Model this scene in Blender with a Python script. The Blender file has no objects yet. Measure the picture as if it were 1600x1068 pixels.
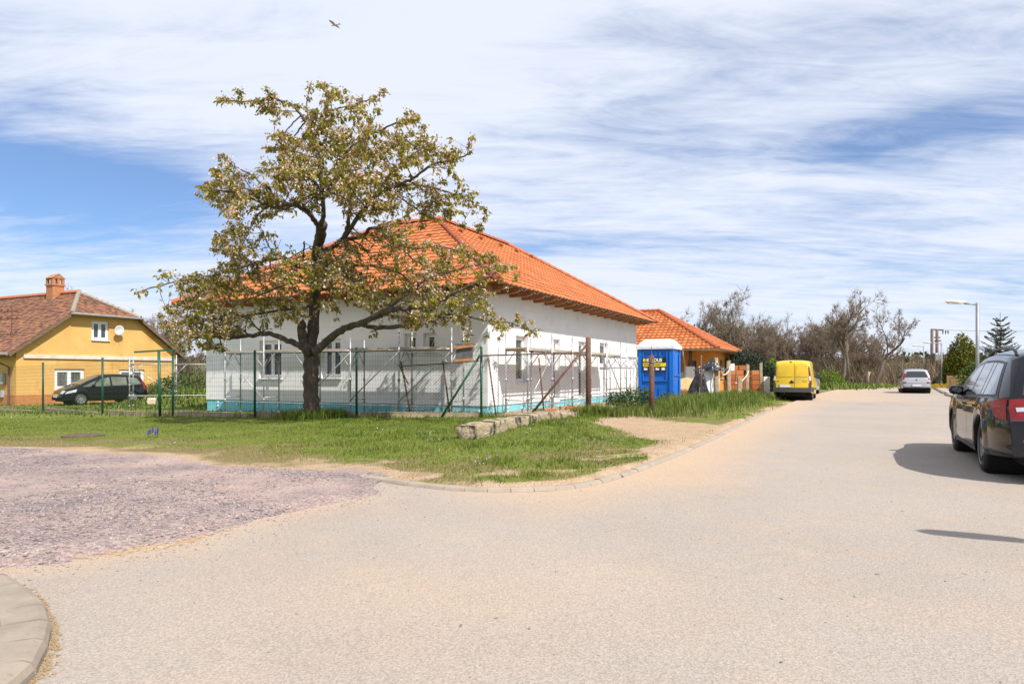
import bpy, bmesh, math, random
import numpy as np
from mathutils import Vector, Matrix, noise as mnoise

SC = bpy.context.scene
COL = SC.collection
R = math.radians
CAMH = 1.25
FPX = 1067.0
HOR = 583.0

# ------------------------------------------------------------------ camera
cd = bpy.data.cameras.new('camera')
cam = bpy.data.objects.new('camera', cd)
COL.objects.link(cam)
cam.location = (0, 0, CAMH)
cam.rotation_euler = (R(90), 0, 0)
cd.sensor_width = 36.0
cd.lens = 24.0
cd.shift_y = 49.0 / 1600.0
cd.clip_start = 0.05
cd.clip_end = 8000.0
SC.camera = cam

# ------------------------------------------------------------------ light
SUN_EL, SUN_AZ = 50.0, 141.0          # azimuth clockwise from +Y
SUN_H = Vector((math.sin(R(SUN_AZ)), math.cos(R(SUN_AZ)), 0))
ld = bpy.data.lights.new('sun', 'SUN')
ld.energy = 4.6
ld.angle = R(0.53)
ld.color = (1.0, 0.955, 0.88)
sun = bpy.data.objects.new('sun', ld)
COL.objects.link(sun)
sdir = Vector((SUN_H.x * math.cos(R(SUN_EL)), SUN_H.y * math.cos(R(SUN_EL)), math.sin(R(SUN_EL))))
sun.rotation_euler = (-sdir).to_track_quat('-Z', 'Y').to_euler()
sun.location = (30, -30, 40)

SC.view_settings.view_transform = 'Standard'
SC.view_settings.look = 'None'
SC.view_settings.gamma = 1.0
SC.view_settings.exposure = 0.45

# ------------------------------------------------------------------ world: clear sky seen through thin broken cloud
wd = bpy.data.worlds.new('World')
SC.world = wd
wd.use_nodes = True
nt = wd.node_tree
for n in list(nt.nodes):
    nt.nodes.remove(n)
def N(t, **kw):
    n = nt.nodes.new(t)
    for k, v in kw.items():
        setattr(n, k, v)
    return n
def wmath(op, a, b=None):
    n = N('ShaderNodeMath', operation=op)
    for i, v in enumerate((a, b)):
        if v is None: continue
        if isinstance(v, (int, float)): n.inputs[i].default_value = v
        else: nt.links.new(v, n.inputs[i])
    return n.outputs[0]
wout = N('ShaderNodeOutputWorld')
sky = N('ShaderNodeTexSky', sky_type='NISHITA')
sky.sun_disc = False
sky.sun_elevation = R(SUN_EL)
sky.sun_rotation = R(SUN_AZ)
sky.air_density = 1.0
sky.dust_density = 0.1
sky.ozone_density = 5.0
bsky = N('ShaderNodeBackground'); bsky.inputs[1].default_value = 0.10
deep = N('ShaderNodeMix', data_type='RGBA', blend_type='MULTIPLY'); deep.inputs[0].default_value = 1.0
deep.inputs[7].default_value = (0.68, 0.83, 1.0, 1)
nt.links.new(sky.outputs[0], deep.inputs[6]); nt.links.new(deep.outputs[2], bsky.inputs[0])
tc = N('ShaderNodeTexCoord')
sep = N('ShaderNodeSeparateXYZ'); nt.links.new(tc.outputs['Generated'], sep.inputs[0])
zz = wmath('ADD', wmath('MAXIMUM', sep.outputs[2], 0.0), 0.10)
comb = N('ShaderNodeCombineXYZ')
nt.links.new(wmath('DIVIDE', sep.outputs[0], zz), comb.inputs[0])
nt.links.new(wmath('DIVIDE', sep.outputs[1], zz), comb.inputs[1])
def cloud_noise(scale, rot, sx, sy, detail, dist, seed, rough=0.55):
    m = N('ShaderNodeMapping'); m.inputs['Rotation'].default_value = (0, 0, R(rot))
    m.inputs['Scale'].default_value = (sx, sy, 1); m.inputs['Location'].default_value = (seed, seed * 0.7, seed * 0.3)
    nt.links.new(comb.outputs[0], m.inputs[0])
    t = N('ShaderNodeTexNoise'); t.inputs['Scale'].default_value = scale
    t.inputs['Detail'].default_value = detail; t.inputs['Roughness'].default_value = rough
    t.inputs['Distortion'].default_value = dist
    nt.links.new(m.outputs[0], t.inputs[0])
    return t.outputs[0]
n1 = cloud_noise(0.55, 30, 0.9, 1.6, 7, 0.6, 3.1)
n2 = cloud_noise(1.5, 38, 0.6, 1.9, 9, 1.3, 7.7, 0.62)
n3 = cloud_noise(4.5, 50, 0.55, 1.7, 9, 1.0, 1.7, 0.65)
def gap(px, py, rx, rz, amt):
    # a clear patch of sky round one compass bearing and height
    v = Vector(((px - 800) / FPX, 1.0, (HOR - py) / FPX)).normalized()
    dx = wmath('DIVIDE', wmath('SUBTRACT', sep.outputs[0], v.x), rx)
    dz = wmath('DIVIDE', wmath('SUBTRACT', sep.outputs[2], v.z), rz)
    q = wmath('ADD', wmath('MULTIPLY', dx, dx), wmath('MULTIPLY', dz, dz))
    e = wmath('POWER', 2.718, wmath('MULTIPLY', q, -1.0))
    return wmath('MULTIPLY', e, amt)
cov = wmath('ADD', wmath('MULTIPLY', n1, 0.50), wmath('MULTIPLY', n2, 0.38))
cov = wmath('ADD', cov, wmath('MULTIPLY', n3, 0.27))
for g in ((40, 270, 0.19, 0.055, 0.25), (230, 300, 0.14, 0.03, 0.15), (-60, 360, 0.2, 0.06, 0.10), (1300, 225, 0.30, 0.045, 0.09), (1560, 215, 0.18, 0.07, 0.10),
          (1120, 40, 0.3, 0.04, 0.05), (1560, 20, 0.2, 0.05, 0.10), (1480, 440, 0.3, 0.05, 0.07), (950, 385, 0.2, 0.02, 0.10), (160, 400, .25, .03, .05), (1350, 180, .45, .12, .06), (1500, 320, .3, .03, .05)):
    cov = wmath('SUBTRACT', cov, gap(*g))
cov = wmath('ADD', cov, gap(560, 60, 0.35, 0.16, 0.10))
cov = wmath('ADD', cov, gap(1180, 330, 0.25, 0.05, 0.06))
cov = wmath('ADD', cov, gap(800, 590, 3.0, 0.07, 0.08))
cov = wmath('ADD', cov, wmath('MULTIPLY', wmath('SUBTRACT', 0.0, sep.outputs[1]), 0.03))
ramp = N('ShaderNodeMapRange', interpolation_type='SMOOTHSTEP')
ramp.inputs['From Min'].default_value = 0.26; ramp.inputs['From Max'].default_value = 0.62
ramp.inputs['To Min'].default_value = 0.10; ramp.inputs['To Max'].default_value = 0.98
nt.links.new(cov, ramp.inputs['Value'])
ccol = N('ShaderNodeMix', data_type='RGBA')
nt.links.new(wmath('MULTIPLY', n2, 1.0), ccol.inputs[0])
ccol.inputs[6].default_value = (0.55, 0.60, 0.71, 1); ccol.inputs[7].default_value = (0.61, 0.64, 0.71, 1)
bcl = N('ShaderNodeBackground'); bcl.inputs[1].default_value = 1.08
nt.links.new(ccol.outputs[2], bcl.inputs[0])
mixw = N('ShaderNodeMixShader')
nt.links.new(ramp.outputs[0], mixw.inputs[0])
nt.links.new(bsky.outputs[0], mixw.inputs[1]); nt.links.new(bcl.outputs[0], mixw.inputs[2])
nt.links.new(mixw.outputs[0], wout.inputs[0])

# ------------------------------------------------------------------ small helpers
rnd = random.Random(11)
def px(x, y, d):
    """point at depth d seen at photo pixel x, y"""
    return Vector(((x - 800) / FPX * d, d, CAMH + (HOR - y) / FPX * d))
def lin(h):
    out = []
    for i in (0, 2, 4):
        c = int(h[i:i + 2], 16) / 255.0
        out.append(c / 12.92 if c <= 0.04045 else ((c + 0.055) / 1.055) ** 2.4)
    return tuple(out)
MATS = {}
def mat(name, c1, c2=None, scale=4.0, rough=0.7, metal=0.0, bump=0.0, bscale=None, detail=5.0, c3=None, s3=30.0, f3=(0.55, 0.7),
        coat=0.0, spec=0.5, stretch=(1, 1, 1), lo=0.35, hi=0.65, bdist=0.02, alpha=1.0):
    """object-space noise between two colours, optional spots of a third, optional bump"""
    if name in MATS: return MATS[name]
    m = bpy.data.materials.new(name); m.use_nodes = True
    t = m.node_tree; b = t.nodes['Principled BSDF']
    b.inputs['Roughness'].default_value = rough; b.inputs['Metallic'].default_value = metal
    b.inputs['Specular IOR Level'].default_value = spec
    if coat:
        b.inputs['Coat Weight'].default_value = coat; b.inputs['Coat Roughness'].default_value = 0.03
    c = t.nodes.new('ShaderNodeTexCoord'); mp = t.nodes.new('ShaderNodeMapping')
    mp.inputs['Scale'].default_value = stretch
    t.links.new(c.outputs['Object'], mp.inputs[0])
    col = None
    if c2 is not None:
        n = t.nodes.new('ShaderNodeTexNoise'); n.inputs['Scale'].default_value = scale; n.inputs['Detail'].default_value = detail
        n.inputs['Roughness'].default_value = 0.6
        t.links.new(mp.outputs[0], n.inputs[0])
        r = t.nodes.new('ShaderNodeMapRange'); r.inputs['From Min'].default_value = lo; r.inputs['From Max'].default_value = hi
        t.links.new(n.outputs[0], r.inputs[0])
        x = t.nodes.new('ShaderNodeMix'); x.data_type = 'RGBA'
        x.inputs[6].default_value = (*c1, 1); x.inputs[7].default_value = (*c2, 1)
        t.links.new(r.outputs[0], x.inputs[0]); col = x.outputs[2]
        if c3 is not None:
            n3_ = t.nodes.new('ShaderNodeTexNoise'); n3_.inputs['Scale'].default_value = s3; n3_.inputs['Detail'].default_value = 3
            t.links.new(mp.outputs[0], n3_.inputs[0])
            r3 = t.nodes.new('ShaderNodeMapRange'); r3.inputs['From Min'].default_value = f3[0]; r3.inputs['From Max'].default_value = f3[1]
            t.links.new(n3_.outputs[0], r3.inputs[0])
            x3 = t.nodes.new('ShaderNodeMix'); x3.data_type = 'RGBA'
            t.links.new(r3.outputs[0], x3.inputs[0]); t.links.new(col, x3.inputs[6]); x3.inputs[7].default_value = (*c3, 1)
            col = x3.outputs[2]
        t.links.new(col, b.inputs['Base Color'])
    else:
        b.inputs['Base Color'].default_value = (*c1, 1)
    if bump:
        nb = t.nodes.new('ShaderNodeTexNoise'); nb.inputs['Scale'].default_value = bscale or scale * 4; nb.inputs['Detail'].default_value = 6
        t.links.new(mp.outputs[0], nb.inputs[0])
        bp = t.nodes.new('ShaderNodeBump'); bp.inputs['Strength'].default_value = bump; bp.inputs['Distance'].default_value = bdist
        t.links.new(nb.outputs[0], bp.inputs['Height']); t.links.new(bp.outputs[0], b.inputs['Normal'])
    MATS[name] = m
    return m
def attr_mat(name, ramp, rough=0.7, translucent=0.0, attr='tint', spec=0.3):
    """colour picked along a ramp by a per-element random number stored on the mesh"""
    m = bpy.data.materials.new(name); m.use_nodes = True
    t = m.node_tree; b = t.nodes['Principled BSDF']; b.inputs['Roughness'].default_value = rough
    b.inputs['Specular IOR Level'].default_value = spec
    a = t.nodes.new('ShaderNodeAttribute'); a.attribute_name = attr
    r = t.nodes.new('ShaderNodeValToRGB')
    while len(r.color_ramp.elements) < len(ramp): r.color_ramp.elements.new(0.5)
    for e, (p, c) in zip(r.color_ramp.elements, ramp):
        e.position = p; e.color = (*c, 1)
    t.links.new(a.outputs['Fac'], r.inputs[0]); t.links.new(r.outputs[0], b.inputs['Base Color'])
    if translucent:
        tr = t.nodes.new('ShaderNodeBsdfTranslucent'); t.links.new(r.outputs[0], tr.inputs[0])
        mx = t.nodes.new('ShaderNodeMixShader'); mx.inputs[0].default_value = translucent
        t.links.new(b.outputs[0], mx.inputs[1]); t.links.new(tr.outputs[0], mx.inputs[2])
        t.links.new(mx.outputs[0], t.nodes['Material Output'].inputs[0])
    MATS[name] = m
    return m

def tag(o, label=None, cat=None, group=None, kind=None):
    if label: o['label'] = label
    if cat: o['category'] = cat
    if group: o['group'] = group
    if kind: o['kind'] = kind
    return o
def empty(name, loc, rz=0.0, label=None, cat=None, group=None):
    o = bpy.data.objects.new(name, None); COL.objects.link(o)
    o.location = loc; o.rotation_euler = (0, 0, rz)
    o.empty_display_size = 0.2
    return tag(o, label, cat, group)
def copy_tree(o, parent=None):
    c = o.copy(); COL.objects.link(c)
    if parent is not None: c.parent = parent
    for ch in list(o.children): copy_tree(ch, c)
    return c
def smooth(a, b, x):
    t = max(0.0, min(1.0, (x - a) / (b - a))); return t * t * (3 - 2 * t)
def catmull(pts, n=8):
    P = [Vector(p) for p in pts]; out = []
    for i in range(len(P) - 1):
        p0 = P[max(i - 1, 0)]; p1 = P[i]; p2 = P[i + 1]; p3 = P[min(i + 2, len(P) - 1)]
        for k in range(n):
            t = k / n
            out.append(0.5 * ((2 * p1) + (p2 - p0) * t + (2 * p0 - 5 * p1 + 4 * p2 - p3) * t * t + (3 * p1 - p0 - 3 * p2 + p3) * t ** 3))
    out.append(P[-1]); return out

class MB:
    """collects faces, links them as one mesh object"""
    def __init__(s): s.v = []; s.f = []; s.mi = []; s.tint = []; s.cur = 0; s.t = 0.5
    def vert(s, p): s.v.append((p[0], p[1], p[2])); return len(s.v) - 1
    def face(s, idx): s.f.append(tuple(idx)); s.mi.append(s.cur); s.tint.append(s.t)
    def poly(s, pts): s.face([s.vert(p) for p in pts])
    def box(s, c, size, rz=0.0, M=None):
        hx, hy, hz = size[0] / 2, size[1] / 2, size[2] / 2
        cs = [(-hx, -hy, -hz), (hx, -hy, -hz), (hx, hy, -hz), (-hx, hy, -hz), (-hx, -hy, hz), (hx, -hy, hz), (hx, hy, hz), (-hx, hy, hz)]
        rot = M if M is not None else Matrix.Rotation(rz, 3, 'Z')
        b = len(s.v); c = Vector(c)
        for q in cs: s.vert(c + rot @ Vector(q))
        for f in ((0, 3, 2, 1), (4, 5, 6, 7), (0, 1, 5, 4), (1, 2, 6, 5), (2, 3, 7, 6), (3, 0, 4, 7)): s.face([b + i for i in f])
    def bar(s, p0, p1, w, h, up=(0, 0, 1)):
        """rectangular bar from p0 to p1, w sideways, h along up"""
        p0 = Vector(p0); p1 = Vector(p1); d = (p1 - p0)
        x = d.normalized(); u = Vector(up); y = u.cross(x)
        if y.length < 1e-5: y = Vector((1, 0, 0)).cross(x)
        y.normalize(); z = x.cross(y)
        M = Matrix((x, y, z)).transposed()
        s.box((p0 + p1) / 2, (d.length, w, h), M=M)
    def tube(s, pts, rads, n=8, cap=True):
        P = [Vector(p) for p in pts]
        if isinstance(rads, (int, float)): rads = [rads] * len(P)
        ref = None; rings = []
        for i, p in enumerate(P):
            t = (P[min(i + 1, len(P) - 1)] - P[max(i - 1, 0)])
            if t.length < 1e-9: t = Vector((0, 0, 1))
            t.normalize()
            if ref is None:
                ref = Vector((1, 0, 0)) if abs(t.x) < 0.8 else Vector((0, 1, 0))
            a = (ref - t * ref.dot(t))
            if a.length < 1e-6: a = t.orthogonal()
            a.normalize(); ref = a; b = t.cross(a)
            rings.append([s.vert(p + (a * math.cos(2 * math.pi * k / n) + b * math.sin(2 * math.pi * k / n)) * rads[i]) for k in range(n)])
        for r0, r1 in zip(rings, rings[1:]):
            for k in range(n): s.face((r0[k], r0[(k + 1) % n], r1[(k + 1) % n], r1[k]))
        if cap and n > 2:
            s.face(rings[0][::-1]); s.face(rings[-1])
    def lathe(s, prof, c, axis='Z', n=24, M=None):
        """prof: (r, h) pairs"""
        c = Vector(c); rings = []
        for r, h in prof:
            ring = []
            for k in range(n):
                a = 2 * math.pi * k / n
                if axis == 'Z': q = Vector((r * math.cos(a), r * math.sin(a), h))
                elif axis == 'Y': q = Vector((r * math.cos(a), h, r * math.sin(a)))
                else: q = Vector((h, r * math.cos(a), r * math.sin(a)))
                if M is not None: q = M @ q
                ring.append(s.vert(c + q))
            rings.append(ring)
        for r0, r1 in zip(rings, rings[1:]):
            for k in range(n): s.face((r0[k], r0[(k + 1) % n], r1[(k + 1) % n], r1[k]))
    def prism(s, poly, h0, h1):
        """vertical prism over a plan polygon"""
        a = [s.vert((p[0], p[1], h0)) for p in poly]; b = [s.vert((p[0], p[1], h1)) for p in poly]
        n = len(poly); s.face(a[::-1]); s.face(b)
        for i in range(n): s.face((a[i], a[(i + 1) % n], b[(i + 1) % n], b[i]))
    def slab(s, pts, n, th):
        """polygon thickened by th along -n"""
        n = Vector(n); a = [s.vert(Vector(p)) for p in pts]; b = [s.vert(Vector(p) - n * th) for p in pts]
        k = len(pts); s.face(a); s.face(b[::-1])
        for i in range(k): s.face((a[i], b[i], b[(i + 1) % k], a[(i + 1) % k]))
    def build(s, name, mats, parent=None, local=False, smooth_=False, bev=0.0, label=None):
        if not isinstance(mats, (list, tuple)): mats = [mats]
        me = bpy.data.meshes.new(name)
        v = s.v
        if parent is not None and not local:
            # parents built in world coordinates are never rotated
            p = parent; L = Vector(p.location)
            while p.parent is not None:
                p = p.parent; L = L + Vector(p.location)
            v = [(a[0] - L.x, a[1] - L.y, a[2] - L.z) for a in v]
        me.from_pydata(v, [], s.f)
        for m in mats: me.materials.append(m)
        if len(mats) > 1: me.polygons.foreach_set('material_index', s.mi)
        at = me.attributes.new('tint', 'FLOAT', 'FACE'); at.data.foreach_set('value', s.tint)
        if smooth_: me.polygons.foreach_set('use_smooth', [True] * len(s.f))
        me.update()
        o = bpy.data.objects.new(name, me); COL.objects.link(o)
        if parent is not None: o.parent = parent
        if bev:
            b = o.modifiers.new('edge', 'BEVEL'); b.width = bev; b.segments = 2; b.limit_method = 'ANGLE'; b.angle_limit = R(40)
        if label: o['label'] = label
        return o
def build_split(mb, name, mats, parent, **k):
    """each connected piece of a collector becomes a part of its own"""
    par = list(range(len(mb.v)))
    def find(a):
        while par[a] != a: par[a] = par[par[a]]; a = par[a]
        return a
    for f in mb.f:
        r = find(f[0])
        for i in f[1:]: par[find(i)] = r
    groups = {}
    for j, f in enumerate(mb.f): groups.setdefault(find(f[0]), []).append(j)
    for g in groups.values():
        q = MB(); mp = {}
        for j in g:
            q.t = mb.tint[j]; q.cur = mb.mi[j]
            q.face([mp.setdefault(i, None) if mp.get(i) is not None else mp.__setitem__(i, q.vert(mb.v[i])) or mp[i] for i in mb.f[j]])
        q.build(name, mats, parent, **k)
def np_mesh(name, verts, faces, nper, mats, tint=None, parent=None, smooth_=False):
    """fast mesh from numpy arrays; faces (n, nper) index array; tint per face"""
    me = bpy.data.meshes.new(name)
    nv, nf = len(verts), len(faces)
    me.vertices.add(nv); me.vertices.foreach_set('co', np.asarray(verts, dtype=np.float32).ravel())
    me.loops.add(nf * nper); me.loops.foreach_set('vertex_index', np.asarray(faces, dtype=np.int32).ravel())
    me.polygons.add(nf)
    me.polygons.foreach_set('loop_start', np.arange(0, nf * nper, nper, dtype=np.int32))
    me.polygons.foreach_set('loop_total', np.full(nf, nper, dtype=np.int32))
    if smooth_: me.polygons.foreach_set('use_smooth', np.ones(nf, dtype=bool))
    for m in (mats if isinstance(mats, (list, tuple)) else [mats]): me.materials.append(m)
    if tint is not None:
        at = me.attributes.new('tint', 'FLOAT', 'FACE'); at.data.foreach_set('value', np.asarray(tint, dtype=np.float32))
    me.update(calc_edges=True); me.validate()
    o = bpy.data.objects.new(name, me); COL.objects.link(o)
    if parent is not None: o.parent = parent
    return o
# ------------------------------------------------------------------ plan of the place (metres, camera at the origin, +Y ahead)
U = Vector((0.448, 0.894, 0)); V = Vector((-0.894, 0.448, 0))       # along the street / away to the left
KERB_L = [(-1.75, 8.05), (-1.0, 7.47), (-0.27, 7.18), (0.55, 7.32), (1.2, 8.0), (2.33, 9.96), (4.25, 13.75), (9.0, 23.4), (16.6, 38.0),
          (27.0, 56.0), (60.0, 112.0), (104.0, 185.0), (300.0, 500.0)]
KERB_L = [(p.x, p.y) for p in catmull([(a, b, 0) for a, b in KERB_L], 6)]
KERB_R = [(9.6, 10.0), (16.6, 23.4), (24.2, 38.0), (34.6, 56.0), (67.5, 112.0), (112.0, 185.0), (310.0, 500.0)]
ROAD = KERB_L + KERB_R[::-1] + [(5.6, 2.4), (4.2, -1.0), (4.0, -15), (-30, -15), (-30, 1.5), (-8, 3.6), (-3.6, 4.28), (-2.95, 4.5), (-2.5, 5.05), (-2.25, 5.75), (-1.6, 6.75), (-1.62, 7.6)]
GRAVEL = [(-1.62, 7.95), (-2.6, 8.45), (-3.4, 8.8), (-5.5, 9.9), (-8.2, 10.9), (-14, 12.2), (-30, 15.5), (-30, 1.2), (-8, 3.3), (-3.6, 4.2), (-2.95, 4.4),
          (-2.4, 5.0), (-2.1, 5.75), (-1.45, 6.75), (-1.5, 7.6)]

def seg_dist(X, Y, poly, closed=True):
    D = np.full(X.shape, 1e9); n = len(poly)
    for i in range(n if closed else n - 1):
        ax, ay = poly[i]; bx, by = poly[(i + 1) % n]
        dx, dy = bx - ax, by - ay; L = dx * dx + dy * dy + 1e-12
        t = np.clip(((X - ax) * dx + (Y - ay) * dy) / L, 0, 1)
        D = np.minimum(D, np.hypot(X - ax - t * dx, Y - ay - t * dy))
    return D
def inside(X, Y, poly):
    I = np.zeros(X.shape, bool); n = len(poly); j = n - 1
    for i in range(n):
        xi, yi = poly[i]; xj, yj = poly[j]
        c = ((yi > Y) != (yj > Y)) & (X < (xj - xi) * (Y - yi) / (yj - yi + 1e-12) + xi)
        I ^= c; j = i
    return I
def sdist(X, Y, poly):
    d = seg_dist(X, Y, poly); return np.where(inside(X, Y, poly), d, -d)
def sstep(a, b, x):
    t = np.clip((x - a) / (b - a), 0, 1); return t * t * (3 - 2 * t)
_ng = np.random.RandomState(5).rand(256, 256)
def vnoise(X, Y, s, o=0):
    X = np.asarray(X) / s + 37.3 * o + 1000; Y = np.asarray(Y) / s + 11.7 * o + 1000
    xi = np.floor(X).astype(int); yi = np.floor(Y).astype(int); fx = X - xi; fy = Y - yi
    fx = fx * fx * (3 - 2 * fx); fy = fy * fy * (3 - 2 * fy)
    g = lambda a, b: _ng[a % 256, b % 256]
    return (g(xi, yi) * (1 - fx) + g(xi + 1, yi) * fx) * (1 - fy) + (g(xi, yi + 1) * (1 - fx) + g(xi + 1, yi + 1) * fx) * fy
def fnoise(X, Y, s, o=0):
    return 0.5 * vnoise(X, Y, s, o) + 0.3 * vnoise(X, Y, s * 0.47, o + 3) + 0.2 * vnoise(X, Y, s * 0.21, o + 7)

DIRT_DRIVE = [(1.95, 9.3), (1.9, 10.0), (2.35, 11.6), (2.1, 13.5), (1.7, 15.5), (2.4, 18.5), (1.4, 21), (4, 30), (9, 40), (14, 50), (17, 48), (11, 34), (6.5, 24.5), (5.2, 20.0), (4.0, 16.8), (4.4, 15.8), (4.7, 14.6), (4.25, 13.75), (2.33, 9.96)]
SITE_DIRT = [(-0.6, 19.0), (2.2, 19.0), (3.6, 21.5), (4.0, 26.0), (9.5, 38), (6.8, 38), (-0.2, 21.2)]
def base_h(X, Y):
    a = -0.8 * X + 0.6 * Y
    t = np.clip((a - 14.0) / 28.0, 0, 1); t = np.where(Y > 80, np.clip(t * np.exp(-(Y - 80) / 60), 0, 1), t)
    h = -0.52 * t * sstep(6, -6, X - 0.35 * Y)
    h = h + 0.75 * np.exp(-(((X + 15.2) / 2.4) ** 2 + ((Y - 32.5) / 2.6) ** 2))
    h = h + 0.9 * np.exp(-(((X + 19.6) / 2.8) ** 2 + ((Y - 47) / 3.0) ** 2))
    far = sstep(220, 1500, Y); h = h + far * 24.0
    return h
def verge(X, Y):
    """extra height of the lawn: flush with the kerb, banked up below the stones"""
    dR = -sdist(X, Y, ROAD)
    h = 0.065 * sstep(0.02, 0.2, dR) * sstep(34, 22, Y)
    bank = np.exp(-((((X - 0.6) * 0.894 - (Y - 14.6) * 0.448) / 1.2) ** 2 + (((X - 0.6) * 0.448 + (Y - 14.6) * 0.894) / 3.6) ** 2))
    h = h + 0.14 * bank * sstep(0.3, 1.6, dR)
    # grassy hump along the right-hand fence line
    q = seg_dist(X, Y, [(4.6, 19.5), (7.5, 25.5), (11.5, 33.5)], False)
    return h + 0.18 * np.exp(-(q / 0.8) ** 2)
def ground_h(X, Y):
    X = np.asarray(X, float); Y = np.asarray(Y, float)
    return base_h(X, Y) + verge(X, Y)
def gh(x, y):
    return float(ground_h(np.array([x]), np.array([y]))[0])

def axis(fine0, fine1, step, lo, hi, grow):
    a = list(np.arange(fine0, fine1 + 1e-6, step)); s = step
    while a[-1] < hi: s *= grow; a.append(a[-1] + s)
    s = step; b = [fine0]
    while b[-1] > lo: s *= grow; b.append(b[-1] - s)
    return np.array(b[:0:-1] + a)
gx = axis(-9, 6.0, 0.14, -2500, 2500, 1.09); gy = axis(4.0, 20.5, 0.14, -60, 3200, 1.09)
GX, GY = np.meshgrid(gx, gy)
dRoad = sdist(GX, GY, ROAD); dGrav = sdist(GX, GY, GRAVEL)
wob = (fnoise(GX, GY, 1.1, 2) - 0.5)
gravel = sstep(-0.25, 0.25, dGrav + wob * 0.9)
cell = np.maximum(0.15, np.hypot(GX + 1.5, GY - 12) * 0.06 - 0.6)
GZ = ground_h(GX, GY) + 0.025 * (fnoise(GX, GY, 0.6, 4) - 0.5) * sstep(60, 30, GY)
GZ += 0.03 * (fnoise(GX, GY, 0.35, 6) - 0.45) * gravel
GZ = np.where(dRoad > -0.02, np.where(dGrav > -0.3, np.maximum(-0.03 + 0.05 * sstep(-0.15, 0.2, dGrav + 0.55 * (fnoise(GX, GY, .55, 51) - .5)) + 0.02 * (fnoise(GX, GY, .2, 9) - .5), -0.04), -0.09), GZ)
GZ = np.where((dRoad <= -0.02) & (dRoad > -cell) & (GY > 24), np.minimum(GZ, -0.02), GZ)
GZ = np.where((dRoad > -cell * 1.2) & (GY > 60), np.minimum(GZ, -0.15), GZ)
dirt = sstep(-0.35, 0.35, sdist(GX, GY, DIRT_DRIVE) + wob * 1.3)
dirt = np.maximum(dirt, sstep(-0.5, 0.5, sdist(GX, GY, SITE_DIRT) + wob))
dirt = np.maximum(dirt, sstep(-0.42, -0.06, dRoad + wob * 0.6) * sstep(-0.9, 0.2, GX))
dirt = np.maximum(dirt, 0.75 * sstep(-0.9, 0.0, dGrav + wob * 1.6))
dirt = np.where((GY > 40) & (dRoad < -2.0) & (dirt < 0.9), 0, dirt)
bare = sstep(0.56, 0.72, fnoise(GX, GY, 0.8, 12)) * sstep(3.6, 0.4, -dGrav) * 0.5
bare = np.maximum(bare, sstep(0.52, 0.70, fnoise(GX, GY, 0.55, 14)) * sstep(2.6, 0.5, -dRoad) * 0.7 * (GX > -4))
dirt = np.maximum(dirt, bare * (GY < 17))
field = sstep(110, 220, GY - 0.2 * GX) * sstep(-0.1, 0.3, vnoise(GX * 0.3, GY, 90, 3) - 0.35)
dry = sstep(0.36, 0.66, fnoise(GX, GY, 0.7, 20)) * sstep(4.4, 0.6, np.minimum(-dGrav, -dRoad + 0.4))
dry = np.maximum(dry, sstep(1.7, 0.2, -dGrav + 1.4 * wob))

def gz_at(X, Y):
    """height of the finished ground sheet"""
    X = np.asarray(X, float); Y = np.asarray(Y, float)
    i = np.clip(np.searchsorted(gx, X) - 1, 0, len(gx) - 2); j = np.clip(np.searchsorted(gy, Y) - 1, 0, len(gy) - 2)
    u = (X - gx[i]) / (gx[i + 1] - gx[i]); v = (Y - gy[j]) / (gy[j + 1] - gy[j])
    return (GZ[j, i] * (1 - u) + GZ[j, i + 1] * u) * (1 - v) + (GZ[j + 1, i] * (1 - u) + GZ[j + 1, i + 1] * u) * v
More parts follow.
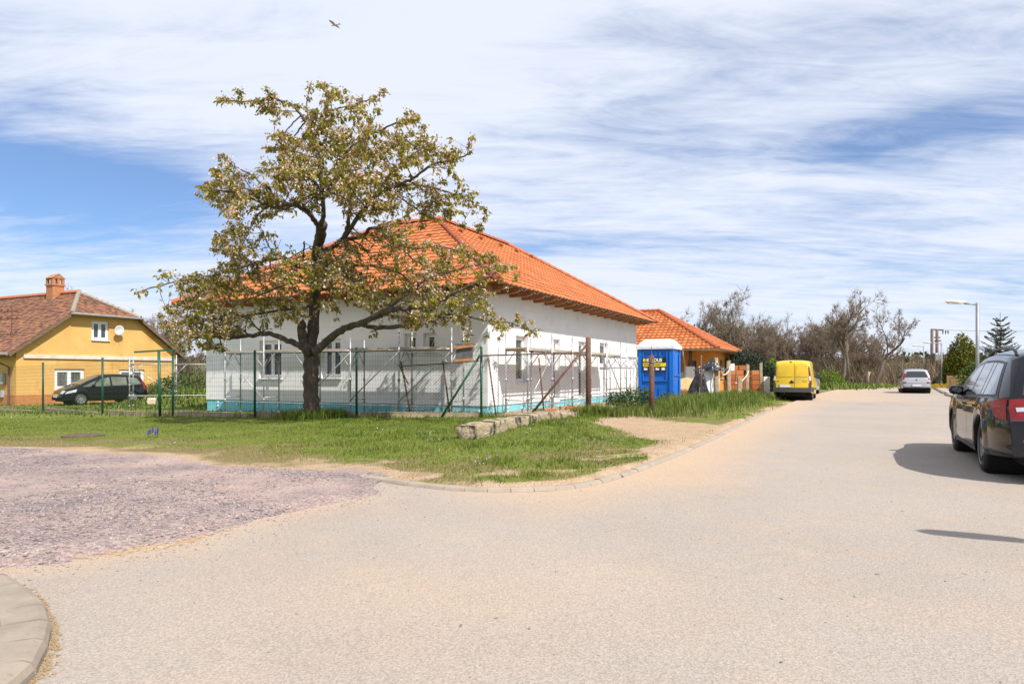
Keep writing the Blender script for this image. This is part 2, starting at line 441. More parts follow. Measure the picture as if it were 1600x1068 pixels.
# --- ground material: grass thatch / dry grass / sandy soil / purple gravel / ploughed field
def ground_material():
    m = bpy.data.materials.new('ground'); m.use_nodes = True; t = m.node_tree; b = t.nodes['Principled BSDF']
    b.inputs['Roughness'].default_value = 0.95; b.inputs['Specular IOR Level'].default_value = 0.15
    L = t.links; co = t.nodes.new('ShaderNodeTexCoord')
    def noise(s, d=4, r=0.6):
        n = t.nodes.new('ShaderNodeTexNoise'); n.inputs['Scale'].default_value = s; n.inputs['Detail'].default_value = d; n.inputs['Roughness'].default_value = r
        L.new(co.outputs['Object'], n.inputs[0]); return n.outputs[0]
    def mix(f, a, c):
        x = t.nodes.new('ShaderNodeMix'); x.data_type = 'RGBA'
        if isinstance(f, float): x.inputs[0].default_value = f
        else: L.new(f, x.inputs[0])
        for i, q in ((6, a), (7, c)):
            if isinstance(q, tuple): x.inputs[i].default_value = (*q, 1)
            else: L.new(q, x.inputs[i])
        return x.outputs[2]
    def rng(s, lo, hi):
        r = t.nodes.new('ShaderNodeMapRange'); r.inputs['From Min'].default_value = lo; r.inputs['From Max'].default_value = hi; L.new(s, r.inputs[0]); return r.outputs[0]
    def att(n):
        a = t.nodes.new('ShaderNodeAttribute'); a.attribute_name = n; return a.outputs['Fac']
    def fuzz(a, s, k):
        n = noise(s, 3); x = t.nodes.new('ShaderNodeMath'); x.operation = 'MULTIPLY_ADD'; L.new(n, x.inputs[0]); x.inputs[1].default_value = k; 
        y = t.nodes.new('ShaderNodeMath'); y.operation = 'SUBTRACT'; L.new(a, y.inputs[0]); y.inputs[1].default_value = k * 0.5
        L.new(y.outputs[0], x.inputs[2]); return rng(x.outputs[0], 0.35, 0.65)
    grass = mix(rng(noise(0.7), 0.35, 0.65), (0.12, 0.165, 0.022), (0.175, 0.225, 0.034))
    grass = mix(rng(noise(25), 0.4, 0.7), grass, (0.15, 0.14, 0.045))
    dryc = mix(rng(noise(18), 0.35, 0.65), (0.25, 0.185, 0.09), (0.16, 0.14, 0.05))
    grass = mix(fuzz(att('dry'), 6.0, 0.7), grass, dryc)
    soil = mix(rng(noise(3), 0.35, 0.65), (0.40, 0.27, 0.165), (0.47, 0.35, 0.235))
    soil = mix(rng(noise(60, 2), 0.5, 0.75), soil, (0.30, 0.21, 0.135))
    c = mix(fuzz(att('dirt'), 5.0, 0.6), grass, soil)
    vor = t.nodes.new('ShaderNodeTexVoronoi'); vor.inputs['Scale'].default_value = 28; vor.inputs['Randomness'].default_value = 1.0
    L.new(co.outputs['Object'], vor.inputs[0])
    vs = t.nodes.new('ShaderNodeSeparateColor'); L.new(vor.outputs['Color'], vs.inputs[0])
    peb = mix(rng(vs.outputs[0], 0.1, 0.9), (0.165, 0.125, 0.126), (0.33, 0.268, 0.262))
    dust = mix(rng(noise(2.2), 0.3, 0.7), (0.36, 0.26, 0.225), (0.45, 0.345, 0.30))
    gv = mix(rng(noise(0.9, 5), 0.36, 0.60), peb, dust)
    gv = mix(rng(noise(40, 2), 0.58, 0.7), gv, (0.17, 0.13, 0.145))
    gv = mix(rng(noise(55, 2), 0.62, 0.7), gv, (0.55, 0.47, 0.42))
    c = mix(fuzz(att('gravel'), 7.0, 0.7), c, gv)
    fld = mix(rng(noise(0.02), 0.35, 0.65), (0.15, 0.105, 0.08), (0.20, 0.15, 0.11))
    c = mix(att('field'), c, fld)
    L.new(c, b.inputs['Base Color'])
    bp = t.nodes.new('ShaderNodeBump'); bp.inputs['Strength'].default_value = 0.9; bp.inputs['Distance'].default_value = 0.025
    bm = t.nodes.new('ShaderNodeMath'); bm.operation = 'MULTIPLY_ADD'; L.new(vor.outputs['Distance'], bm.inputs[0]); bm.inputs[1].default_value = -1.2; L.new(noise(30, 4), bm.inputs[2])
    L.new(bm.outputs[0], bp.inputs['Height']); L.new(bp.outputs[0], b.inputs['Normal'])
    return m
M_GROUND = ground_material()
ny, nx = GX.shape
idx = np.arange(nx * ny).reshape(ny, nx)
quads = np.stack([idx[:-1, :-1], idx[:-1, 1:], idx[1:, 1:], idx[1:, :-1]], -1).reshape(-1, 4)
def q4(A): return 0.25 * (A[:-1, :-1] + A[:-1, 1:] + A[1:, 1:] + A[1:, :-1]).ravel()
cls = np.zeros(len(quads), int)
cy = q4(GY)
cls[q4(dirt) > 0.5] = 1
cls[(q4(gravel) > 0.5) & (cy < 30)] = 2
cls[(q4(field) > 0.5)] = 3
def ground_piece(name, k):
    f = quads[cls == k]; u, inv = np.unique(f, return_inverse=True)
    vs = np.stack([GX.ravel(), GY.ravel(), GZ.ravel()], -1)[u]
    o = np_mesh(name, vs, inv.reshape(-1, 4), 4, M_GROUND, smooth_=True)
    for n, A in (('dirt', dirt), ('gravel', gravel), ('field', field), ('dry', dry)):
        o.data.attributes.new(n, 'FLOAT', 'POINT').data.foreach_set('value', A.ravel()[u].astype(np.float32))
    tag(o, kind='structure')
    return o
ground_piece('lawn_ground', 0); ground_piece('dirt_ground', 1); ground_piece('gravel_drive', 2); ground_piece('field', 3)

# --- asphalt
def asphalt_material():
    m = bpy.data.materials.new('asphalt'); m.use_nodes = True; t = m.node_tree; b = t.nodes['Principled BSDF']; L = t.links
    b.inputs['Roughness'].default_value = 0.9; b.inputs['Specular IOR Level'].default_value = 0.25
    co = t.nodes.new('ShaderNodeTexCoord')
    def noise(s, d=4, r=0.6):
        n = t.nodes.new('ShaderNodeTexNoise'); n.inputs['Scale'].default_value = s; n.inputs['Detail'].default_value = d; n.inputs['Roughness'].default_value = r
        L.new(co.outputs['Object'], n.inputs[0]); return n.outputs[0]
    def rng(s, lo, hi, a=0.0, c=1.0):
        r = t.nodes.new('ShaderNodeMapRange'); r.inputs['From Min'].default_value = lo; r.inputs['From Max'].default_value = hi
        r.inputs['To Min'].default_value = a; r.inputs['To Max'].default_value = c; L.new(s, r.inputs[0]); return r.outputs[0]
    def mix(f, a, c):
        x = t.nodes.new('ShaderNodeMix'); x.data_type = 'RGBA'
        L.new(f, x.inputs[0])
        for i, q in ((6, a), (7, c)):
            if isinstance(q, tuple): x.inputs[i].default_value = (*q, 1)
            else: L.new(q, x.inputs[i])
        return x.outputs[2]
    c = mix(rng(noise(0.35, 5), 0.35, 0.65), (0.312, 0.262, 0.222), (0.34, 0.295, 0.256))
    c = mix(rng(noise(1.3, 6), 0.48, 0.75, 0, 0.5), c, (0.41, 0.315, 0.235))
    # tyre-worn tracks and dust lying in long streaks down the street
    mp = t.nodes.new('ShaderNodeMapping'); mp.inputs['Rotation'].default_value = (0, 0, R(26)); mp.inputs['Scale'].default_value = (0.9, 0.06, 1)
    L.new(co.outputs['Object'], mp.inputs[0])
    ns = t.nodes.new('ShaderNodeTexNoise'); ns.inputs['Scale'].default_value = 1.0; ns.inputs['Detail'].default_value = 4; L.new(mp.outputs[0], ns.inputs[0])
    c = mix(rng(ns.outputs[0], 0.45, 0.7, 0, 0.55), c, (0.33, 0.285, 0.25))
    dust = t.nodes.new('ShaderNodeAttribute'); dust.attribute_name = 'dust'
    c = mix(dust.outputs['Fac'], c, (0.47, 0.33, 0.215))
    v = t.nodes.new('ShaderNodeTexVoronoi'); v.inputs['Scale'].default_value = 115; L.new(co.outputs['Object'], v.inputs[0])
    vs = t.nodes.new('ShaderNodeSeparateColor'); L.new(v.outputs['Color'], vs.inputs[0])
    hsv = t.nodes.new('ShaderNodeHueSaturation'); L.new(c, hsv.inputs['Color']); L.new(rng(vs.outputs[0], 0, 1, 0.80, 1.17), hsv.inputs['Value'])
    n2_ = t.nodes.new('ShaderNodeHueSaturation'); L.new(hsv.outputs[0], n2_.inputs['Color']); L.new(rng(noise(70, 3), 0.3, 0.7, 0.88, 1.10), n2_.inputs['Value'])
    spots = mix(rng(noise(9, 2), 0.73, 0.76), n2_.outputs[0], (0.16, 0.12, 0.10))
    L.new(spots, b.inputs['Base Color'])
    bp = t.nodes.new('ShaderNodeBump'); bp.inputs['Strength'].default_value = 0.4; bp.inputs['Distance'].default_value = 0.004
    L.new(v.outputs['Distance'], bp.inputs['Height']); L.new(bp.outputs[0], b.inputs['Normal'])
    return m
M_ASPH = asphalt_material()
ax_ = axis(-4, 10, 0.25, -30, 312, 1.10); ay_ = axis(0.5, 20, 0.25, -15, 505, 1.08)
# asphalt is one polygon plus inner sample points for the dust: a triangulated sheet
bm = bmesh.new()
vs = [bm.verts.new((a, b, 0.0)) for a, b in ROAD]
bm.faces.new(vs); bmesh.ops.triangulate(bm, faces=bm.faces[:])
for x in list(np.arange(-4, 12, 0.5)):
    g = bm.verts[:] + bm.edges[:] + bm.faces[:]
    bmesh.ops.bisect_plane(bm, geom=g, plane_co=(float(x), 0, 0), plane_no=(1, 0, 0))
for y in list(np.arange(2, 30, 0.5)):
    g = bm.verts[:] + bm.edges[:] + bm.faces[:]
    bmesh.ops.bisect_plane(bm, geom=g, plane_co=(0, float(y), 0), plane_no=(0, 1, 0))
bmesh.ops.triangulate(bm, faces=bm.faces[:])
me = bpy.data.meshes.new('road'); bm.to_mesh(me); bm.free()
co = np.array([v.co for v in me.vertices])
dl = seg_dist(co[:, 0], co[:, 1], KERB_L, False)
dust = 0.75 * sstep(1.7, 0.0, dl + 1.2 * (fnoise(co[:, 0], co[:, 1], 1.5, 31) - 0.5)) * sstep(-1.2, 0.5, co[:, 0])
dust = np.maximum(dust, 0.28 * np.exp(-(((co[:, 0] + 0.4) / 1.3) ** 2 + ((co[:, 1] - 3.9) / 0.7) ** 2)))
dust = np.maximum(dust, 0.5 * sstep(0.55, 0.0, seg_dist(co[:, 0], co[:, 1], [(-8, 3.6), (-3.6, 4.28), (-2.95, 4.5), (-2.5, 5.05), (-2.25, 5.75), (-1.6, 6.75)], False)))
me.attributes.new('dust', 'FLOAT', 'POINT').data.foreach_set('value', dust.astype(np.float32))
me.materials.append(M_ASPH)
road = bpy.data.objects.new('road', me); COL.objects.link(road); tag(road, kind='structure')

# --- kerb stones
M_CONC = mat('concrete', (0.275, 0.225, 0.175), (0.34, 0.28, 0.22), scale=3, rough=0.92, bump=0.4, bscale=60, c3=(0.28, 0.23, 0.18), s3=22, f3=(0.6, 0.75), bdist=0.006)
def resample(pts, step):
    out = [Vector((pts[0][0], pts[0][1], 0))]; acc = 0.0
    for a, b in zip(pts, pts[1:]):
        a = Vector((a[0], a[1], 0)); b = Vector((b[0], b[1], 0)); L = (b - a).length; p = step - acc
        while p <= L:
            out.append(a + (b - a) * (p / L)); p += step
        acc = L - (p - step)
    return out
def kerb_run(mb, pts, step, w, top, gapw=0.012, side=1, drop=0.14, jit=0.006):
    P = resample(pts, step)
    for i in range(len(P) - 1):
        a, b = P[i], P[i + 1]; d = (b - a).normalized(); n = Vector((-d.y, d.x, 0)) * side
        a2 = a + d * gapw * 0.5; b2 = b - d * gapw * 0.5
        h = top + rnd.uniform(-jit, jit); r = 0.025
        prof = [(0.0, -drop), (0.0, h - r * 1.6), (r * 0.6, h - r * 0.5), (r * 1.8, h), (w - 0.01, h), (w, h - 0.012), (w, -drop)]
        ra = [mb.vert((a2.x + n.x * q, a2.y + n.y * q, z)) for q, z in prof]; rb = [mb.vert((b2.x + n.x * q, b2.y + n.y * q, z)) for q, z in prof]
        for k in range(len(prof) - 1): mb.face((ra[k], ra[k + 1], rb[k + 1], rb[k]))
        mb.face(ra[::-1]); mb.face(rb)
mb = MB()
near = [p for p in KERB_L if p[1] < 24.5]
kerb_run(mb, near[:26], 0.25, 0.12, 0.042, gapw=.008)
kerb_run(mb, near[25:], 0.5, 0.12, 0.036, gapw=.008)
tag(mb.build('kerb', M_CONC), kind='structure')
mb = MB()
kerb_run(mb, [(4.2, -1.0), (5.6, 2.4), (9.6, 10.0), (16.55, 23.3), (24.1, 37.8), (24.9, 39.4)], 1.0, 0.16, 0.11, side=-1)
kerb_run(mb, [(26.6, 42.2), (34.6, 56.0), (50, 83)], 1.0, 0.16, 0.11, side=-1)
tag(mb.build('kerb', M_CONC), kind='structure')

# --- paved corner, lower left
PAVE_C = [(-4.3, 4.16), (-3.5, 4.18), (-3.07, 4.10), (-2.85, 3.94), (-2.53, 3.66), (-2.24, 3.32), (-2.07, 3.04), (-1.96, 2.81), (-1.91, 2.62), (-1.88, 2.2), (-1.9, 1.2), (-1.95, -1.0)]
PAVE_C = [(p.x, p.y) for p in catmull([(a, b, 0) for a, b in PAVE_C], 5)]
M_PAVE = mat('paver_concrete', (0.24, 0.195, 0.15), (0.31, 0.255, 0.20), scale=5, rough=0.9, bump=0.5, bscale=120, c3=(0.24, 0.195, 0.15), s3=35, f3=(0.58, 0.72), bdist=0.004)
M_SAND = mat('joint_sand', (0.27, 0.19, 0.10), (0.36, 0.26, 0.15), scale=30, rough=1.0, bump=0.6, bscale=150)
mb = MB(); kerb_run(mb, PAVE_C, 0.27, 0.205, 0.075, gapw=0.020, side=-1)
tag(mb.build('pavement_edge', M_PAVE), kind='structure')
inner = []
Pq = resample(PAVE_C, 0.1)
for i in range(len(Pq)):
    d = (Pq[min(i + 1, len(Pq) - 1)] - Pq[max(i - 1, 0)]).normalized(); inner.append(Pq[i] + Vector((d.y, -d.x, 0)) * 0.22)
mb = MB()
xs = np.arange(-6.5, -1.8, 0.205); inn = [(p.x, p.y) for p in inner] + [(-6.6, -1.0), (-6.6, 4.0)]
ca, sa = math.cos(R(24)), math.sin(R(24))
for i in range(-40, 40):
    for j in range(-40, 40):
        lx = i * 0.205 + (0.1 if j % 2 else 0); ly = j * 0.145
        x = -2.6 + lx * ca - ly * sa; y = 2.8 + lx * sa + ly * ca
        if y < 0.6 or x < -5.5: continue
        cs = [(x + a * ca - b * sa, y + a * sa + b * ca) for a, b in ((-.098, -.068), (.098, -.068), (.098, .068), (-.098, .068))]
        if all(inside(np.array([c[0]]), np.array([c[1]]), inn)[0] for c in cs):
            h = 0.072 + rnd.uniform(-0.003, 0.003); b = len(mb.v)
            mb.prism(cs, 0.0, h)
tag(mb.build('pavement', M_PAVE, bev=0.004), kind='structure')
mb = MB(); P3 = resample(PAVE_C, 0.27)
for i in range(1, len(P3)):
    d = (P3[min(i + 1, len(P3) - 1)] - P3[i - 1]).normalized(); n = Vector((d.y, -d.x, 0)); a, b = P3[i] + n * .03, P3[i] + n * .2
    mb.bar(Vector((a.x, a.y, .03)), Vector((b.x, b.y, .03)), .016, .05)
tag(mb.build('joint_filling', mat('joint_soil', (0.10, 0.07, 0.035), (0.17, 0.12, 0.065), scale=40, rough=1.0)), kind='structure')
mb = MB(); mb.prism(inn, 0.004, 0.052); tag(mb.build('pavement_bed', M_SAND), kind='structure')
mb = MB(); P2 = resample(PAVE_C, 0.06)
for i in range(len(P2) - 1):
    for k in range(16):
        d = (P2[i + 1] - P2[i]).normalized(); o = Vector((-d.y, d.x, 0)) * rnd.uniform(-0.005, rnd.uniform(.01, 0.05 + 0.02 * math.sin(i * 0.3))); c = P2[i].lerp(P2[i + 1], rnd.uniform(-.6, 1.6)) + o
        s = rnd.uniform(0.003, 0.011)
        mb.lathe([(s, 0), (s * 0.8, s * 0.5), (0.001, s * 0.8)], (c.x, c.y, 0.001), n=5)
tag(mb.build('joint_sand', M_SAND), kind='stuff', label='line of yellow sand and crumbs gathered along the pavement edge', cat='sand')

# --- right-hand pavement
mb = MB()
rp = [(4.35, -1.0), (5.78, 2.4), (9.8, 10.0), (16.8, 23.4), (24.4, 38.0), (34.8, 56.0), (52, 86)]; rp2 = [(p[0] + 5.2, p[1] - 2.6) for p in rp][::-1]
mb.prism(rp + rp2, -0.05, 0.10)
tag(mb.build('pavement', mat('pavement_far', (0.36, 0.30, 0.25), (0.44, 0.38, 0.32), scale=2, rough=0.9)), kind='structure')

# --- loose stones on the gravel drive (uncountable)
rs = np.random.RandomState(3)
def stone_cloud(name, n, region, zfn, smin, smax, m, label, weight=None):
    base = np.array([(1, 0, 0), (-1, 0, 0), (0, 1, 0), (0, -1, 0), (0, 0, 0.75), (0, 0, -0.6)], float)
    fc = np.array([(0, 2, 4), (2, 1, 4), (1, 3, 4), (3, 0, 4), (2, 0, 5), (1, 2, 5), (3, 1, 5), (0, 3, 5)])
    P = []
    while len(P) < n:
        x = rs.uniform(region[0], region[1], 4 * n); y = rs.uniform(region[2], region[3], 4 * n)
        k = weight(x, y) > rs.rand(4 * n); P += list(zip(x[k], y[k]))
    P = np.array(P[:n]); s = smin + (smax - smin) * rs.rand(n) ** 3
    off = base[None] * (1 + 0.5 * (rs.rand(n, 6, 1) - .5)) * np.stack([s * rs.uniform(.7, 1.4, n), s * rs.uniform(.6, 1.1, n), s * rs.uniform(.4, .8, n)], -1)[:, None, :]
    a = rs.rand(n) * 6.28; c_, s_ = np.cos(a)[:, None], np.sin(a)[:, None]
    vx = off[..., 0] * c_ - off[..., 1] * s_ + P[:, 0:1]; vy = off[..., 0] * s_ + off[..., 1] * c_ + P[:, 1:2]; vz = off[..., 2] + zfn(P[:, 0], P[:, 1])[:, None]
    vv = np.stack([vx, vy, vz], -1).reshape(-1, 3); ff = (fc[None] + 6 * np.arange(n)[:, None, None]).reshape(-1, 3)
    o = np_mesh(name, vv, ff, 3, m, tint=np.repeat(rs.rand(n), 8))
    return tag(o, label, 'gravel', kind='stuff')
M_STONE = attr_mat('loose_stone', [(0, (0.15, 0.118, 0.118)), (0.45, (0.26, 0.212, 0.21)), (0.85, (0.32, 0.265, 0.265)), (0.97, (0.38, 0.32, 0.29)), (1, (0.52, 0.45, 0.40))], 0.9)
def gravz(x, y):
    return gz_at(x, y) + 0.002
def gravw(x, y):
    d = sdist(x, y, GRAVEL)
    return sstep(-0.1, 0.3, d) * (0.12 + 0.88 * sstep(0.42, 0.6, fnoise(x, y, 1.6, 41)))
stone_cloud('gravel_stones', 22000, (-9, -1.2, 3.4, 12), gravz, 0.004, 0.024, M_STONE, 'loose purple grey crushed stone scattered over the gravel drive', gravw)
stone_cloud('stray_stones', 1500, (-4, 7, 2.2, 9), lambda x, y: np.full(x.shape, 0.002), 0.003, 0.011, M_STONE, 'a few stray pebbles lying on the road',
            lambda x, y: inside(x, y, ROAD) * (0.012 + 0.988 * np.exp(-np.abs(sdist(x, y, GRAVEL)) / 0.22)))
# ------------------------------------------------------------------ houses
M_FOAM = mat('white_foam_render', (0.74, 0.735, 0.74), (0.80, 0.795, 0.79), scale=0.8, rough=0.85, bump=0.15, bscale=25, c3=(0.66, 0.65, 0.65), s3=2.2, f3=(0.58, 0.75), bdist=0.01)
M_BLUE = mat('blue_foam', (0.17, 0.49, 0.56), (0.22, 0.57, 0.62), scale=2, rough=0.8, c3=(0.30, 0.50, 0.50), s3=9, f3=(0.66, 0.72))
M_TILE = attr_mat('orange_tile', [(0, (0.34, 0.10, 0.03)), (0.5, (0.44, 0.138, 0.04)), (1, (0.50, 0.172, 0.056))], 0.6)
M_RIDGE = mat('ridge_tile', (0.36, 0.085, 0.026), (0.44, 0.115, 0.035), scale=3, rough=0.6)
M_WOOD = mat('stained_wood', (0.16, 0.065, 0.025), (0.24, 0.10, 0.04), scale=3, rough=0.7, stretch=(1, 1, 6), bump=0.2)
M_PVC = mat('white_pvc', (0.78, 0.78, 0.78), rough=0.35)
M_REVEAL = mat('reveal', (0.72, 0.68, 0.62), (0.78, 0.75, 0.70), scale=3, rough=0.9)
M_GLASS = mat('window_glass', (0.035, 0.04, 0.038), (0.06, 0.065, 0.06), scale=1.2, rough=0.05, spec=0.8)
M_ZINC = mat('zinc', (0.36, 0.37, 0.38), (0.44, 0.45, 0.46), scale=6, rough=0.4, metal=0.7)
M_DARKMET = mat('dark_metal', (0.045, 0.04, 0.04), (0.08, 0.07, 0.07), scale=10, rough=0.5, metal=0.4)
M_INT = mat('dark_interior', (0.05, 0.045, 0.04), rough=0.9)
M_YTAPE = mat('yellow_tape', (0.75, 0.62, 0.10), rough=0.5)

def wall_holes(mb, O, d, topz, kinks, z0, L, holes, inw, depth):
    """sheet wall along d from O (plan), z0 up to topz(t); holes (t0,t1,za,zb) get reveals going inw"""
    O = Vector((O.x, O.y, 0)); ts = sorted(set([0.0, L] + kinks + [h[0] for h in holes] + [h[1] for h in holes]))
    P = lambda t, z, q=0.0: O + d * t + inw * q + Vector((0, 0, z))
    for a, b in zip(ts, ts[1:]):
        m = (a + b) / 2; hs = sorted([h for h in holes if h[0] < m < h[1]], key=lambda h: h[2]); z = z0
        for h in hs:
            mb.poly([P(a, z), P(b, z), P(b, h[2]), P(a, h[2])]); z = h[3]
        mb.poly([P(a, z), P(b, z), P(b, topz(b)), P(a, topz(a))])
    for a, b, za, zb in holes:
        for p, q in (((a, za), (b, za)), ((b, za), (b, zb)), ((b, zb), (a, zb)), ((a, zb), (a, za))):
            mb.poly([P(*p), P(*q), P(q[0], q[1], depth), P(p[0], p[1], depth)])
def window_unit(parent, O, d, out, t0, t1, za, zb, depth, leaves=2, fmat=None, gmat=None, sill=True, name='window', bar=0.065, frame=0.06):
    """frame set back in its hole with panes and a sill; out is the outward normal"""
    fmat = fmat or M_PVC; gmat = gmat or M_GLASS
    O = Vector((O.x, O.y, 0)); B = O - out * (depth - 0.01)
    P = lambda t, z, q=0.0: B + d * t + out * q + Vector((0, 0, z))
    w = MB()
    def rb(a, b, c, e, q0, q1):
        p = [P(a, c, q0), P(b, c, q0), P(b, c, q1), P(a, c, q1)]
        lo = [w.vert(x) for x in p]; hi = [w.vert(x + Vector((0, 0, e - c))) for x in p]
        w.face(lo[::-1]); w.face(hi)
        for k in range(4): w.face((lo[k], lo[(k + 1) % 4], hi[(k + 1) % 4], hi[k]))
    rb(t0, t1, za, za + frame, 0, .06); rb(t0, t1, zb - frame, zb, 0, .06)
    rb(t0, t0 + frame, za + frame, zb - frame, 0, .06); rb(t1 - frame, t1, za + frame, zb - frame, 0, .06)
    W = (t1 - t0 - 2 * frame) / leaves
    for k in range(leaves):
        a = t0 + frame + k * W + .004; b = a + W - .008; c = za + frame + .004; e = zb - frame - .004
        rb(a, b, c, c + bar, .01, .075); rb(a, b, e - bar, e, .01, .075)
        rb(a, a + bar, c + bar, e - bar, .01, .075); rb(b - bar, b, c + bar, e - bar, .01, .075)
    o = w.build(name, fmat, parent)
    for k in range(leaves):
        a = t0 + frame + k * W + bar; b = a + W - 2 * bar + 0.0; g = MB()
        g.poly([P(a, za + frame + bar, .03), P(b, za + frame + bar, .03), P(b, zb - frame - bar, .03), P(a, zb - frame - bar, .03)])
        g.build('pane', gmat, o)
    if sill:
        s = MB(); a = P(t0 - .04, za - .035, 0.06); b = P(t1 + .04, za - .035, 0.06)
        n = out * (depth + .02)
        p = [a, b, b + n, a + n]; lo = [s.vert(x) for x in p]; hi = [s.vert(x + Vector((0, 0, .03))) for x in p]
        s.face(lo[::-1]); s.face(hi)
        for k in range(4): s.face((lo[k], lo[(k + 1) % 4], hi[(k + 1) % 4], hi[k]))
        s.build('sill', M_PVC, o)
    return o
def tile_face(mb, e0, e1, t1, t0, row, tw, amp, step, seed, sub=5, overhang=0.0, wavy=True, jitter=0.5):
    """tiled roof slope between eave e0-e1 and top t0-t1: rows step up, tiles curve across"""
    e0, e1, t0, t1 = map(Vector, (e0, e1, t0, t1)); ex = (e1 - e0).normalized()
    up = (t0 - e0) - ex * (t0 - e0).dot(ex); S = up.length; up.normalize(); n = ex.cross(up)
    if n.z < 0: n = -n
    a0 = (t0 - e0).dot(ex) / S; Le = (e1 - e0).length; a1 = ((t1 - e0).dot(ex) - Le) / S
    rr = random.Random(seed); nr = max(1, int(round(S / row))); row = S / nr
    tints = {}
    for r in range(nr):
        sa, sb = r * row - (overhang if r == 0 else 0.02), (r + 1) * row
        off = 0.0 if (wavy or r % 2 == 0) else tw / 2
        L0, R0 = a0 * r * row, Le + a1 * r * row; L1, R1 = a0 * sb, Le + a1 * sb
        k0 = math.floor(min(L0, L1) / (tw / sub)) ; k1 = math.ceil(max(R0, R1) / (tw / sub)); prev = None; dz = rr.uniform(-.003, .003)
        for k in range(k0, k1 + 1):
            x = k * tw / sub + off
            xb = min(max(x, min(L0, R0)), max(L0, R0)); xt = min(max(x, min(L1, R1)), max(L1, R1))
            ph = 2 * math.pi * (x / tw)
            w = amp * (math.sin(ph) + 0.35 * math.sin(2 * ph + .6)) if wavy else 0.0
            pb = e0 + ex * xb + up * sa + n * (step + w + dz); pt = e0 + ex * xt + up * sb + n * (w * 0.85 + .004)
            pu = e0 + ex * xb + up * sa + n * (w * .3 - .01)
            cur = (mb.vert(pb), mb.vert(pt), mb.vert(pu))
            if prev is not None:
                tk = math.floor((k - 0.5) / sub)
                if (r, tk) not in tints: tints[(r, tk)] = min(1, max(0, 0.5 + rr.uniform(-jitter, jitter)))
                mb.t = tints[(r, tk)]
                mb.face((prev[0], cur[0], cur[1], prev[1])); mb.face((prev[2], cur[2], cur[0], prev[0]))
            prev = cur
def ridge_run(mb, a, b, r=0.12, piece=0.36, lift=0.03):
    a, b = Vector(a), Vector(b); d = (b - a); L = d.length; d.normalize(); s = Vector((-d.y, d.x, 0)).normalized(); u = s.cross(d) * -1
    if u.z < 0: u = -u
    k = max(1, int(L / piece)); pc = L / k
    for i in range(k):
        p0 = a + d * (i * pc - .03); p1 = a + d * ((i + 1) * pc); r0, r1 = r * 1.12, r * 0.95; n = 7; R0 = []; R1 = []
        for j in range(n + 1):
            t = math.pi * j / n
            R0.append(mb.vert(p0 + s * math.cos(t) * r0 + u * (math.sin(t) * r0 + lift - r * .5))); R1.append(mb.vert(p1 + s * math.cos(t) * r1 + u * (math.sin(t) * r1 + lift - r * .55)))
        mb.t = rnd.random()
        for j in range(n): mb.face((R0[j], R0[j + 1], R1[j + 1], R1[j]))
        mb.face(R0[::-1])

# ---- the white bungalow under construction
C0 = Vector((-0.71, 20.0, 0)); LU, LV = 15.25, 11.9; OH = 0.8
Z_EAVE, Z_WALL, Z_PL, WROOF, RISE = 3.72, 3.74, 0.29, 5.52, 3.37
bung = empty('bungalow', C0, 0, 'unfinished white bungalow with bright orange hipped roof behind the scaffolding', 'house')
mb = MB()
flat = lambda t: Z_WALL
hR = [(1.86, 2.66, 0.95, 2.45), (4.67, 5.49, 0.22, 2.47), (7.37, 8.15, 0.24, 2.5), (9.84, 11.0, 1.55, 2.55)]
hL = [(1.80, 2.26, 1.92, 2.49), (2.50, 2.97, 1.92, 2.49), (5.50, 6.34, 1.10, 2.40), (8.13, 9.19, 1.08, 2.40)]
DEP = 0.2
wall_holes(mb, C0, U, flat, [], Z_PL, LU, hR, V, DEP)
wall_holes(mb, C0, V, flat, [], Z_PL, LV, hL, U, DEP)
CB = C0 + U * LU + V * LV
wall_holes(mb, C0 + U * LU, V, flat, [], Z_PL, LV, [], -U, DEP)
wall_holes(mb, C0 + V * LV, U, flat, [], Z_PL, LU, [], -V, DEP)
mb.build('wall', M_FOAM, bung)
# plaster lines of the foam boards: thin recessed-looking ribs
mb = MB()
sm = MB()
p = C0 + U * .025 + V * .025
ring = [p, p + U * (LU - .05), p + U * (LU - .05) + V * (LV - .05), p + V * (LV - .05)]
for a, b in zip(ring, ring[1:] + ring[:1]):
    mb.poly([Vector((a.x, a.y, -0.5)), Vector((b.x, b.y, -0.5)), Vector((b.x, b.y, Z_PL + .002)), Vector((a.x, a.y, Z_PL + .002))])
mb.build('plinth', M_BLUE, bung)
mb = MB()
for O, d, L, out in ((C0, U, LU, -V), (C0, V, LV, -U)):
    for k in range(int(L / 1.0) + 1):
        for zz_ in (0.08, 0.2) if k % 2 else (0.14,):
            c = O + d * (0.3 + k * 1.0) - out * .02 + Vector((0, 0, zz_))
            if 0.3 + k < L: mb.box(c, (0.06, 0.06, 0.06), rz=math.atan2(d.y, d.x))
build_split(mb, 'fixing_plug', M_PVC, bung)
M_SEAM = mat('foam_seam', (0.60, 0.595, 0.60), (0.70, 0.69, 0.69), scale=1.5, rough=0.9)
mb = MB()
def seam(O, d, out, a, b):
    pa = O + d * a[0] + out * .003 + Vector((0, 0, a[1])); pb = O + d * b[0] + out * .003 + Vector((0, 0, b[1]))
    w = Vector((0, 0, .005)) if abs(a[1] - b[1]) < .01 else d * .005
    mb.poly([pa - w, pb - w, pb + w, pa + w])
def clear(t0, t1, z0, z1, hs): return all(t1 < h[0] or t0 > h[1] or z1 < h[2] or z0 > h[3] for h in hs)
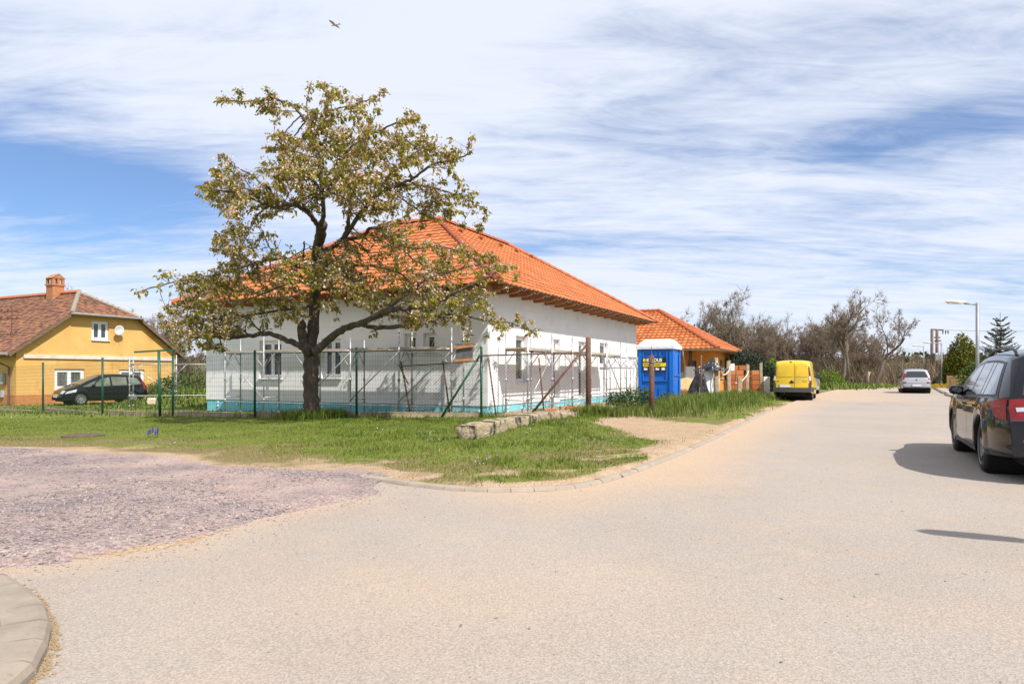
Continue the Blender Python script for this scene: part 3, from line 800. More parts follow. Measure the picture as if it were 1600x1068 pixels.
for O, d, L, out, hs in ((C0, U, LU, -V, hR), (C0, V, LV, -U, hL)):
    for r in range(1, 7):
        z = Z_PL + .5 * r
        ts = np.arange(0, L, 0.25)
        for t in ts:
            if clear(t, min(t + .25, L), z - .01, z + .01, hs): seam(O, d, out, (t, z), (min(t + .25, L), z))
    for r in range(7):
        for k in range(int(L)):
            t = k + (0.5 if r % 2 else 1.0); z = Z_PL + .5 * r
            if t < L and clear(t - .01, t + .01, z, min(z + .5, Z_WALL), hs): seam(O, d, out, (t, z + .01), (t, min(z + .49, Z_WALL)))
mb.build('board_seams', M_SEAM, bung)
for i, h in enumerate(hL):
    window_unit(bung, C0, V, -U, *h, DEP, leaves=1 if i < 2 else 2)
for h in (hR[0], hR[3]): window_unit(bung, C0, U, -V, *h, DEP, leaves=1)
for h in hR[1:3]:
    o = window_unit(bung, C0, U, -V, *h, DEP, leaves=1, sill=False, name='door', bar=0.09)
    o['label'] = 'narrow glazed door opening in the sunny wall'
# chalk marks on the two small panes
t = MB()
for i, h in enumerate(hL[:2]):
    cx = (h[0] + h[1]) / 2; q = C0 - U * -(DEP - .045) + V * cx + Vector((0, 0, 2.2))
    pts = [(-.07, .1), (.07, .1), (-.02, -.1)] if i == 0 else [(0, .1), (0, -.1)]
    pts = [q - V * (a) * 1 + Vector((0, 0, b)) for a, b in pts]
    t.tube(pts, 0.012, 5)
build_split(t, 'tape_mark', M_YTAPE, bung)
# roof
E0 = C0 - (U + V) * OH; LUe, LVe = LU + 2 * OH, LV + 2 * OH
def RP(a, b, z): q = E0 + U * a + V * b; return Vector((q.x, q.y, z))
ze, zt = Z_EAVE + .08, Z_EAVE + .08 + RISE
c_ = [RP(0, 0, ze), RP(LUe, 0, ze), RP(LUe, LVe, ze), RP(0, LVe, ze)]
t_ = [RP(WROOF, WROOF, zt), RP(LUe - WROOF, WROOF, zt), RP(LUe - WROOF, LVe - WROOF, zt), RP(WROOF, LVe - WROOF, zt)]
mb = MB()
tile_face(mb, c_[0], c_[1], t_[1], t_[0], 0.345, 0.30, 0.016, 0.032, 1, overhang=.05, jitter=.45)
tile_face(mb, c_[3], c_[0], t_[0], t_[3], 0.345, 0.30, 0.016, 0.032, 2, overhang=.05, jitter=.45)
tile_face(mb, c_[1], c_[2], t_[2], t_[1], 0.345, 0.30, 0.022, 0.045, 3, sub=3, overhang=.05)
tile_face(mb, c_[2], c_[3], t_[3], t_[2], 0.345, 0.30, 0.022, 0.045, 4, sub=3, overhang=.05)
mb.poly([p - Vector((0, 0, .05)) for p in t_])
roof = mb.build('roof', M_TILE, bung)
mb = MB()
for a, b in ((0, 0), (1, 1), (2, 2), (3, 3)): ridge_run(mb, c_[a] + Vector((0, 0, .05)), t_[b] + Vector((0, 0, .05)))
for a, b in ((0, 1), (1, 2), (2, 3), (3, 0)): ridge_run(mb, t_[a] + Vector((0, 0, .05)), t_[b] + Vector((0, 0, .05)))
mb.build('ridge_tiles', M_RIDGE, roof)
mb = MB()   # snow guards / vent tiles
for t in (3.2, 5.0, 6.6, 8.3, 9.8, 11.3):
    for s in (4.6,):
        q = RP(t + .6, s, ze + s / WROOF * RISE + .09); mb.box(q, (.22, .2, .07), rz=math.atan2(U.y, U.x))
build_split(mb, 'vent_tile', M_RIDGE, roof)
# soffit with rafter tails
mb = MB()
def soff(a, b, d, out, n):
    pass
zs = Z_EAVE - .02
for (O, d, L, inn) in ((RP(0, 0, 0), U, LUe, V), (RP(0, 0, 0), V, LVe, U)):
    k = 0.45
    while k < L - .2:
        a = O + d * k + inn * .02; b = O + d * k + inn * (OH + .05)
        # scalloped tail: three chords
        prof = [(0.02, 0.02), (0.02, -0.03), (0.10, -0.085), (0.3, -0.11), (OH + .05, -0.11), (OH + .05, 0.45), (0.02, 0.06)]
        for sgn in (-1,):
            L0 = [mb.vert(O + d * (k - .06) + inn * q + Vector((0, 0, Z_EAVE + z))) for q, z in prof]
            L1 = [mb.vert(O + d * (k + .06) + inn * q + Vector((0, 0, Z_EAVE + z))) for q, z in prof]
            mb.face(L0); mb.face(L1[::-1])
            for i in range(len(prof)): mb.face((L0[i], L1[i], L1[(i + 1) % len(prof)], L0[(i + 1) % len(prof)]))
        k += 0.9
build_split(mb, 'rafter_tail', mat('fresh_timber', (0.30, 0.125, 0.045), (0.42, 0.19, 0.075), scale=3, rough=0.7), roof)
mb = MB()
s2 = RISE / WROOF
for i in range(4):
    a, b = c_[i], c_[(i + 1) % 4]; cen = (c_[0] + c_[2]) / 2
    ia, ib = a + (t_[i] - a) * (OH + .1) / WROOF, b + (t_[(i + 1) % 4] - b) * (OH + .1) / WROOF
    dn = Vector((0, 0, -.07))
    mb.poly([a + dn, b + dn, ib + dn, ia + dn])
    o = (a - cen); 
    mb.poly([a + dn * 1.0, b + dn * 1.0, b + Vector((0, 0, .02)), a + Vector((0, 0, .02))])
mb.build('soffit', M_WOOD, roof)
mb = MB()   # gutter hooks waiting for a gutter
for O, d, L, out in ((RP(0, 0, 0), U, LUe, -V), (RP(0, 0, 0), V, LVe, -U)):
    k = .5
    while k < L - .2:
        c = O + d * k + out * .0 + Vector((0, 0, ze - .03))
        pts = [c + out * (.085 - .085 * math.cos(q)) + Vector((0, 0, -.10 * math.sin(q))) for q in [math.pi * i / 8 for i in range(9)]]
        mb.tube(pts, .011, 4); k += .9
build_split(mb, 'gutter_hook', M_ZINC, roof)
tl = MB()
for q in (0.3, LV - .3): pass

# ---- the orange tiled house further down the street
d2 = 43.5
E2 = px(1122, 545, d2); E2.z = 0
house2 = empty('tiled_house', (E2.x, E2.y, 0), 0, 'orange plastered house with open porch and tiled roof beyond the blue toilet', 'house')
M_ORWALL = mat('orange_plaster', (0.55, 0.25, 0.05), (0.62, 0.30, 0.07), scale=2, rough=0.9, bump=0.1)
z2 = 2.85; LU2, LV2, W2 = 10.2, 13.0, 5.1; rise2 = 3.0
def R2(a, b, z): q = E2 + U * a + V * b; return Vector((q.x, q.y, z))
c2 = [R2(0, 0, z2), R2(LU2, 0, z2), R2(LU2, LV2, z2), R2(0, LV2, z2)]
t2 = [R2(W2, W2, z2 + rise2), R2(LU2 - W2, W2, z2 + rise2), R2(LU2 - W2, LV2 - W2, z2 + rise2), R2(W2, LV2 - W2, z2 + rise2)]
mb = MB()
for i in range(4): tile_face(mb, c2[i], c2[(i + 1) % 4], t2[(i + 1) % 4], t2[i], 0.40, 0.33, 0.03, 0.06, 20 + i, sub=4, overhang=.05)
r2 = mb.build('roof', M_TILE, house2)
mb = MB()
for i in range(4):
    ridge_run(mb, c2[i] + Vector((0, 0, .06)), t2[i] + Vector((0, 0, .06)), r=.15)
ridge_run(mb, t2[0] + Vector((0, 0, .06)), t2[3] + Vector((0, 0, .06)), r=.15)
mb.build('ridge_tiles', M_RIDGE, r2)
mb = MB()
for i in range(4):
    a, b = c2[i], c2[(i + 1) % 4]; d = (b - a).normalized(); out = Vector((d.y, -d.x, 0)); o = out * .07 - Vector((0, 0, .04))
    R_ = [[a + out * .0 + o + out * (-.075 * math.cos(t)) + Vector((0, 0, -.075 * math.sin(t))) for t in [math.pi * k / 6 for k in range(7)]],
          [b + out * .0 + o + out * (-.075 * math.cos(t)) + Vector((0, 0, -.075 * math.sin(t))) for t in [math.pi * k / 6 for k in range(7)]]]
    for k in range(6): mb.poly([R_[0][k], R_[1][k], R_[1][k + 1], R_[0][k + 1]])
mb.build('gutter', M_ZINC, r2)
mb = MB()
dn = Vector((0, 0, -.10)); mb.poly([p + dn for p in c2][::-1])
for i in range(4): mb.poly([c2[i] + dn, c2[(i + 1) % 4] + dn, c2[(i + 1) % 4], c2[i]])
mb.build('soffit', mat('varnished_boards', (0.50, 0.22, 0.055), (0.62, 0.29, 0.08), scale=3, rough=0.5, stretch=(1, 8, 1)), r2)
mb = MB()   # walls: street side and porch recess
W0 = R2(.7, .7, 0); porch_in = 2.4
wall_holes(mb, R2(porch_in, .7, 0), V, lambda t: z2 - .1, [], -.3, LV2 - 1.4, [(1.15, 1.75, .2, 2.1), (2.2, 3.0, .2, 2.1), (5, 6, .9, 2.1)], U, .2)
wall_holes(mb, R2(.7 + 1.7, .7, 0), U, lambda t: z2 - .1, [], -.3, LU2 - 3.1, [(2.5, 3.8, .9, 2.2)], V, .2)
wall_holes(mb, R2(LU2 - .7, .7, 0), V, lambda t: z2 - .1, [], -.3, LV2 - 1.4, [], -U, .2)
wall_holes(mb, R2(.7, LV2 - .7, 0), U, lambda t: z2 - .1, [], -.3, LU2 - 1.4, [], -V, .2)
mb.build('wall', M_ORWALL, house2)
M_BROWN = mat('dark_joinery', (0.09, 0.045, 0.025), rough=0.5)
for h in ((1.15, 1.75, .2, 2.1), (2.2, 3.0, .2, 2.1)): window_unit(house2, R2(porch_in, .7, 0), V, -U, *h, .2, leaves=1, fmat=M_BROWN, sill=False, name='door')
window_unit(house2, R2(porch_in, .7, 0), V, -U, 5, 6, .9, 2.1, .2, leaves=2, fmat=M_BROWN)
window_unit(house2, R2(2.4, .7, 0), U, -V, 2.5, 3.8, .9, 2.2, .2, leaves=2, fmat=M_BROWN)
mb = MB()
for b in (1.9, 5.4, 9.0):
    q = R2(.75, b, 0); mb.box((q.x, q.y, .7), (.5, .5, 2.0), rz=math.atan2(U.y, U.x))
build_split(mb, 'pillar_base', mat('pale_render', (0.58, 0.56, 0.54), (0.66, 0.64, 0.62), scale=3, rough=0.9), house2)
mb = MB()
for b in (1.9, 5.4, 9.0):
    q = R2(.75, b, 0); mb.box((q.x, q.y, 2.22), (.2, .2, 1.05), rz=math.atan2(U.y, U.x))
build_split(mb, 'porch_post', M_BROWN, house2)
mb = MB(); a, b = R2(.7, 2.3, .55), R2(.7, 12.0, .55); mb.bar(a, b, .2, 1.55)
mb.build('parapet', mat('grey_block', (0.36, 0.345, 0.33), (0.45, 0.43, 0.41), scale=6, rough=0.95, bump=.3), house2)
q = R2(-.08, 2.2, 0); mb = MB(); mb.tube([q + Vector((0, 0, z2 - .1)), q + Vector((0, 0, z2 - .4)), q + U * .55 + Vector((0, 0, z2 - 1.1)), q + U * .55 + Vector((0, 0, .1))], .05, 8)
mb.build('downpipe', M_ZINC, house2)

# ---- old yellow house on the left
YC = Vector((-27.6, 38.0, -0.5)); GW = 10.0; zy = -0.5
yel = empty('gabled_house', YC, 0, 'old yellow house with a half hipped brown tiled roof and brick chimney', 'house')
M_YEL = mat('yellow_plaster', (0.60, 0.345, 0.10), (0.67, 0.415, 0.135), scale=0.7, rough=0.9, bump=.12, bscale=20, c3=(0.50, 0.27, 0.07), s3=1.3, f3=(0.58, 0.78))
M_OLD = attr_mat('old_roof_tile', [(0, (0.09, 0.05, 0.038)), (0.3, (0.17, 0.085, 0.055)), (0.6, (0.235, 0.115, 0.07)), (0.85, (0.31, 0.14, 0.075)), (1, (0.38, 0.16, 0.08))], 0.9)
M_BRICK = mat('brick', (0.36, 0.14, 0.06), (0.46, 0.20, 0.085), scale=9, rough=0.9, bump=.4, bscale=40, c3=(0.42, 0.33, 0.25), s3=14, f3=(0.62, 0.7))
Z_E, Z_R, Z_H = 2.35, 6.43, 4.72          # eave, ridge and half-hip eave (world z)
ohg = 0.35                                   # gable overhang
slope = (Z_R - Z_E) / (GW / 2 + .55)
def gz(t):
    m = min(t, GW - t); return min(Z_E + slope * (m + .55) - .12, Z_H + .02)
tk = (Z_H + .02 + .12 - Z_E) / slope - .55
gable_holes = [(1.87, 4.02, .36, 2.03), (6.12, 7.78, .36, 2.03), (3.72, 5.02, 3.28, 4.44)]
gable_holes = []
def gt(pxx):  # distance along gable for photo pixel column
    k = (pxx - 800) / FPX; return (k * YC.y - YC.x) / (U.x - k * U.y)
def gzz(pxx, pyy): 
    t = gt(pxx); return CAMH + (HOR - pyy) * (YC.y + U.y * t) / FPX
wl = (gt(85), gt(132), gzz(108, 608), gzz(108, 576)); wr = (gt(186), gt(225.5), gzz(205, 606), gzz(205, 577)); wu = (gt(143), gt(170), gzz(156, 531.5), gzz(156, 501.5))
gable_holes = [wl, wr, wu]
mb = MB()
wall_holes(mb, YC, U, gz, [tk, GW - tk], zy + .45, GW, gable_holes, V, .16)
LY = 16.0
wall_holes(mb, YC, V, lambda t: Z_E + .25, [], zy + .45, LY, [(3.5, 4.6, .4, 1.9)], U, .16)
wall_holes(mb, YC + U * GW, V, lambda t: Z_E + .25, [], zy + .45, LY, [], -U, .16)
mb.build('wall', M_YEL, yel)
mb = MB(); mb.bar(YC - V * .03 - U * .03 + Vector((0, 0, .1)), YC + U * (GW + .03) - V * .03 + Vector((0, 0, .1)), .08, 1.2 - .3)
mb.bar(YC - U * .03 + Vector((0, 0, .1)), YC - U * .03 + V * LY + Vector((0, 0, .1)), .08, .9)
mb.build('brick_plinth', mat('brick_plinth', (0.42, 0.17, 0.06), (0.52, 0.23, 0.08), scale=6, rough=.9, bump=.3), yel)
mb = MB(); zb_ = gzz(140, 545.5)
mb.bar(YC - V * .04 + U * .35 + Vector((0, 0, zb_)), YC + U * (GW - .35) - V * .04 + Vector((0, 0, zb_)), .1, .22)
mb.build('string_course', mat('old_white_plaster', (0.55, 0.47, 0.38), (0.66, 0.60, 0.52), scale=2, rough=.9), yel)
M_CURT = mat('window_with_curtain', (0.05, 0.055, 0.05), (0.22, 0.22, 0.19), scale=5, rough=0.08, stretch=(3, 3, .4), spec=.7)
for h in (wl, wr): window_unit(yel, YC, U, -V, *h, .16, leaves=2, gmat=M_CURT, frame=.09, bar=.1)
window_unit(yel, YC, U, -V, *wu, .16, leaves=2, frame=.08, bar=.09)
window_unit(yel, YC, V, -U, 3.5, 4.6, .4, 1.9, .16, leaves=2)
# roof: long slopes running away left, half hip at the gable end
HIPS = 2.6
def YP(t, s, z): q = YC + U * t + V * s; return Vector((q.x, q.y, z))
eL = -.55; eR = GW + .55; mid = GW / 2
th = (Z_H + .12 - Z_E) / slope - .55       # along-gable position where the half-hip starts
def sp(t): return Z_E + slope * (min(t, GW - t) + .55)
mb = MB()
# left slope: trapezoid below + upper part clipped by the hip
tile_face(mb, YP(eL, LY, Z_E), YP(eL, -ohg, Z_E), YP(th, -ohg, sp(th)), YP(th, LY, sp(th)), 0.19, 0.19, 0, 0.03, 31, sub=1, overhang=.03, wavy=False)
tile_face(mb, YP(th, LY, sp(th)), YP(th, -ohg, sp(th)), YP(mid, HIPS, Z_R), YP(mid, LY, Z_R), 0.19, 0.19, 0, 0.03, 32, sub=1, wavy=False)
tile_face(mb, YP(eR, -ohg, Z_E), YP(eR, LY, Z_E), YP(GW - th, LY, sp(th)), YP(GW - th, -ohg, sp(th)), 0.25, 0.25, 0, 0.03, 33, sub=1, wavy=False)
tile_face(mb, YP(GW - th, -ohg, sp(th)), YP(GW - th, LY, sp(th)), YP(mid, LY, Z_R), YP(mid, HIPS, Z_R), 0.25, 0.25, 0, 0.03, 34, sub=1, wavy=False)
tile_face(mb, YP(th, -ohg, sp(th)), YP(GW - th, -ohg, sp(th)), YP(mid + .01, HIPS, Z_R), YP(mid - .01, HIPS, Z_R), 0.19, 0.19, 0, 0.03, 35, sub=1, overhang=.08, wavy=False)
yroof = mb.build('roof', M_OLD, yel)
mb = MB()
M_HIPT = mat('mossy_ridge', (0.24, 0.20, 0.16), (0.34, 0.30, 0.25), scale=5, rough=.95)
ridge_run(mb, YP(th, -ohg, sp(th) + .04), YP(mid, HIPS, Z_R + .04), r=.13); ridge_run(mb, YP(GW - th, -ohg, sp(th) + .04), YP(mid, HIPS, Z_R + .04), r=.13)
mb.build('hip_tiles', M_HIPT, yroof)
mb = MB(); ridge_run(mb, YP(mid, HIPS, Z_R + .04), YP(mid, LY, Z_R + .04), r=.17)
mb.build('ridge_tiles', mat('new_ridge', (0.40, 0.13, 0.055), (0.48, 0.17, 0.07), scale=4, rough=.7), yroof)
mb = MB()
M_BARGE = mat('weathered_board', (0.12, 0.07, 0.05), (0.20, 0.13, 0.09), scale=4, rough=.9, stretch=(1, 1, 5))
for t0_, t1_ in ((eL, th), (eR, GW - th)):
    a, b = YP(t0_, -ohg, sp(t0_) - .1), YP(t1_, -ohg, sp(t1_) - .1); mb.bar(a, b, .05, .16)
    for s in (-ohg + .03,):
        a2, b2 = YP(t0_, .02, sp(t0_) - .08), YP(t1_, .02, sp(t1_) - .08)
        mb.poly([a + Vector((0, 0, .02)), b + Vector((0, 0, .02)), b2, a2])
mb.poly([YP(th, -ohg - .1, sp(th) - .1), YP(GW - th, -ohg - .1, sp(th) - .1), YP(GW - th, .02, sp(th) - .04), YP(th, .02, sp(th) - .04)])
mb.bar(YP(eL + .1, -ohg, Z_E - .1), YP(eL + .1, LY, Z_E - .1), .1, .16)
mb.poly([YP(eL, -ohg, Z_E - .03), YP(eL, LY, Z_E - .03), YP(0, LY, Z_E + .25), YP(0, -ohg, Z_E + .25)])
mb.build('bargeboard', M_BARGE, yroof)
mb = MB(); a, b = YP(th - .1, -ohg - .14, sp(th) - .06), YP(GW - th + .1, -ohg - .14, sp(th) - .06)
mb.tube([a, b], .065, 8); mb.tube([YP(eL - .09, -ohg, Z_E - .05), YP(eL - .09, LY, Z_E - .05)], .07, 8)
mb.build('gutter', M_ZINC, yroof)
# chimney with a little pitched brick cap
t_ch, s_ch = mid - .25, HIPS + 2.1
ch = YP(t_ch, s_ch, 0); zc0, zc1 = Z_R - .95, Z_R + .5
mb = MB(); rz_ = math.atan2(U.y, U.x)
mb.box((ch.x, ch.y, (zc0 + zc1) / 2), (.72, .72, zc1 - zc0), rz=rz_); mb.box((ch.x, ch.y, zc1 + .03), (.82, .82, .1), rz=rz_)
mb.box((ch.x, ch.y, zc1 + .44), (.74, .74, .06), rz=rz_)
for a, b in ((.3, .3), (-.3, .3), (.3, -.3), (-.3, -.3), (0, .32), (0, -.32)):
    q = ch + U * a + V * b; mb.box((q.x, q.y, zc1 + .24), (.16, .14, .36), rz=rz_)
g = lambda a, b, z: ch + U * a + V * b + Vector((0, 0, zc1 + z))
mb.poly([g(-.4, -.4, .46), g(.4, -.4, .46), g(0, -.4, .74)]); mb.poly([g(-.4, .4, .46), g(.4, .4, .46), g(0, .4, .74)])
mb.poly([g(-.42, -.42, .46), g(0, -.42, .76), g(0, .42, .76), g(-.42, .42, .46)]); mb.poly([g(.42, -.42, .46), g(0, -.42, .76), g(0, .42, .76), g(.42, .42, .46)])
mb.build('chimney', M_BRICK, yroof)
mb = MB(); q = YP(t_ch + .36, s_ch - .4, 0); mb.bar(YP(t_ch - .55, s_ch - .42, sp(t_ch - .55) + .03), YP(t_ch + .3, s_ch - .42, sp(t_ch + .3) + .03), .14, .04)
mb.build('chimney_flashing', M_ZINC, yroof)
# satellite dish
dt_, dz_ = gt(180.5), gzz(180, 516); dp = YC + U * dt_ - V * .32; dp.z = dz_
mb = MB(); Md = Matrix((U, Vector((0, 0, 1)), -V)).transposed(); Md = Md @ Matrix.Rotation(R(8), 3, 'X')
mb.lathe([(0.0, .0), (.12, .008), (.24, .03), (.31, .055), (.315, .05), (.24, .02), (.0, -.015)], dp, n=24, M=Md)
dish = mb.build('satellite_dish', mat('dish_enamel', (0.68, 0.68, 0.70), rough=.4), yel, smooth_=True)
mb = MB(); mb.tube([dp + V * .3 - Vector((0, 0, .25)), dp + V * .1 - Vector((0, 0, .2)), dp + V * .02], .02, 6); mb.tube([dp - Vector((0, 0, .3)), dp - V * .35 - Vector((0, 0, .1))], .012, 5)
mb.build('bracket', M_ZINC, dish)
# downpipe and meter boxes at the left corner
q = YC + V * .5 - U * .12
mb = MB(); mb.tube([q + V * .3 - U * .5 + Vector((0, 0, Z_E + .35)), q + V * .25 - U * .45 + Vector((0, 0, Z_E + .05)), q + Vector((0, 0, Z_E - .25)), q + Vector((0, 0, .05))], .055, 8)
mb.build('downpipe', mat('brown_pipe', (0.16, 0.08, 0.065), rough=.5), yel)
mb = MB(); b_ = YC + V * 1.25 - U * .1; mb.box((b_.x, b_.y, .95), (.16, .42, .62), rz=rz_); mb.box((b_.x, b_.y, .1), (.14, .3, .4), rz=rz_)
mb.build('meter_box', mat('grey_plastic', (0.42, 0.42, 0.41), rough=.5), yel, bev=.01)
# mast with insulators standing on the roof slope
mb = MB(); q = YP(.75, 1.9, sp(.75)); 
mb.tube([q - Vector((0, 0, .1)), q + Vector((0, 0, 1.9))], .04, 6)
for z in (1.5, 1.1): mb.bar(q + Vector((-.65, 0, z)), q + Vector((.35, 0, z)), .06, .07)
for z in (1.5, 1.1):
    for a in (-.6, -.2, .3): mb.lathe([(.05, 0), (.07, .05), (.05, .1), (.07, .14), (.02, .2)], q + Vector((a, 0, z)), n=8)
mb.build('insulator_mast', mat('rusty_iron', (0.10, 0.05, 0.035), (0.20, 0.09, 0.05), scale=8, rough=.9), yroof)
# ------------------------------------------------------------------ trees and shrubs
M_BARK = mat('cherry_bark', (0.060, 0.044, 0.034), (0.115, 0.088, 0.068), scale=7, rough=0.95, bump=0.9, bscale=22, c3=(0.17, 0.14, 0.115), s3=9, f3=(0.58, 0.72), stretch=(1, 1, 0.45), bdist=0.03)
M_GREYBARK = mat('grey_bark', (0.10, 0.075, 0.056), (0.18, 0.138, 0.105), scale=3, rough=0.95)
M_TWIG = mat('bare_twigs', (0.155, 0.112, 0.08), (0.25, 0.19, 0.135), scale=1.2, rough=0.95)
M_LEAF = attr_mat('cherry_leaf', [(0, (0.10, 0.12, 0.008)), (0.32, (0.22, 0.225, 0.014)), (0.6, (0.34, 0.29, 0.03)), (0.84, (0.42, 0.28, 0.07)), (1, (0.45, 0.22, 0.10))], 0.5, 0.52, spec=0.3)
M_BLOS = attr_mat('faded_blossom', [(0, (0.52, 0.28, 0.16)), (0.4, (0.60, 0.42, 0.33)), (0.75, (0.68, 0.54, 0.48)), (1, (0.74, 0.65, 0.62))], 0.8, 0.25)

nr = np.random.RandomState(21)
def quads_cloud(name, P, D, S, W, m, parent, tint, fold=0.35):
    """leaf blades: base P, direction D, length S, width W; two folded triangles each"""
    P = np.asarray(P, float); n = len(P); D = np.asarray(D, float); D /= np.linalg.norm(D, axis=1)[:, None] + 1e-9
    r = nr.normal(size=(n, 3)); side = np.cross(D, r); side /= np.linalg.norm(side, axis=1)[:, None] + 1e-9
    up = np.cross(side, D); S = np.asarray(S)[:, None]; W = np.asarray(W)[:, None]
    v0 = P; v2 = P + D * S; mid = P + D * S * 0.45
    v1 = mid + side * W * 0.5 + up * W * fold; v3 = mid - side * W * 0.5 + up * W * fold
    vv = np.stack([v0, v1, v2, v3], 1).reshape(-1, 3)
    i = 4 * np.arange(n)[:, None]; ff = np.concatenate([i + np.array([[0, 1, 2]]), i + np.array([[0, 2, 3]])], 1).reshape(-1, 3)
    off = np.zeros(3)
    if parent is not None: off = np.array(parent.location)
    return np_mesh(name, vv - off, ff, 3, m, tint=np.repeat(tint, 2), parent=parent)

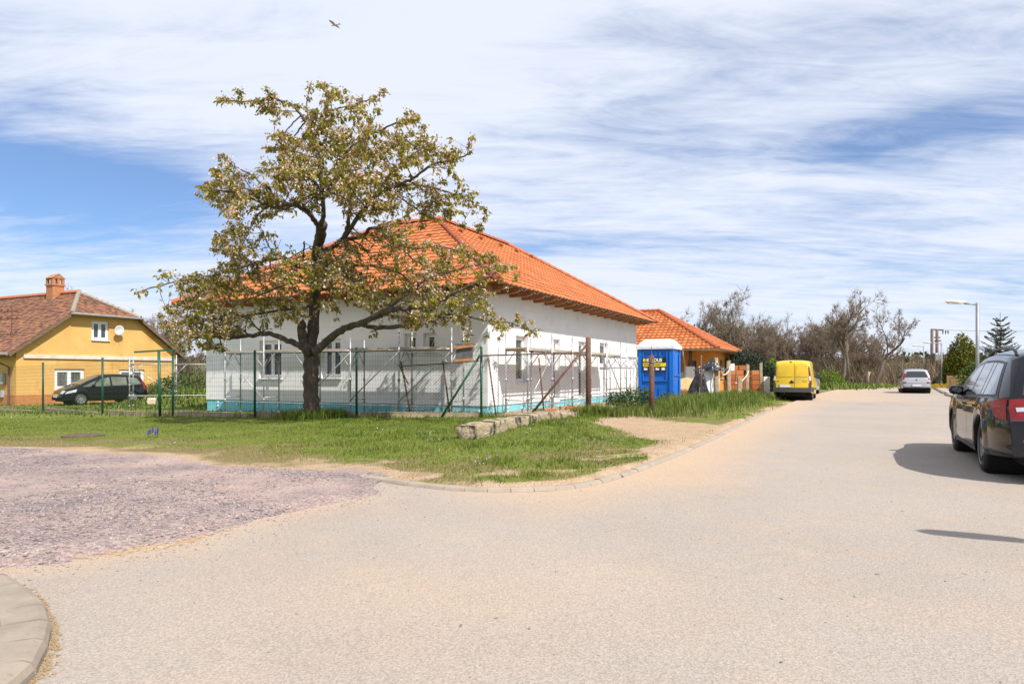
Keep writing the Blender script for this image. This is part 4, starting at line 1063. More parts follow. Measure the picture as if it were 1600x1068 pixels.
# ---- the cherry tree, limbs traced from the photograph and spread in depth
TD = 18.3
tb = Vector(((487 - 800) / FPX * TD, TD, 0)); tb.z = gh(tb.x, tb.y)
cherry = empty('cherry_tree', tb, 0, 'gnarled old cherry tree in faded blossom and young bronze leaf on the front lawn', 'tree')
LIMBS = [
 # trunk
 ([(487, 668, 0), (487, 640, 0), (486, 600, 0), (486, 570, 0), (485, 545, 0)], .33, .2),
 ([(485, 550, 0), (474, 535, -.1), (472, 515, -.15), (470, 503, -.2)], .17, .11),                    # sawn stub
 ([(486, 548, 0), (489, 510, .1), (491, 470, .1), (492, 435, .1), (494, 410, 0), (495, 392, 0), (500, 370, 0), (503, 351, 0)], .20, .125),
 # long low limb to the left
 ([(484, 552, 0), (470, 541, .1), (450, 532, .3), (422, 521, .6), (395, 524, .9), (370, 527, 1.1), (348, 528, 1.3), (325, 522, 1.6), (300, 505, 1.8), (280, 492, 2.0)], .125, .02),
 ([(370, 527, 1.1), (352, 515, 1.0), (340, 505, .9), (310, 500, .8), (275, 515, .7)], .05, .015),
 # right limbs
 ([(488, 552, 0), (505, 538, -.2), (525, 521, -.5), (545, 510, -.8), (570, 503, -1.1), (602, 486, -1.5), (636, 481, -1.8), (668, 478, -2.0), (690, 470, -2.2), (702, 462, -2.4), (735, 445, -2.6), (770, 430, -2.8)], .15, .02),
 ([(560, 506, -1.0), (590, 512, -.8), (632, 509, -.5), (660, 504, -.2), (678, 500, .1), (694, 491, .3), (720, 492, .5), (760, 500, .7), (800, 505, .8), (835, 520, .9)], .085, .015),
 ([(602, 486, -1.5), (630, 462, -1.2), (660, 440, -.9), (700, 425, -.5), (745, 415, 0), (790, 425, .3)], .06, .015),
 # left upper from the stump
 ([(500, 358, 0), (490, 342, -.2), (479, 329, -.4), (458, 321, -.7), (440, 326, -1.0), (410, 318, -1.3), (385, 305, -1.5), (350, 298, -1.7), (315, 297, -1.8)], .085, .015),
 ([(420, 320, -1.2), (398, 340, -1.3), (388, 360, -1.4), (360, 375, -1.5), (340, 372, -1.6)], .035, .012),
 ([(440, 326, -1.0), (420, 300, -.8), (395, 275, -.6), (360, 258, -.4)], .035, .012),
 # leader
 ([(501, 356, 0), (505, 331, .1), (503, 295, .2), (500, 265, .3), (497, 245, .4), (490, 219, .5), (476, 187, .5), (458, 167, .4), (440, 158, .3), (418, 156, .2), (392, 158, .1), (342, 158, 0)], .075, .015),
 ([(478, 190, .5), (465, 205, .8), (450, 225, 1.1), (435, 250, 1.3)], .028, .01),
 ([(470, 180, .5), (455, 195, .2), (440, 215, -.2), (425, 235, -.4)], .025, .01),
 ([(490, 219, .5), (505, 195, .7), (515, 175, .9), (545, 165, 1.0), (590, 152, 1.1)], .035, .012),
 ([(497, 245, .4), (485, 200, 1.0), (480, 160, 1.2), (486, 128, 1.2)], .035, .01),
 ([(502, 290, .2), (530, 250, -.4), (555, 225, -.8), (590, 205, -1.2), (625, 190, -1.5), (650, 185, -1.7)], .05, .012),
 ([(503, 300, .2), (480, 270, -.6), (455, 260, -1.2), (420, 265, -1.7)], .045, .012),
 # right big limb and its forks
 ([(494, 400, 0), (506, 393, .1), (520, 385, .3), (533, 376, .5), (541, 362, .6), (545, 335, .8), (549, 304, 1.0), (555, 270, 1.3), (575, 240, 1.6), (610, 225, 1.9)], .11, .015),
 ([(538, 370, .5), (560, 337, .3), (590, 304, 0), (622, 289, -.3), (645, 279, -.6), (675, 258, -.8), (705, 250, -1.0), (735, 240, -1.2)], .08, .015),
 ([(622, 289, -.3), (660, 290, -.1), (700, 300, .2), (735, 315, .5), (762, 328, .7)], .04, .012),
 ([(605, 296, -.15), (640, 320, -.8), (665, 335, -1.2), (690, 345, -1.4)], .035, .012),
 ([(533, 376, .5), (566, 369, .9), (581, 356, 1.1), (606, 361, 1.4), (626, 381, 1.7), (650, 388, 2.0), (690, 385, 2.3), (735, 400, 2.5), (780, 420, 2.6)], .07, .012),
 ([(610, 365, 1.5), (640, 400, .8), (670, 420, .4), (705, 440, 0)], .04, .012),
 # left middle limbs
 ([(494, 415, 0), (480, 412, -.3), (467, 417, -.6), (449, 405, -.9), (428, 405, -1.3), (398, 411, -1.7), (368, 420, -2.0), (344, 425, -2.3), (326, 435, -2.5), (300, 436, -2.6), (275, 440, -2.7), (215, 456, -2.8)], .085, .012),
 ([(474, 414, -.5), (474, 395, -.5), (475, 377, -.5)], .03, .02),
 ([(398, 411, -1.7), (370, 395, -1.2), (350, 375, -.9), (335, 360, -.7)], .03, .01),
 ([(344, 425, -2.3), (315, 455, -2.0), (285, 475, -1.8), (255, 480, -1.6)], .035, .01),
 ([(491, 475, .1), (470, 482, .5), (452, 483, .8), (422, 487, 1.2), (390, 492, 1.6), (367, 497, 1.9), (347, 507, 2.1), (320, 520, 2.3), (290, 540, 2.4)], .06, .012),
 ([(450, 483, .8), (420, 465, 1.4), (385, 455, 1.9), (345, 455, 2.3), (300, 462, 2.6)], .045, .012),
 ([(492, 440, .1), (465, 440, -.9), (430, 450, -1.7), (395, 465, -2.3), (360, 480, -2.6)], .05, .012),
 # limbs that come towards the camera and go away behind
 ([(492, 430, .1), (505, 425, -1.0), (515, 430, -2.0), (510, 440, -3.0), (495, 445, -3.6)], .06, .012),
 ([(491, 455, .1), (525, 450, 1.0), (560, 455, 2.0), (590, 465, 2.8), (630, 470, 3.4)], .065, .012),
 ([(493, 420, .1), (530, 415, -.8), (575, 415, -1.5), (620, 425, -2.0), (650, 450, -2.3)], .06, .012),
 ([(502, 320, .1), (520, 290, 1.2), (535, 275, 2.2), (560, 270, 2.8)], .045, .012),
 ([(503, 310, .1), (520, 285, -1.0), (545, 275, -2.0), (580, 270, -2.6)], .045, .012),
 ([(498, 250, .4), (520, 225, 1.4), (550, 200, 2.0)], .03, .01),
 ([(590, 304, 0), (610, 270, .8), (640, 245, 1.4), (670, 225, 1.8)], .04, .012),
]
OUTLINE = [(208, 456), (240, 436), (262, 416), (300, 428), (330, 422), (348, 402), (324, 385), (326, 360), (362, 346), (348, 330), (326, 312), (292, 298), (330, 284), (325, 243), (346, 238), (378, 256), (412, 250),
           (415, 215), (425, 182), (380, 176), (334, 162), (334, 150), (368, 152), (370, 138), (405, 127), (442, 138), (470, 162), (475, 122), (486, 115), (502, 130), (526, 126), (562, 148), (602, 134), (604, 172), (580, 192),
           (612, 200), (640, 165), (658, 188), (704, 188), (708, 220), (748, 212), (756, 250), (708, 266), (718, 282), (742, 298), (774, 326), (752, 358), (725, 360), (700, 338), (685, 345), (692, 372), (740, 385), (772, 396), (815, 422), (802, 452), (772, 462), (772, 488), (822, 488),
           (856, 530), (842, 548), (800, 532), (764, 540), (757, 560), (735, 532), (700, 522), (676, 517), (640, 513), (604, 522), (572, 532), (552, 552), (520, 534), (500, 500), (470, 498), (430, 515), (400, 520), (372, 535), (345, 548), (300, 540), (276, 580), (262, 560), (262, 525), (246, 490), (236, 462)]
GAPS = [(470, 366, 26, 24), (522, 340, 17, 30), (432, 352, 28, 12), (512, 365, 22, 20), (470, 345, 20, 14), (462, 195, 20, 18), (565, 352, 18, 9), (660, 365, 26, 8)]
def proj(p): return 800 + p.x / p.y * FPX, HOR - (p.z - CAMH) / p.y * FPX
def in_crown(p):
    x, y = proj(p)
    n = len(OUTLINE); j = n - 1; I = False
    for i in range(n):
        xi, yi = OUTLINE[i]; xj, yj = OUTLINE[j]
        if (yi > y) != (yj > y) and x < (xj - xi) * (y - yi) / (yj - yi) + xi: I = not I
        j = i
    if not I: return False
    return all(((x - a) / c) ** 2 + ((y - b) / d) ** 2 > 1 for a, b, c, d in GAPS)
rt = random.Random(77)
mb = MB(); shoots = []; cen = px(500, 420, TD)
def side_branch(p, d0, L, r, lev):
    """a crooked side branch; returns nothing, adds wood and leaf clusters"""
    n = max(3, int(L / .13)); pts = [p.copy()]; d = d0.normalized()
    for i in range(n):
        d = (d + Vector((rt.uniform(-.28, .28), rt.uniform(-.28, .28), rt.uniform(-.2, .22) - (0.05 if i > n * .6 else 0)))).normalized()
        pts.append(pts[-1] + d * (L / n))
    k = len(pts)
    for i, q in enumerate(pts):
        if i > 1 and not in_crown(q): k = i; break
    pts = pts[:k]
    if len(pts) < 3: return
    mb.tube(pts, [r * (1 - .75 * i / len(pts)) for i in range(len(pts))], 5 if r > .012 else 3, cap=False)
    for i, q in enumerate(pts):
        if i >= 1: shoots.append((q, (pts[i] - pts[i - 1]).normalized()))
        if lev > 0 and i >= 1 and rt.random() < .55:
            dd = (pts[i] - pts[i - 1]).normalized(); s = dd.cross(Vector((rt.uniform(-1, 1), rt.uniform(-1, 1), rt.uniform(-1, 1)))).normalized()
            side_branch(q, dd * .5 + s, L * rt.uniform(.35, .6), r * .55, lev - 1)
    shoots.append((pts[-1], d))
for pts, r0, r1 in LIMBS:
    pts = [(a, b, (c if c < 0 else c * .45 - .3 * (r0 < .2)) - 2.5 * smooth(430, 300, b)) for a, b, c in pts]
    W = [px(a, b, TD + c) for a, b, c in pts]; S = catmull(W, 5); n = len(S)
    S = [p + Vector((rt.uniform(-1, 1), rt.uniform(-1, 1), rt.uniform(-1, 1))) * (0.012 + 0.05 * r0) for p in S]
    r0 = r0 if r0 == .33 else r0 * .8
    rad = [(r0 + (r1 - r0) * (i / (n - 1)) ** .8) * (1 + .12 * math.sin(i * 1.7) * rt.random()) for i in range(n)]
    if r0 == .33:   # root flare
        for i in range(n): rad[i] = .208 + .13 * max(0, 1 - i / 6.0) ** 2 + .012 * math.sin(i * 1.3)
    mb.tube(S, rad, 12 if r0 > .1 else 7)
    acc = 0
    for i in range(1, n):
        acc += (S[i] - S[i - 1]).length
        if rad[i] < .062 and acc > .16:
            acc = 0; d = (S[i] - S[i - 1]).normalized()
            s = d.cross(Vector((rt.uniform(-1, 1), rt.uniform(-1, 1), rt.uniform(-1, 1)))).normalized(); s.z = s.z * .7 + .12
            side_branch(S[i], d * .35 + s, rt.uniform(.45, 1.25), max(.009, rad[i] * .45), 1)
        if rad[i] < .028: shoots.append((S[i], d if i > 1 else Vector((0, 0, 1))))
trunk = mb.build('trunk', M_BARK, cherry, smooth_=True)
# knots and the sawn faces
LP, LD, LS, LT, BP, BD, BS, BT = [], [], [], [], [], [], [], []
shoots = [s for s in shoots if in_crown(s[0])]
print('shoots', len(shoots))
if len(shoots) > 3800: rt.shuffle(shoots); shoots = shoots[:3800]
for q, d in shoots:
    clump = vnoise(np.array([q.x + q.y * .3]), np.array([q.z]), .55, 3)[0]
    nleaf = rt.choice((6, 7, 8)) if clump > .36 else rt.choice((2, 3))
    base_t = rt.betavariate(2.2, 2.2)
    for _ in range(nleaf):
        a = rt.uniform(0, 6.283); spread = rt.uniform(.3, 1.0)
        LP.append(q + Vector((rt.gauss(0, .035), rt.gauss(0, .035), rt.gauss(0, .03)))); LD.append((math.cos(a) * spread + d.x * .3, math.sin(a) * spread + d.y * .3, -rt.uniform(.1, 1.1)))
        LS.append(rt.uniform(.085, .15)); LT.append(min(1, max(0, base_t * .6 + rt.betavariate(1.6, 2) * .45)))
    if clump > .25:
        for _ in range(rt.choice((6, 8, 11, 14)) if rt.random() < .85 else 0):
            BP.append(q + Vector((rt.gauss(0, .06), rt.gauss(0, .06), rt.gauss(-.02, .05)))); BD.append((rt.gauss(0, 1), rt.gauss(0, 1), rt.gauss(0, 1)))
            BS.append(rt.uniform(.038, .065)); BT.append(rt.random())
LS = np.array(LS); BS = np.array(BS)
quads_cloud('leaves', LP, LD, LS, LS * nr.uniform(.42, .55, len(LS)), M_LEAF, cherry, np.array(LT))
quads_cloud('blossom', BP, BD, BS, BS * .9, M_BLOS, cherry, np.array(BT), fold=.1)

# ---- bare trees
def bare_tree_mesh(seed, H, spread=1.0, lean=(0, 0), forks=3, dens=1.0, curl=.22):
    r = random.Random(seed); tr = MB(); tw = MB()
    def grow(p, d, L, rad, lev):
        n = max(2, int(L / (.35 if lev < 2 else .28))); pts = [p]; rads = [rad]; q = p.copy()
        for i in range(n):
            d = (d + Vector((r.gauss(0, curl), r.gauss(0, curl), r.gauss(0, curl * .7) + (.10 if lev < 3 else .04)))).normalized()
            q = q + d * (L / n); pts.append(q.copy()); rads.append(rad * (1 - (.62 if lev else .5) * (i + 1) / n))
        (tr if lev < 2 else tw).tube(pts, rads, (7, 5, 4, 3, 3)[min(lev, 4)], cap=False)
        if lev >= 4: return
        k = int((4, 7, 7, 8)[lev] * dens + r.random())
        for c in range(k):
            t = r.uniform(.35 if lev == 0 else .2, 1.0); i = min(n, max(1, int(t * n)))
            dd = (pts[i] - pts[i - 1]).normalized(); s = dd.cross(Vector((r.gauss(0, 1), r.gauss(0, 1), r.gauss(0, 1)))).normalized()
            a = r.uniform(.5, 1.15) * spread
            grow(pts[i], dd * math.cos(a) + s * math.sin(a) + Vector((0, 0, .12)), L * r.uniform(.36, .62), max(rads[i] * r.uniform(.5, .75), .0115), lev + 1)
    f = 1 if forks < 2 else forks
    for k in range(f):
        a = r.uniform(0, 6.28); grow(Vector((0, 0, -.2)) + Vector((math.cos(a), math.sin(a), 0)) * (.1 * (f > 1)), Vector((lean[0] + .22 * math.cos(a) * (f > 1), lean[1] + .22 * math.sin(a) * (f > 1), 1)), H * .56 * r.uniform(.85, 1.1), H * .016 * (1 if f == 1 else .75), 0)
    return tr, tw
def make_bare(name, seed, H, **k):
    t = empty(name, (0, 0, 0)); tr, tw = bare_tree_mesh(seed, H, **k)
    hmax = max(v[2] for v in tr.v + tw.v); k_ = 10.0 / hmax
    for b_ in (tr, tw): b_.v = [(a * (.5 + .5 * k_), b * (.5 + .5 * k_), c * k_) for a, b, c in b_.v]
    tr.build('trunk', M_GREYBARK, t, local=True, smooth_=True); tw.build('crown', M_TWIG, t, local=True, smooth_=True)
    return t
protos = [make_bare('bare_tree', 101, 10, forks=1, curl=.2), make_bare('bare_tree', 102, 10, forks=2), make_bare('bare_tree', 103, 10, forks=2, spread=.8, lean=(.1, 0)), make_bare('bare_tree', 104, 10, forks=3, spread=.9, lean=(-.1, 0)),
          make_bare('bare_tree', 105, 10, forks=1, lean=(.28, -.05), spread=.9)]
used = set()
def plant(k, x, y, h, rz, label, group=None, z=None):
    o = protos[k] if k not in used else copy_tree(protos[k]); used.add(k)
    o.location = (x, y, gh(x, y) if z is None else z); s = h / 10.0; o.scale = (s, s, s); o.rotation_euler = (0, 0, rz)
    tag(o, label, 'tree', group); return o
def plant_px(k, pxx, top, d, rz, label, group=None):
    x = (pxx - 800) / FPX * d; h = CAMH + (HOR - top) / FPX * d - gh(x, d); return plant(k, x, d, h, rz, label, group)
WG = 'bare trees of the roadside wood'
plant_px(1, 1098, 447, 78, .4, 'bare twisted tree standing alone behind the small orange tiled roof', WG)
plant_px(0, 1172, 455, 76, 1.9, 'bare crooked tree with a forked top rising above the dark juniper bush', WG)
plant_px(2, 1318, 440, 66, .2, 'tallest bare tree of the wood, beyond the yellow van and to its right', WG)
plant_px(4, 1362, 475, 64, .1, 'bare tree leaning out towards the road at the right end of the wood', WG)
rw = random.Random(9)
for i in range(34):
    t = (i + rw.uniform(0, 1)) / 34.0; pxx = 1085 + t * 285 + rw.uniform(-8, 8); d = 88 - 22 * t + rw.uniform(0, 20)
    top = 478 + 16 * abs(math.sin(i * 1.9)) + rw.uniform(-6, 26) + (18 if pxx < 1110 else 0) + max(0, (pxx - 1340)) * .9
    plant_px(rw.randrange(5), pxx, top, d, rw.uniform(0, 6.28), 'bare grey brown tree in the thick of the leafless wood behind the van', WG)
LG = 'bare trees behind the old yellow house'
for (pxx, top, d, k) in ((172, 452, 62, 0), (207, 476, 66, 1), (232, 480, 60, 3), (262, 470, 58, 2), (288, 500, 62, 3)):
    plant_px(k, pxx, top, d, pxx * .1, 'bare leafless tree between the yellow house and the white bungalow', LG)
for (pxx, top, d, k) in ((1003, 478, 95, 0), (1036, 487, 100, 2)):
    plant_px(k, pxx, top, d, pxx * .1, 'bare treetop showing over the ridge of the orange tiled house', 'bare treetops over the orange roofs')
def stems(name, n, line, depth, h0, h1, r, m, label, cat, lean=.35, seed=1):
    q = np.random.RandomState(seed); t = q.rand(n); a, b = np.array(line[0]), np.array(line[1])
    P = a[None] + (b - a)[None] * t[:, None]; nrm = np.array([-(b - a)[1], (b - a)[0]]); nrm = nrm / np.linalg.norm(nrm)
    if nrm[1] < 0: nrm = -nrm
    P = P + nrm[None] * (q.rand(n) * depth)[:, None]; Z = ground_h(P[:, 0], P[:, 1]); H = q.uniform(h0, h1, n) * (.75 + .5 * vnoise(P[:, 0], P[:, 1], 4, 8))
    d = np.stack([q.normal(0, lean, n), q.normal(0, lean, n), np.ones(n)], -1); bend = np.stack([q.normal(0, lean, n), q.normal(0, lean, n), np.zeros(n)], -1)
    V_ = []; 
    side = np.stack([np.cos(q.rand(n) * 6.28), np.sin(q.rand(n) * 6.28), np.zeros(n)], -1)
    for k, f in enumerate((0, .35, .7, 1.0)):
        c = np.stack([P[:, 0], P[:, 1], Z], -1) + d * (H * f)[:, None] + bend * (H * f * f)[:, None]; w = r * (1 - .8 * f)
        V_ += [c - side * w, c + side * w]
    vv = np.stack(V_, 1).reshape(-1, 3); i = 8 * np.arange(n)[:, None]
    ff = np.concatenate([i + np.array([[2 * k, 2 * k + 1, 2 * k + 3, 2 * k + 2]]) for k in range(3)], 1).reshape(-1, 4)
    return tag(np_mesh(name, vv, ff, 4, m, tint=np.repeat(q.rand(n), 3)), label, cat, kind='stuff')
M_BRUSH = attr_mat('brushwood', [(0, (0.10, 0.072, 0.05)), (.5, (0.17, 0.125, 0.085)), (.85, (0.25, 0.19, 0.125)), (1, (0.22, 0.20, 0.08))], .95)
stems('undergrowth', 5000, [((1090 - 800) / FPX * 90, 90), ((1368 - 800) / FPX * 65, 65)], 22, 1.2, 3.6, .03, M_BRUSH, 'dense brown leafless undergrowth filling the foot of the wood', 'undergrowth', seed=4)
stems('undergrowth', 1500, [(-43, 64), (-22, 56)], 8, 1.2, 4.2, .03, M_BRUSH, 'brown leafless undergrowth behind the grassy mound on the left', 'undergrowth', seed=6)
stems('undergrowth', 2600, [((1375 - 800) / FPX * 150, 150), ((1440 - 800) / FPX * 170, 170)], 30, 1, 2.6, .05, M_BRUSH, 'low brown scrub along the far field beside the road', 'undergrowth', seed=8)
# ---- distant tree belt on the skyline
q = np.random.RandomState(12)
def far_belt(name, n, x0, x1, y0, y1, h, s, m, label, seed):
    q = np.random.RandomState(seed); X = q.uniform(x0, x1, n); Y = q.uniform(y0, y1, n); hh = h * (.35 + .9 * vnoise(X, Y * 0, 60, seed))
    P = np.stack([X, Y, ground_h(X, Y) + hh * q.rand(n)], -1); D = q.normal(size=(n, 3))
    S = q.uniform(.5, 1, n) * s
    o = quads_cloud(name, P, D, S, S * .8, m, None, q.rand(n)); return tag(o, label, 'trees', kind='stuff')
M_FARTREE = attr_mat('far_foliage', [(0, (0.05, 0.06, 0.035)), (.5, (0.075, 0.085, 0.05)), (1, (0.11, 0.095, 0.065))], .95)
far_belt('distant_trees', 9000, -700, 1500, 1000, 1060, 12, 8, M_FARTREE, 'dark distant belt of trees along the skyline', 3)
far_belt('distant_trees', 5000, 150, 420, 300, 330, 5, 2.6, M_FARTREE, 'hazy green hedge across the fields at the end of the road', 5)

# ---- evergreens and shrubs
def leaf_shrub(name, loc, shape, n, size, m, label, cat='shrub', group=None, seed=1, trunk_h=0, up=.3, stemn=10):
    q = np.random.RandomState(seed); o = empty(name, loc, 0, label, cat, group); loc = np.array(loc)
    P = []; T = []
    while len(P) < n:
        p = q.uniform(-1, 1, 3); z = (p[2] + 1) / 2
        rr = math.hypot(p[0], p[1]); a = math.atan2(p[1], p[0]); lim = shape(z) * (.72 + .42 * vnoise(np.array([a * 2.2 + 7]), np.array([z * 7 + seed]), 1, seed)[0])
        if rr < lim and (rr > lim * .45 or q.rand() < .25): P.append((p[0], p[1], z)); T.append(.5 * q.rand() + .5 * vnoise(np.array([p[0] * 5 + 9]), np.array([z * 9 + p[1] * 5]), 1, 2)[0])
    P = np.array(P); sx, sy, sz = size[:3]; ls = size[3]
    D = np.stack([P[:, 0], P[:, 1], np.full(n, up)], -1) + q.normal(0, .5, (n, 3)); P = P * np.array([sx, sy, sz]) + loc + np.array([0, 0, .02])
    S = q.uniform(.6, 1.2, n) * ls
    quads_cloud('foliage', P, D, S, S * size[4], m, o, np.array(T))
    w = MB(); rr = random.Random(seed)
    if trunk_h: w.tube([(0, 0, -.1), (0.02, 0, trunk_h * .5), (0, 0.01, trunk_h)], [.09, .07, .015], 7)
    for k in range(stemn):
        a = rr.uniform(0, 6.28); e = Vector((math.cos(a) * sx * .7, math.sin(a) * sy * .7, sz * rr.uniform(.4, .85))); z0 = trunk_h * rr.uniform(.1, .6)
        w.tube([(0, 0, z0), (e.x * .5, e.y * .5, z0 + (e.z - z0) * .6), e], [.025, .018, .006], 4, cap=False)
    w.build('trunk' if trunk_h else 'stems', M_GREYBARK, o, local=True)
    return o
M_THUJA = attr_mat('thuja_leaf', [(0, (0.05, 0.065, 0.01)), (.5, (0.14, 0.15, 0.018)), (1, (0.26, 0.24, 0.03))], .7, .15)
M_JUNI = attr_mat('juniper_leaf', [(0, (0.012, 0.022, 0.014)), (.6, (0.03, 0.05, 0.026)), (1, (0.06, 0.085, 0.045))], .7, .1)
M_LIME = attr_mat('lime_leaf', [(0, (0.08, 0.14, 0.008)), (.5, (0.16, 0.26, 0.012)), (1, (0.25, 0.36, 0.02))], .6, .3)
M_HEDGE = attr_mat('hedge_leaf', [(0, (0.03, 0.055, 0.015)), (.5, (0.07, 0.11, 0.025)), (1, (0.12, 0.17, 0.035))], .7, .2)
M_YFLOW = attr_mat('yellow_flower', [(0, (0.40, 0.28, 0.01)), (1, (0.70, 0.50, 0.02))], .7, .2)
cone = lambda z: (1 - z) ** .75 * (.75 + .5 * min(1, z * 4)) if z > .02 else .5
dome = lambda z: math.sqrt(max(0, 1 - z * z)) * (.85 + .15 * min(1, z * 5))
def at(pxx, d): 
    x = (pxx - 800) / FPX * d; return (x, d, gh(x, d))
leaf_shrub('thuja', at(1504, 56), cone, 9000, (1.75, 1.75, 4.7, .24, .5), M_THUJA, 'golden green cone shaped thuja beside the lamp posts', 'tree', seed=3, trunk_h=4.2)
leaf_shrub('juniper', at(1166, 50), dome, 5200, (2.1, 1.6, 3.0, .26, .3), M_JUNI, 'big dark green juniper bush behind the brick pallet', seed=4)
leaf_shrub('juniper', at(1196, 46), dome, 2400, (1.0, .9, 2.0, .22, .3), M_JUNI, 'lower dark juniper sprawling between the last concrete post and the van', seed=14)
leaf_shrub('shrub', at(1207, 48), dome, 2000, (.95, .9, 2.25, .16, .7), M_LIME, 'bright lime green shrub just left of the yellow van', seed=5)
leaf_shrub('shrub', at(1296, 60), dome, 900, (1.5, .8, 1.6, .18, .6), M_LIME, 'small fresh green shrub at the edge of the wood right of the van', seed=6)
leaf_shrub('hedge', at(1548, 46), lambda z: .95 * (1 - z ** 5) , 5200, (2.4, 1.1, 2.15, .17, .6), M_HEDGE, 'rounded green hedge behind the black estate car below the spruce', 'hedge', seed=7)
leaf_shrub('shrub', at(1588, 50), dome, 2600, (1.6, 1.2, 2.6, .2, .5), M_HEDGE, 'dark green shrub right of the spruce at the photo edge', seed=8)
leaf_shrub('shrub', at(1466, 60), dome, 900, (.62, .6, 1.0, .12, .6), M_JUNI, 'small dark round bush at the foot of the transformer posts', seed=9)
leaf_shrub('shrub', at(1478, 57), dome, 600, (.4, .4, .75, .1, .6), M_LIME, 'small light green ball shrub right of the dark round bush', seed=10)
leaf_shrub('flower_bed', at(1472, 55), dome, 900, (1.5, .6, .42, .08, .9), M_YFLOW, 'low mat of yellow flowers beside the far lamp post', 'flowers', seed=11)
leaf_shrub('flower_bed', at(1511, 50), dome, 700, (.7, .5, 1.5, .09, .9), M_YFLOW, 'yellow forsythia peeping over the brick garden wall', 'flowers', seed=12)
leaf_shrub('weeds', at(993, 20.3), dome, 1500, (.75, .55, .72, .09, .6), M_HEDGE, 'leafy green weeds growing in front of the blue toilet', 'weeds', seed=15, stemn=14)
leaf_shrub('weeds', at(1044, 22.2), dome, 500, (.45, .35, .5, .08, .6), M_HEDGE, 'dark weeds at the right foot of the blue toilet', 'weeds', seed=16)
leaf_shrub('weeds', at(961, 24.5), dome, 400, (.35, .3, .5, .08, .6), M_HEDGE, 'weeds sprouting by the white wall between scaffold legs', 'weeds', seed=17)
leaf_shrub('shrub', at(300, 42), dome, 2200, (2.6, 1.5, 1.9, .17, .6), M_HEDGE, 'green bush behind the scaffold end left of the bungalow', seed=18)
leaf_shrub('shrub', at(264, 45), dome, 1800, (2.4, 1.3, 1.1, .15, .6), M_HEDGE, 'green bush on the mound right of the yellow house', seed=19)
# spruce with a long leader
def spruce(loc, H, Rr, seed):
    o = empty('spruce', loc, 0, 'young spruce with a long bare leader and tiers of short branches', 'tree'); r = random.Random(seed); w = MB(); P, D, S, T = [], [], [], []
    w.tube([(0, 0, -.1), (0, 0, H * .5), (0, 0, H)], [.09, .05, .012], 7)
    z = .5
    while z < H * .93:
        f = z / H; n = r.choice((5, 6, 7)); L = Rr * (1 - f) ** .8 * r.uniform(.85, 1.1) + .1
        for k in range(n):
            a = 6.28 * k / n + r.uniform(-.3, .3); e = Vector((math.cos(a), math.sin(a), r.uniform(.25, .75))) * L; b = Vector((0, 0, z))
            m_ = b + e * .55 - Vector((0, 0, .1 * L)); w.tube([b, m_, b + e], [.018, .012, .004], 4, cap=False)
            for j in range(int(10 + 110 * L)):
                t = r.uniform(.05, 1); p = b + e * t - Vector((0, 0, .2 * L * t * (1 - t))); s = Vector((-e.y, e.x, 0)).normalized()
                P.append(Vector(loc) + p + s * r.uniform(-.22, .22) * L * (1 - t * .6)); D.append(e.normalized() * .8 + s * r.uniform(-1, 1) + Vector((0, 0, r.uniform(-.4, .4)))); S.append(r.uniform(.09, .17)); T.append(r.random())
        z += .16 + .26 * f
    w.build('trunk', M_GREYBARK, o, local=True); S = np.array(S)
    quads_cloud('needles', P, D, S, S * .3, M_THUJA2, o, np.array(T)); return o
M_THUJA2 = attr_mat('spruce_needles', [(0, (0.03, 0.045, 0.02)), (.5, (0.06, 0.08, 0.03)), (1, (0.11, 0.125, 0.045))], .7)
spruce(at(1563, 50), 5.75, 1.75, 2)
# ------------------------------------------------------------------ scaffolding, fences and the building site
M_GALV = mat('galvanised_tube', (0.36, 0.36, 0.37), (0.50, 0.50, 0.51), scale=4, rough=0.45, metal=0.55, c3=(0.20, 0.15, 0.12), s3=7, f3=(0.62, 0.72))
M_RUSTY = mat('rusty_tube', (0.085, 0.042, 0.03), (0.16, 0.085, 0.055), scale=7, rough=0.85, c3=(0.22, 0.12, 0.075), s3=20, f3=(0.6, 0.72), bump=.3)
M_GREEN = mat('green_paint', (0.008, 0.065, 0.035), (0.012, 0.09, 0.05), scale=3, rough=0.4)
M_GWIRE = mat('green_wire', (0.012, 0.04, 0.026), rough=0.5)
M_WIRE = mat('galvanised_wire', (0.17, 0.155, 0.145), rough=0.5, metal=0.4)
M_PLANK = mat('scaffold_plank', (0.40, 0.30, 0.19), (0.52, 0.41, 0.27), scale=2, rough=0.9, stretch=(6, 1, 1))
M_OLDWOOD = mat('weathered_wood', (0.24, 0.175, 0.11), (0.36, 0.275, 0.18), scale=3, rough=0.95, stretch=(1, 1, .25), bump=.4, bscale=30)
M_CPOST = mat('old_concrete_post', (0.30, 0.23, 0.15), (0.42, 0.33, 0.225), scale=5, rough=0.95, bump=.5, bscale=40, c3=(0.20, 0.155, 0.10), s3=14, f3=(.58, .7))
Z = Vector((0, 0, 1))

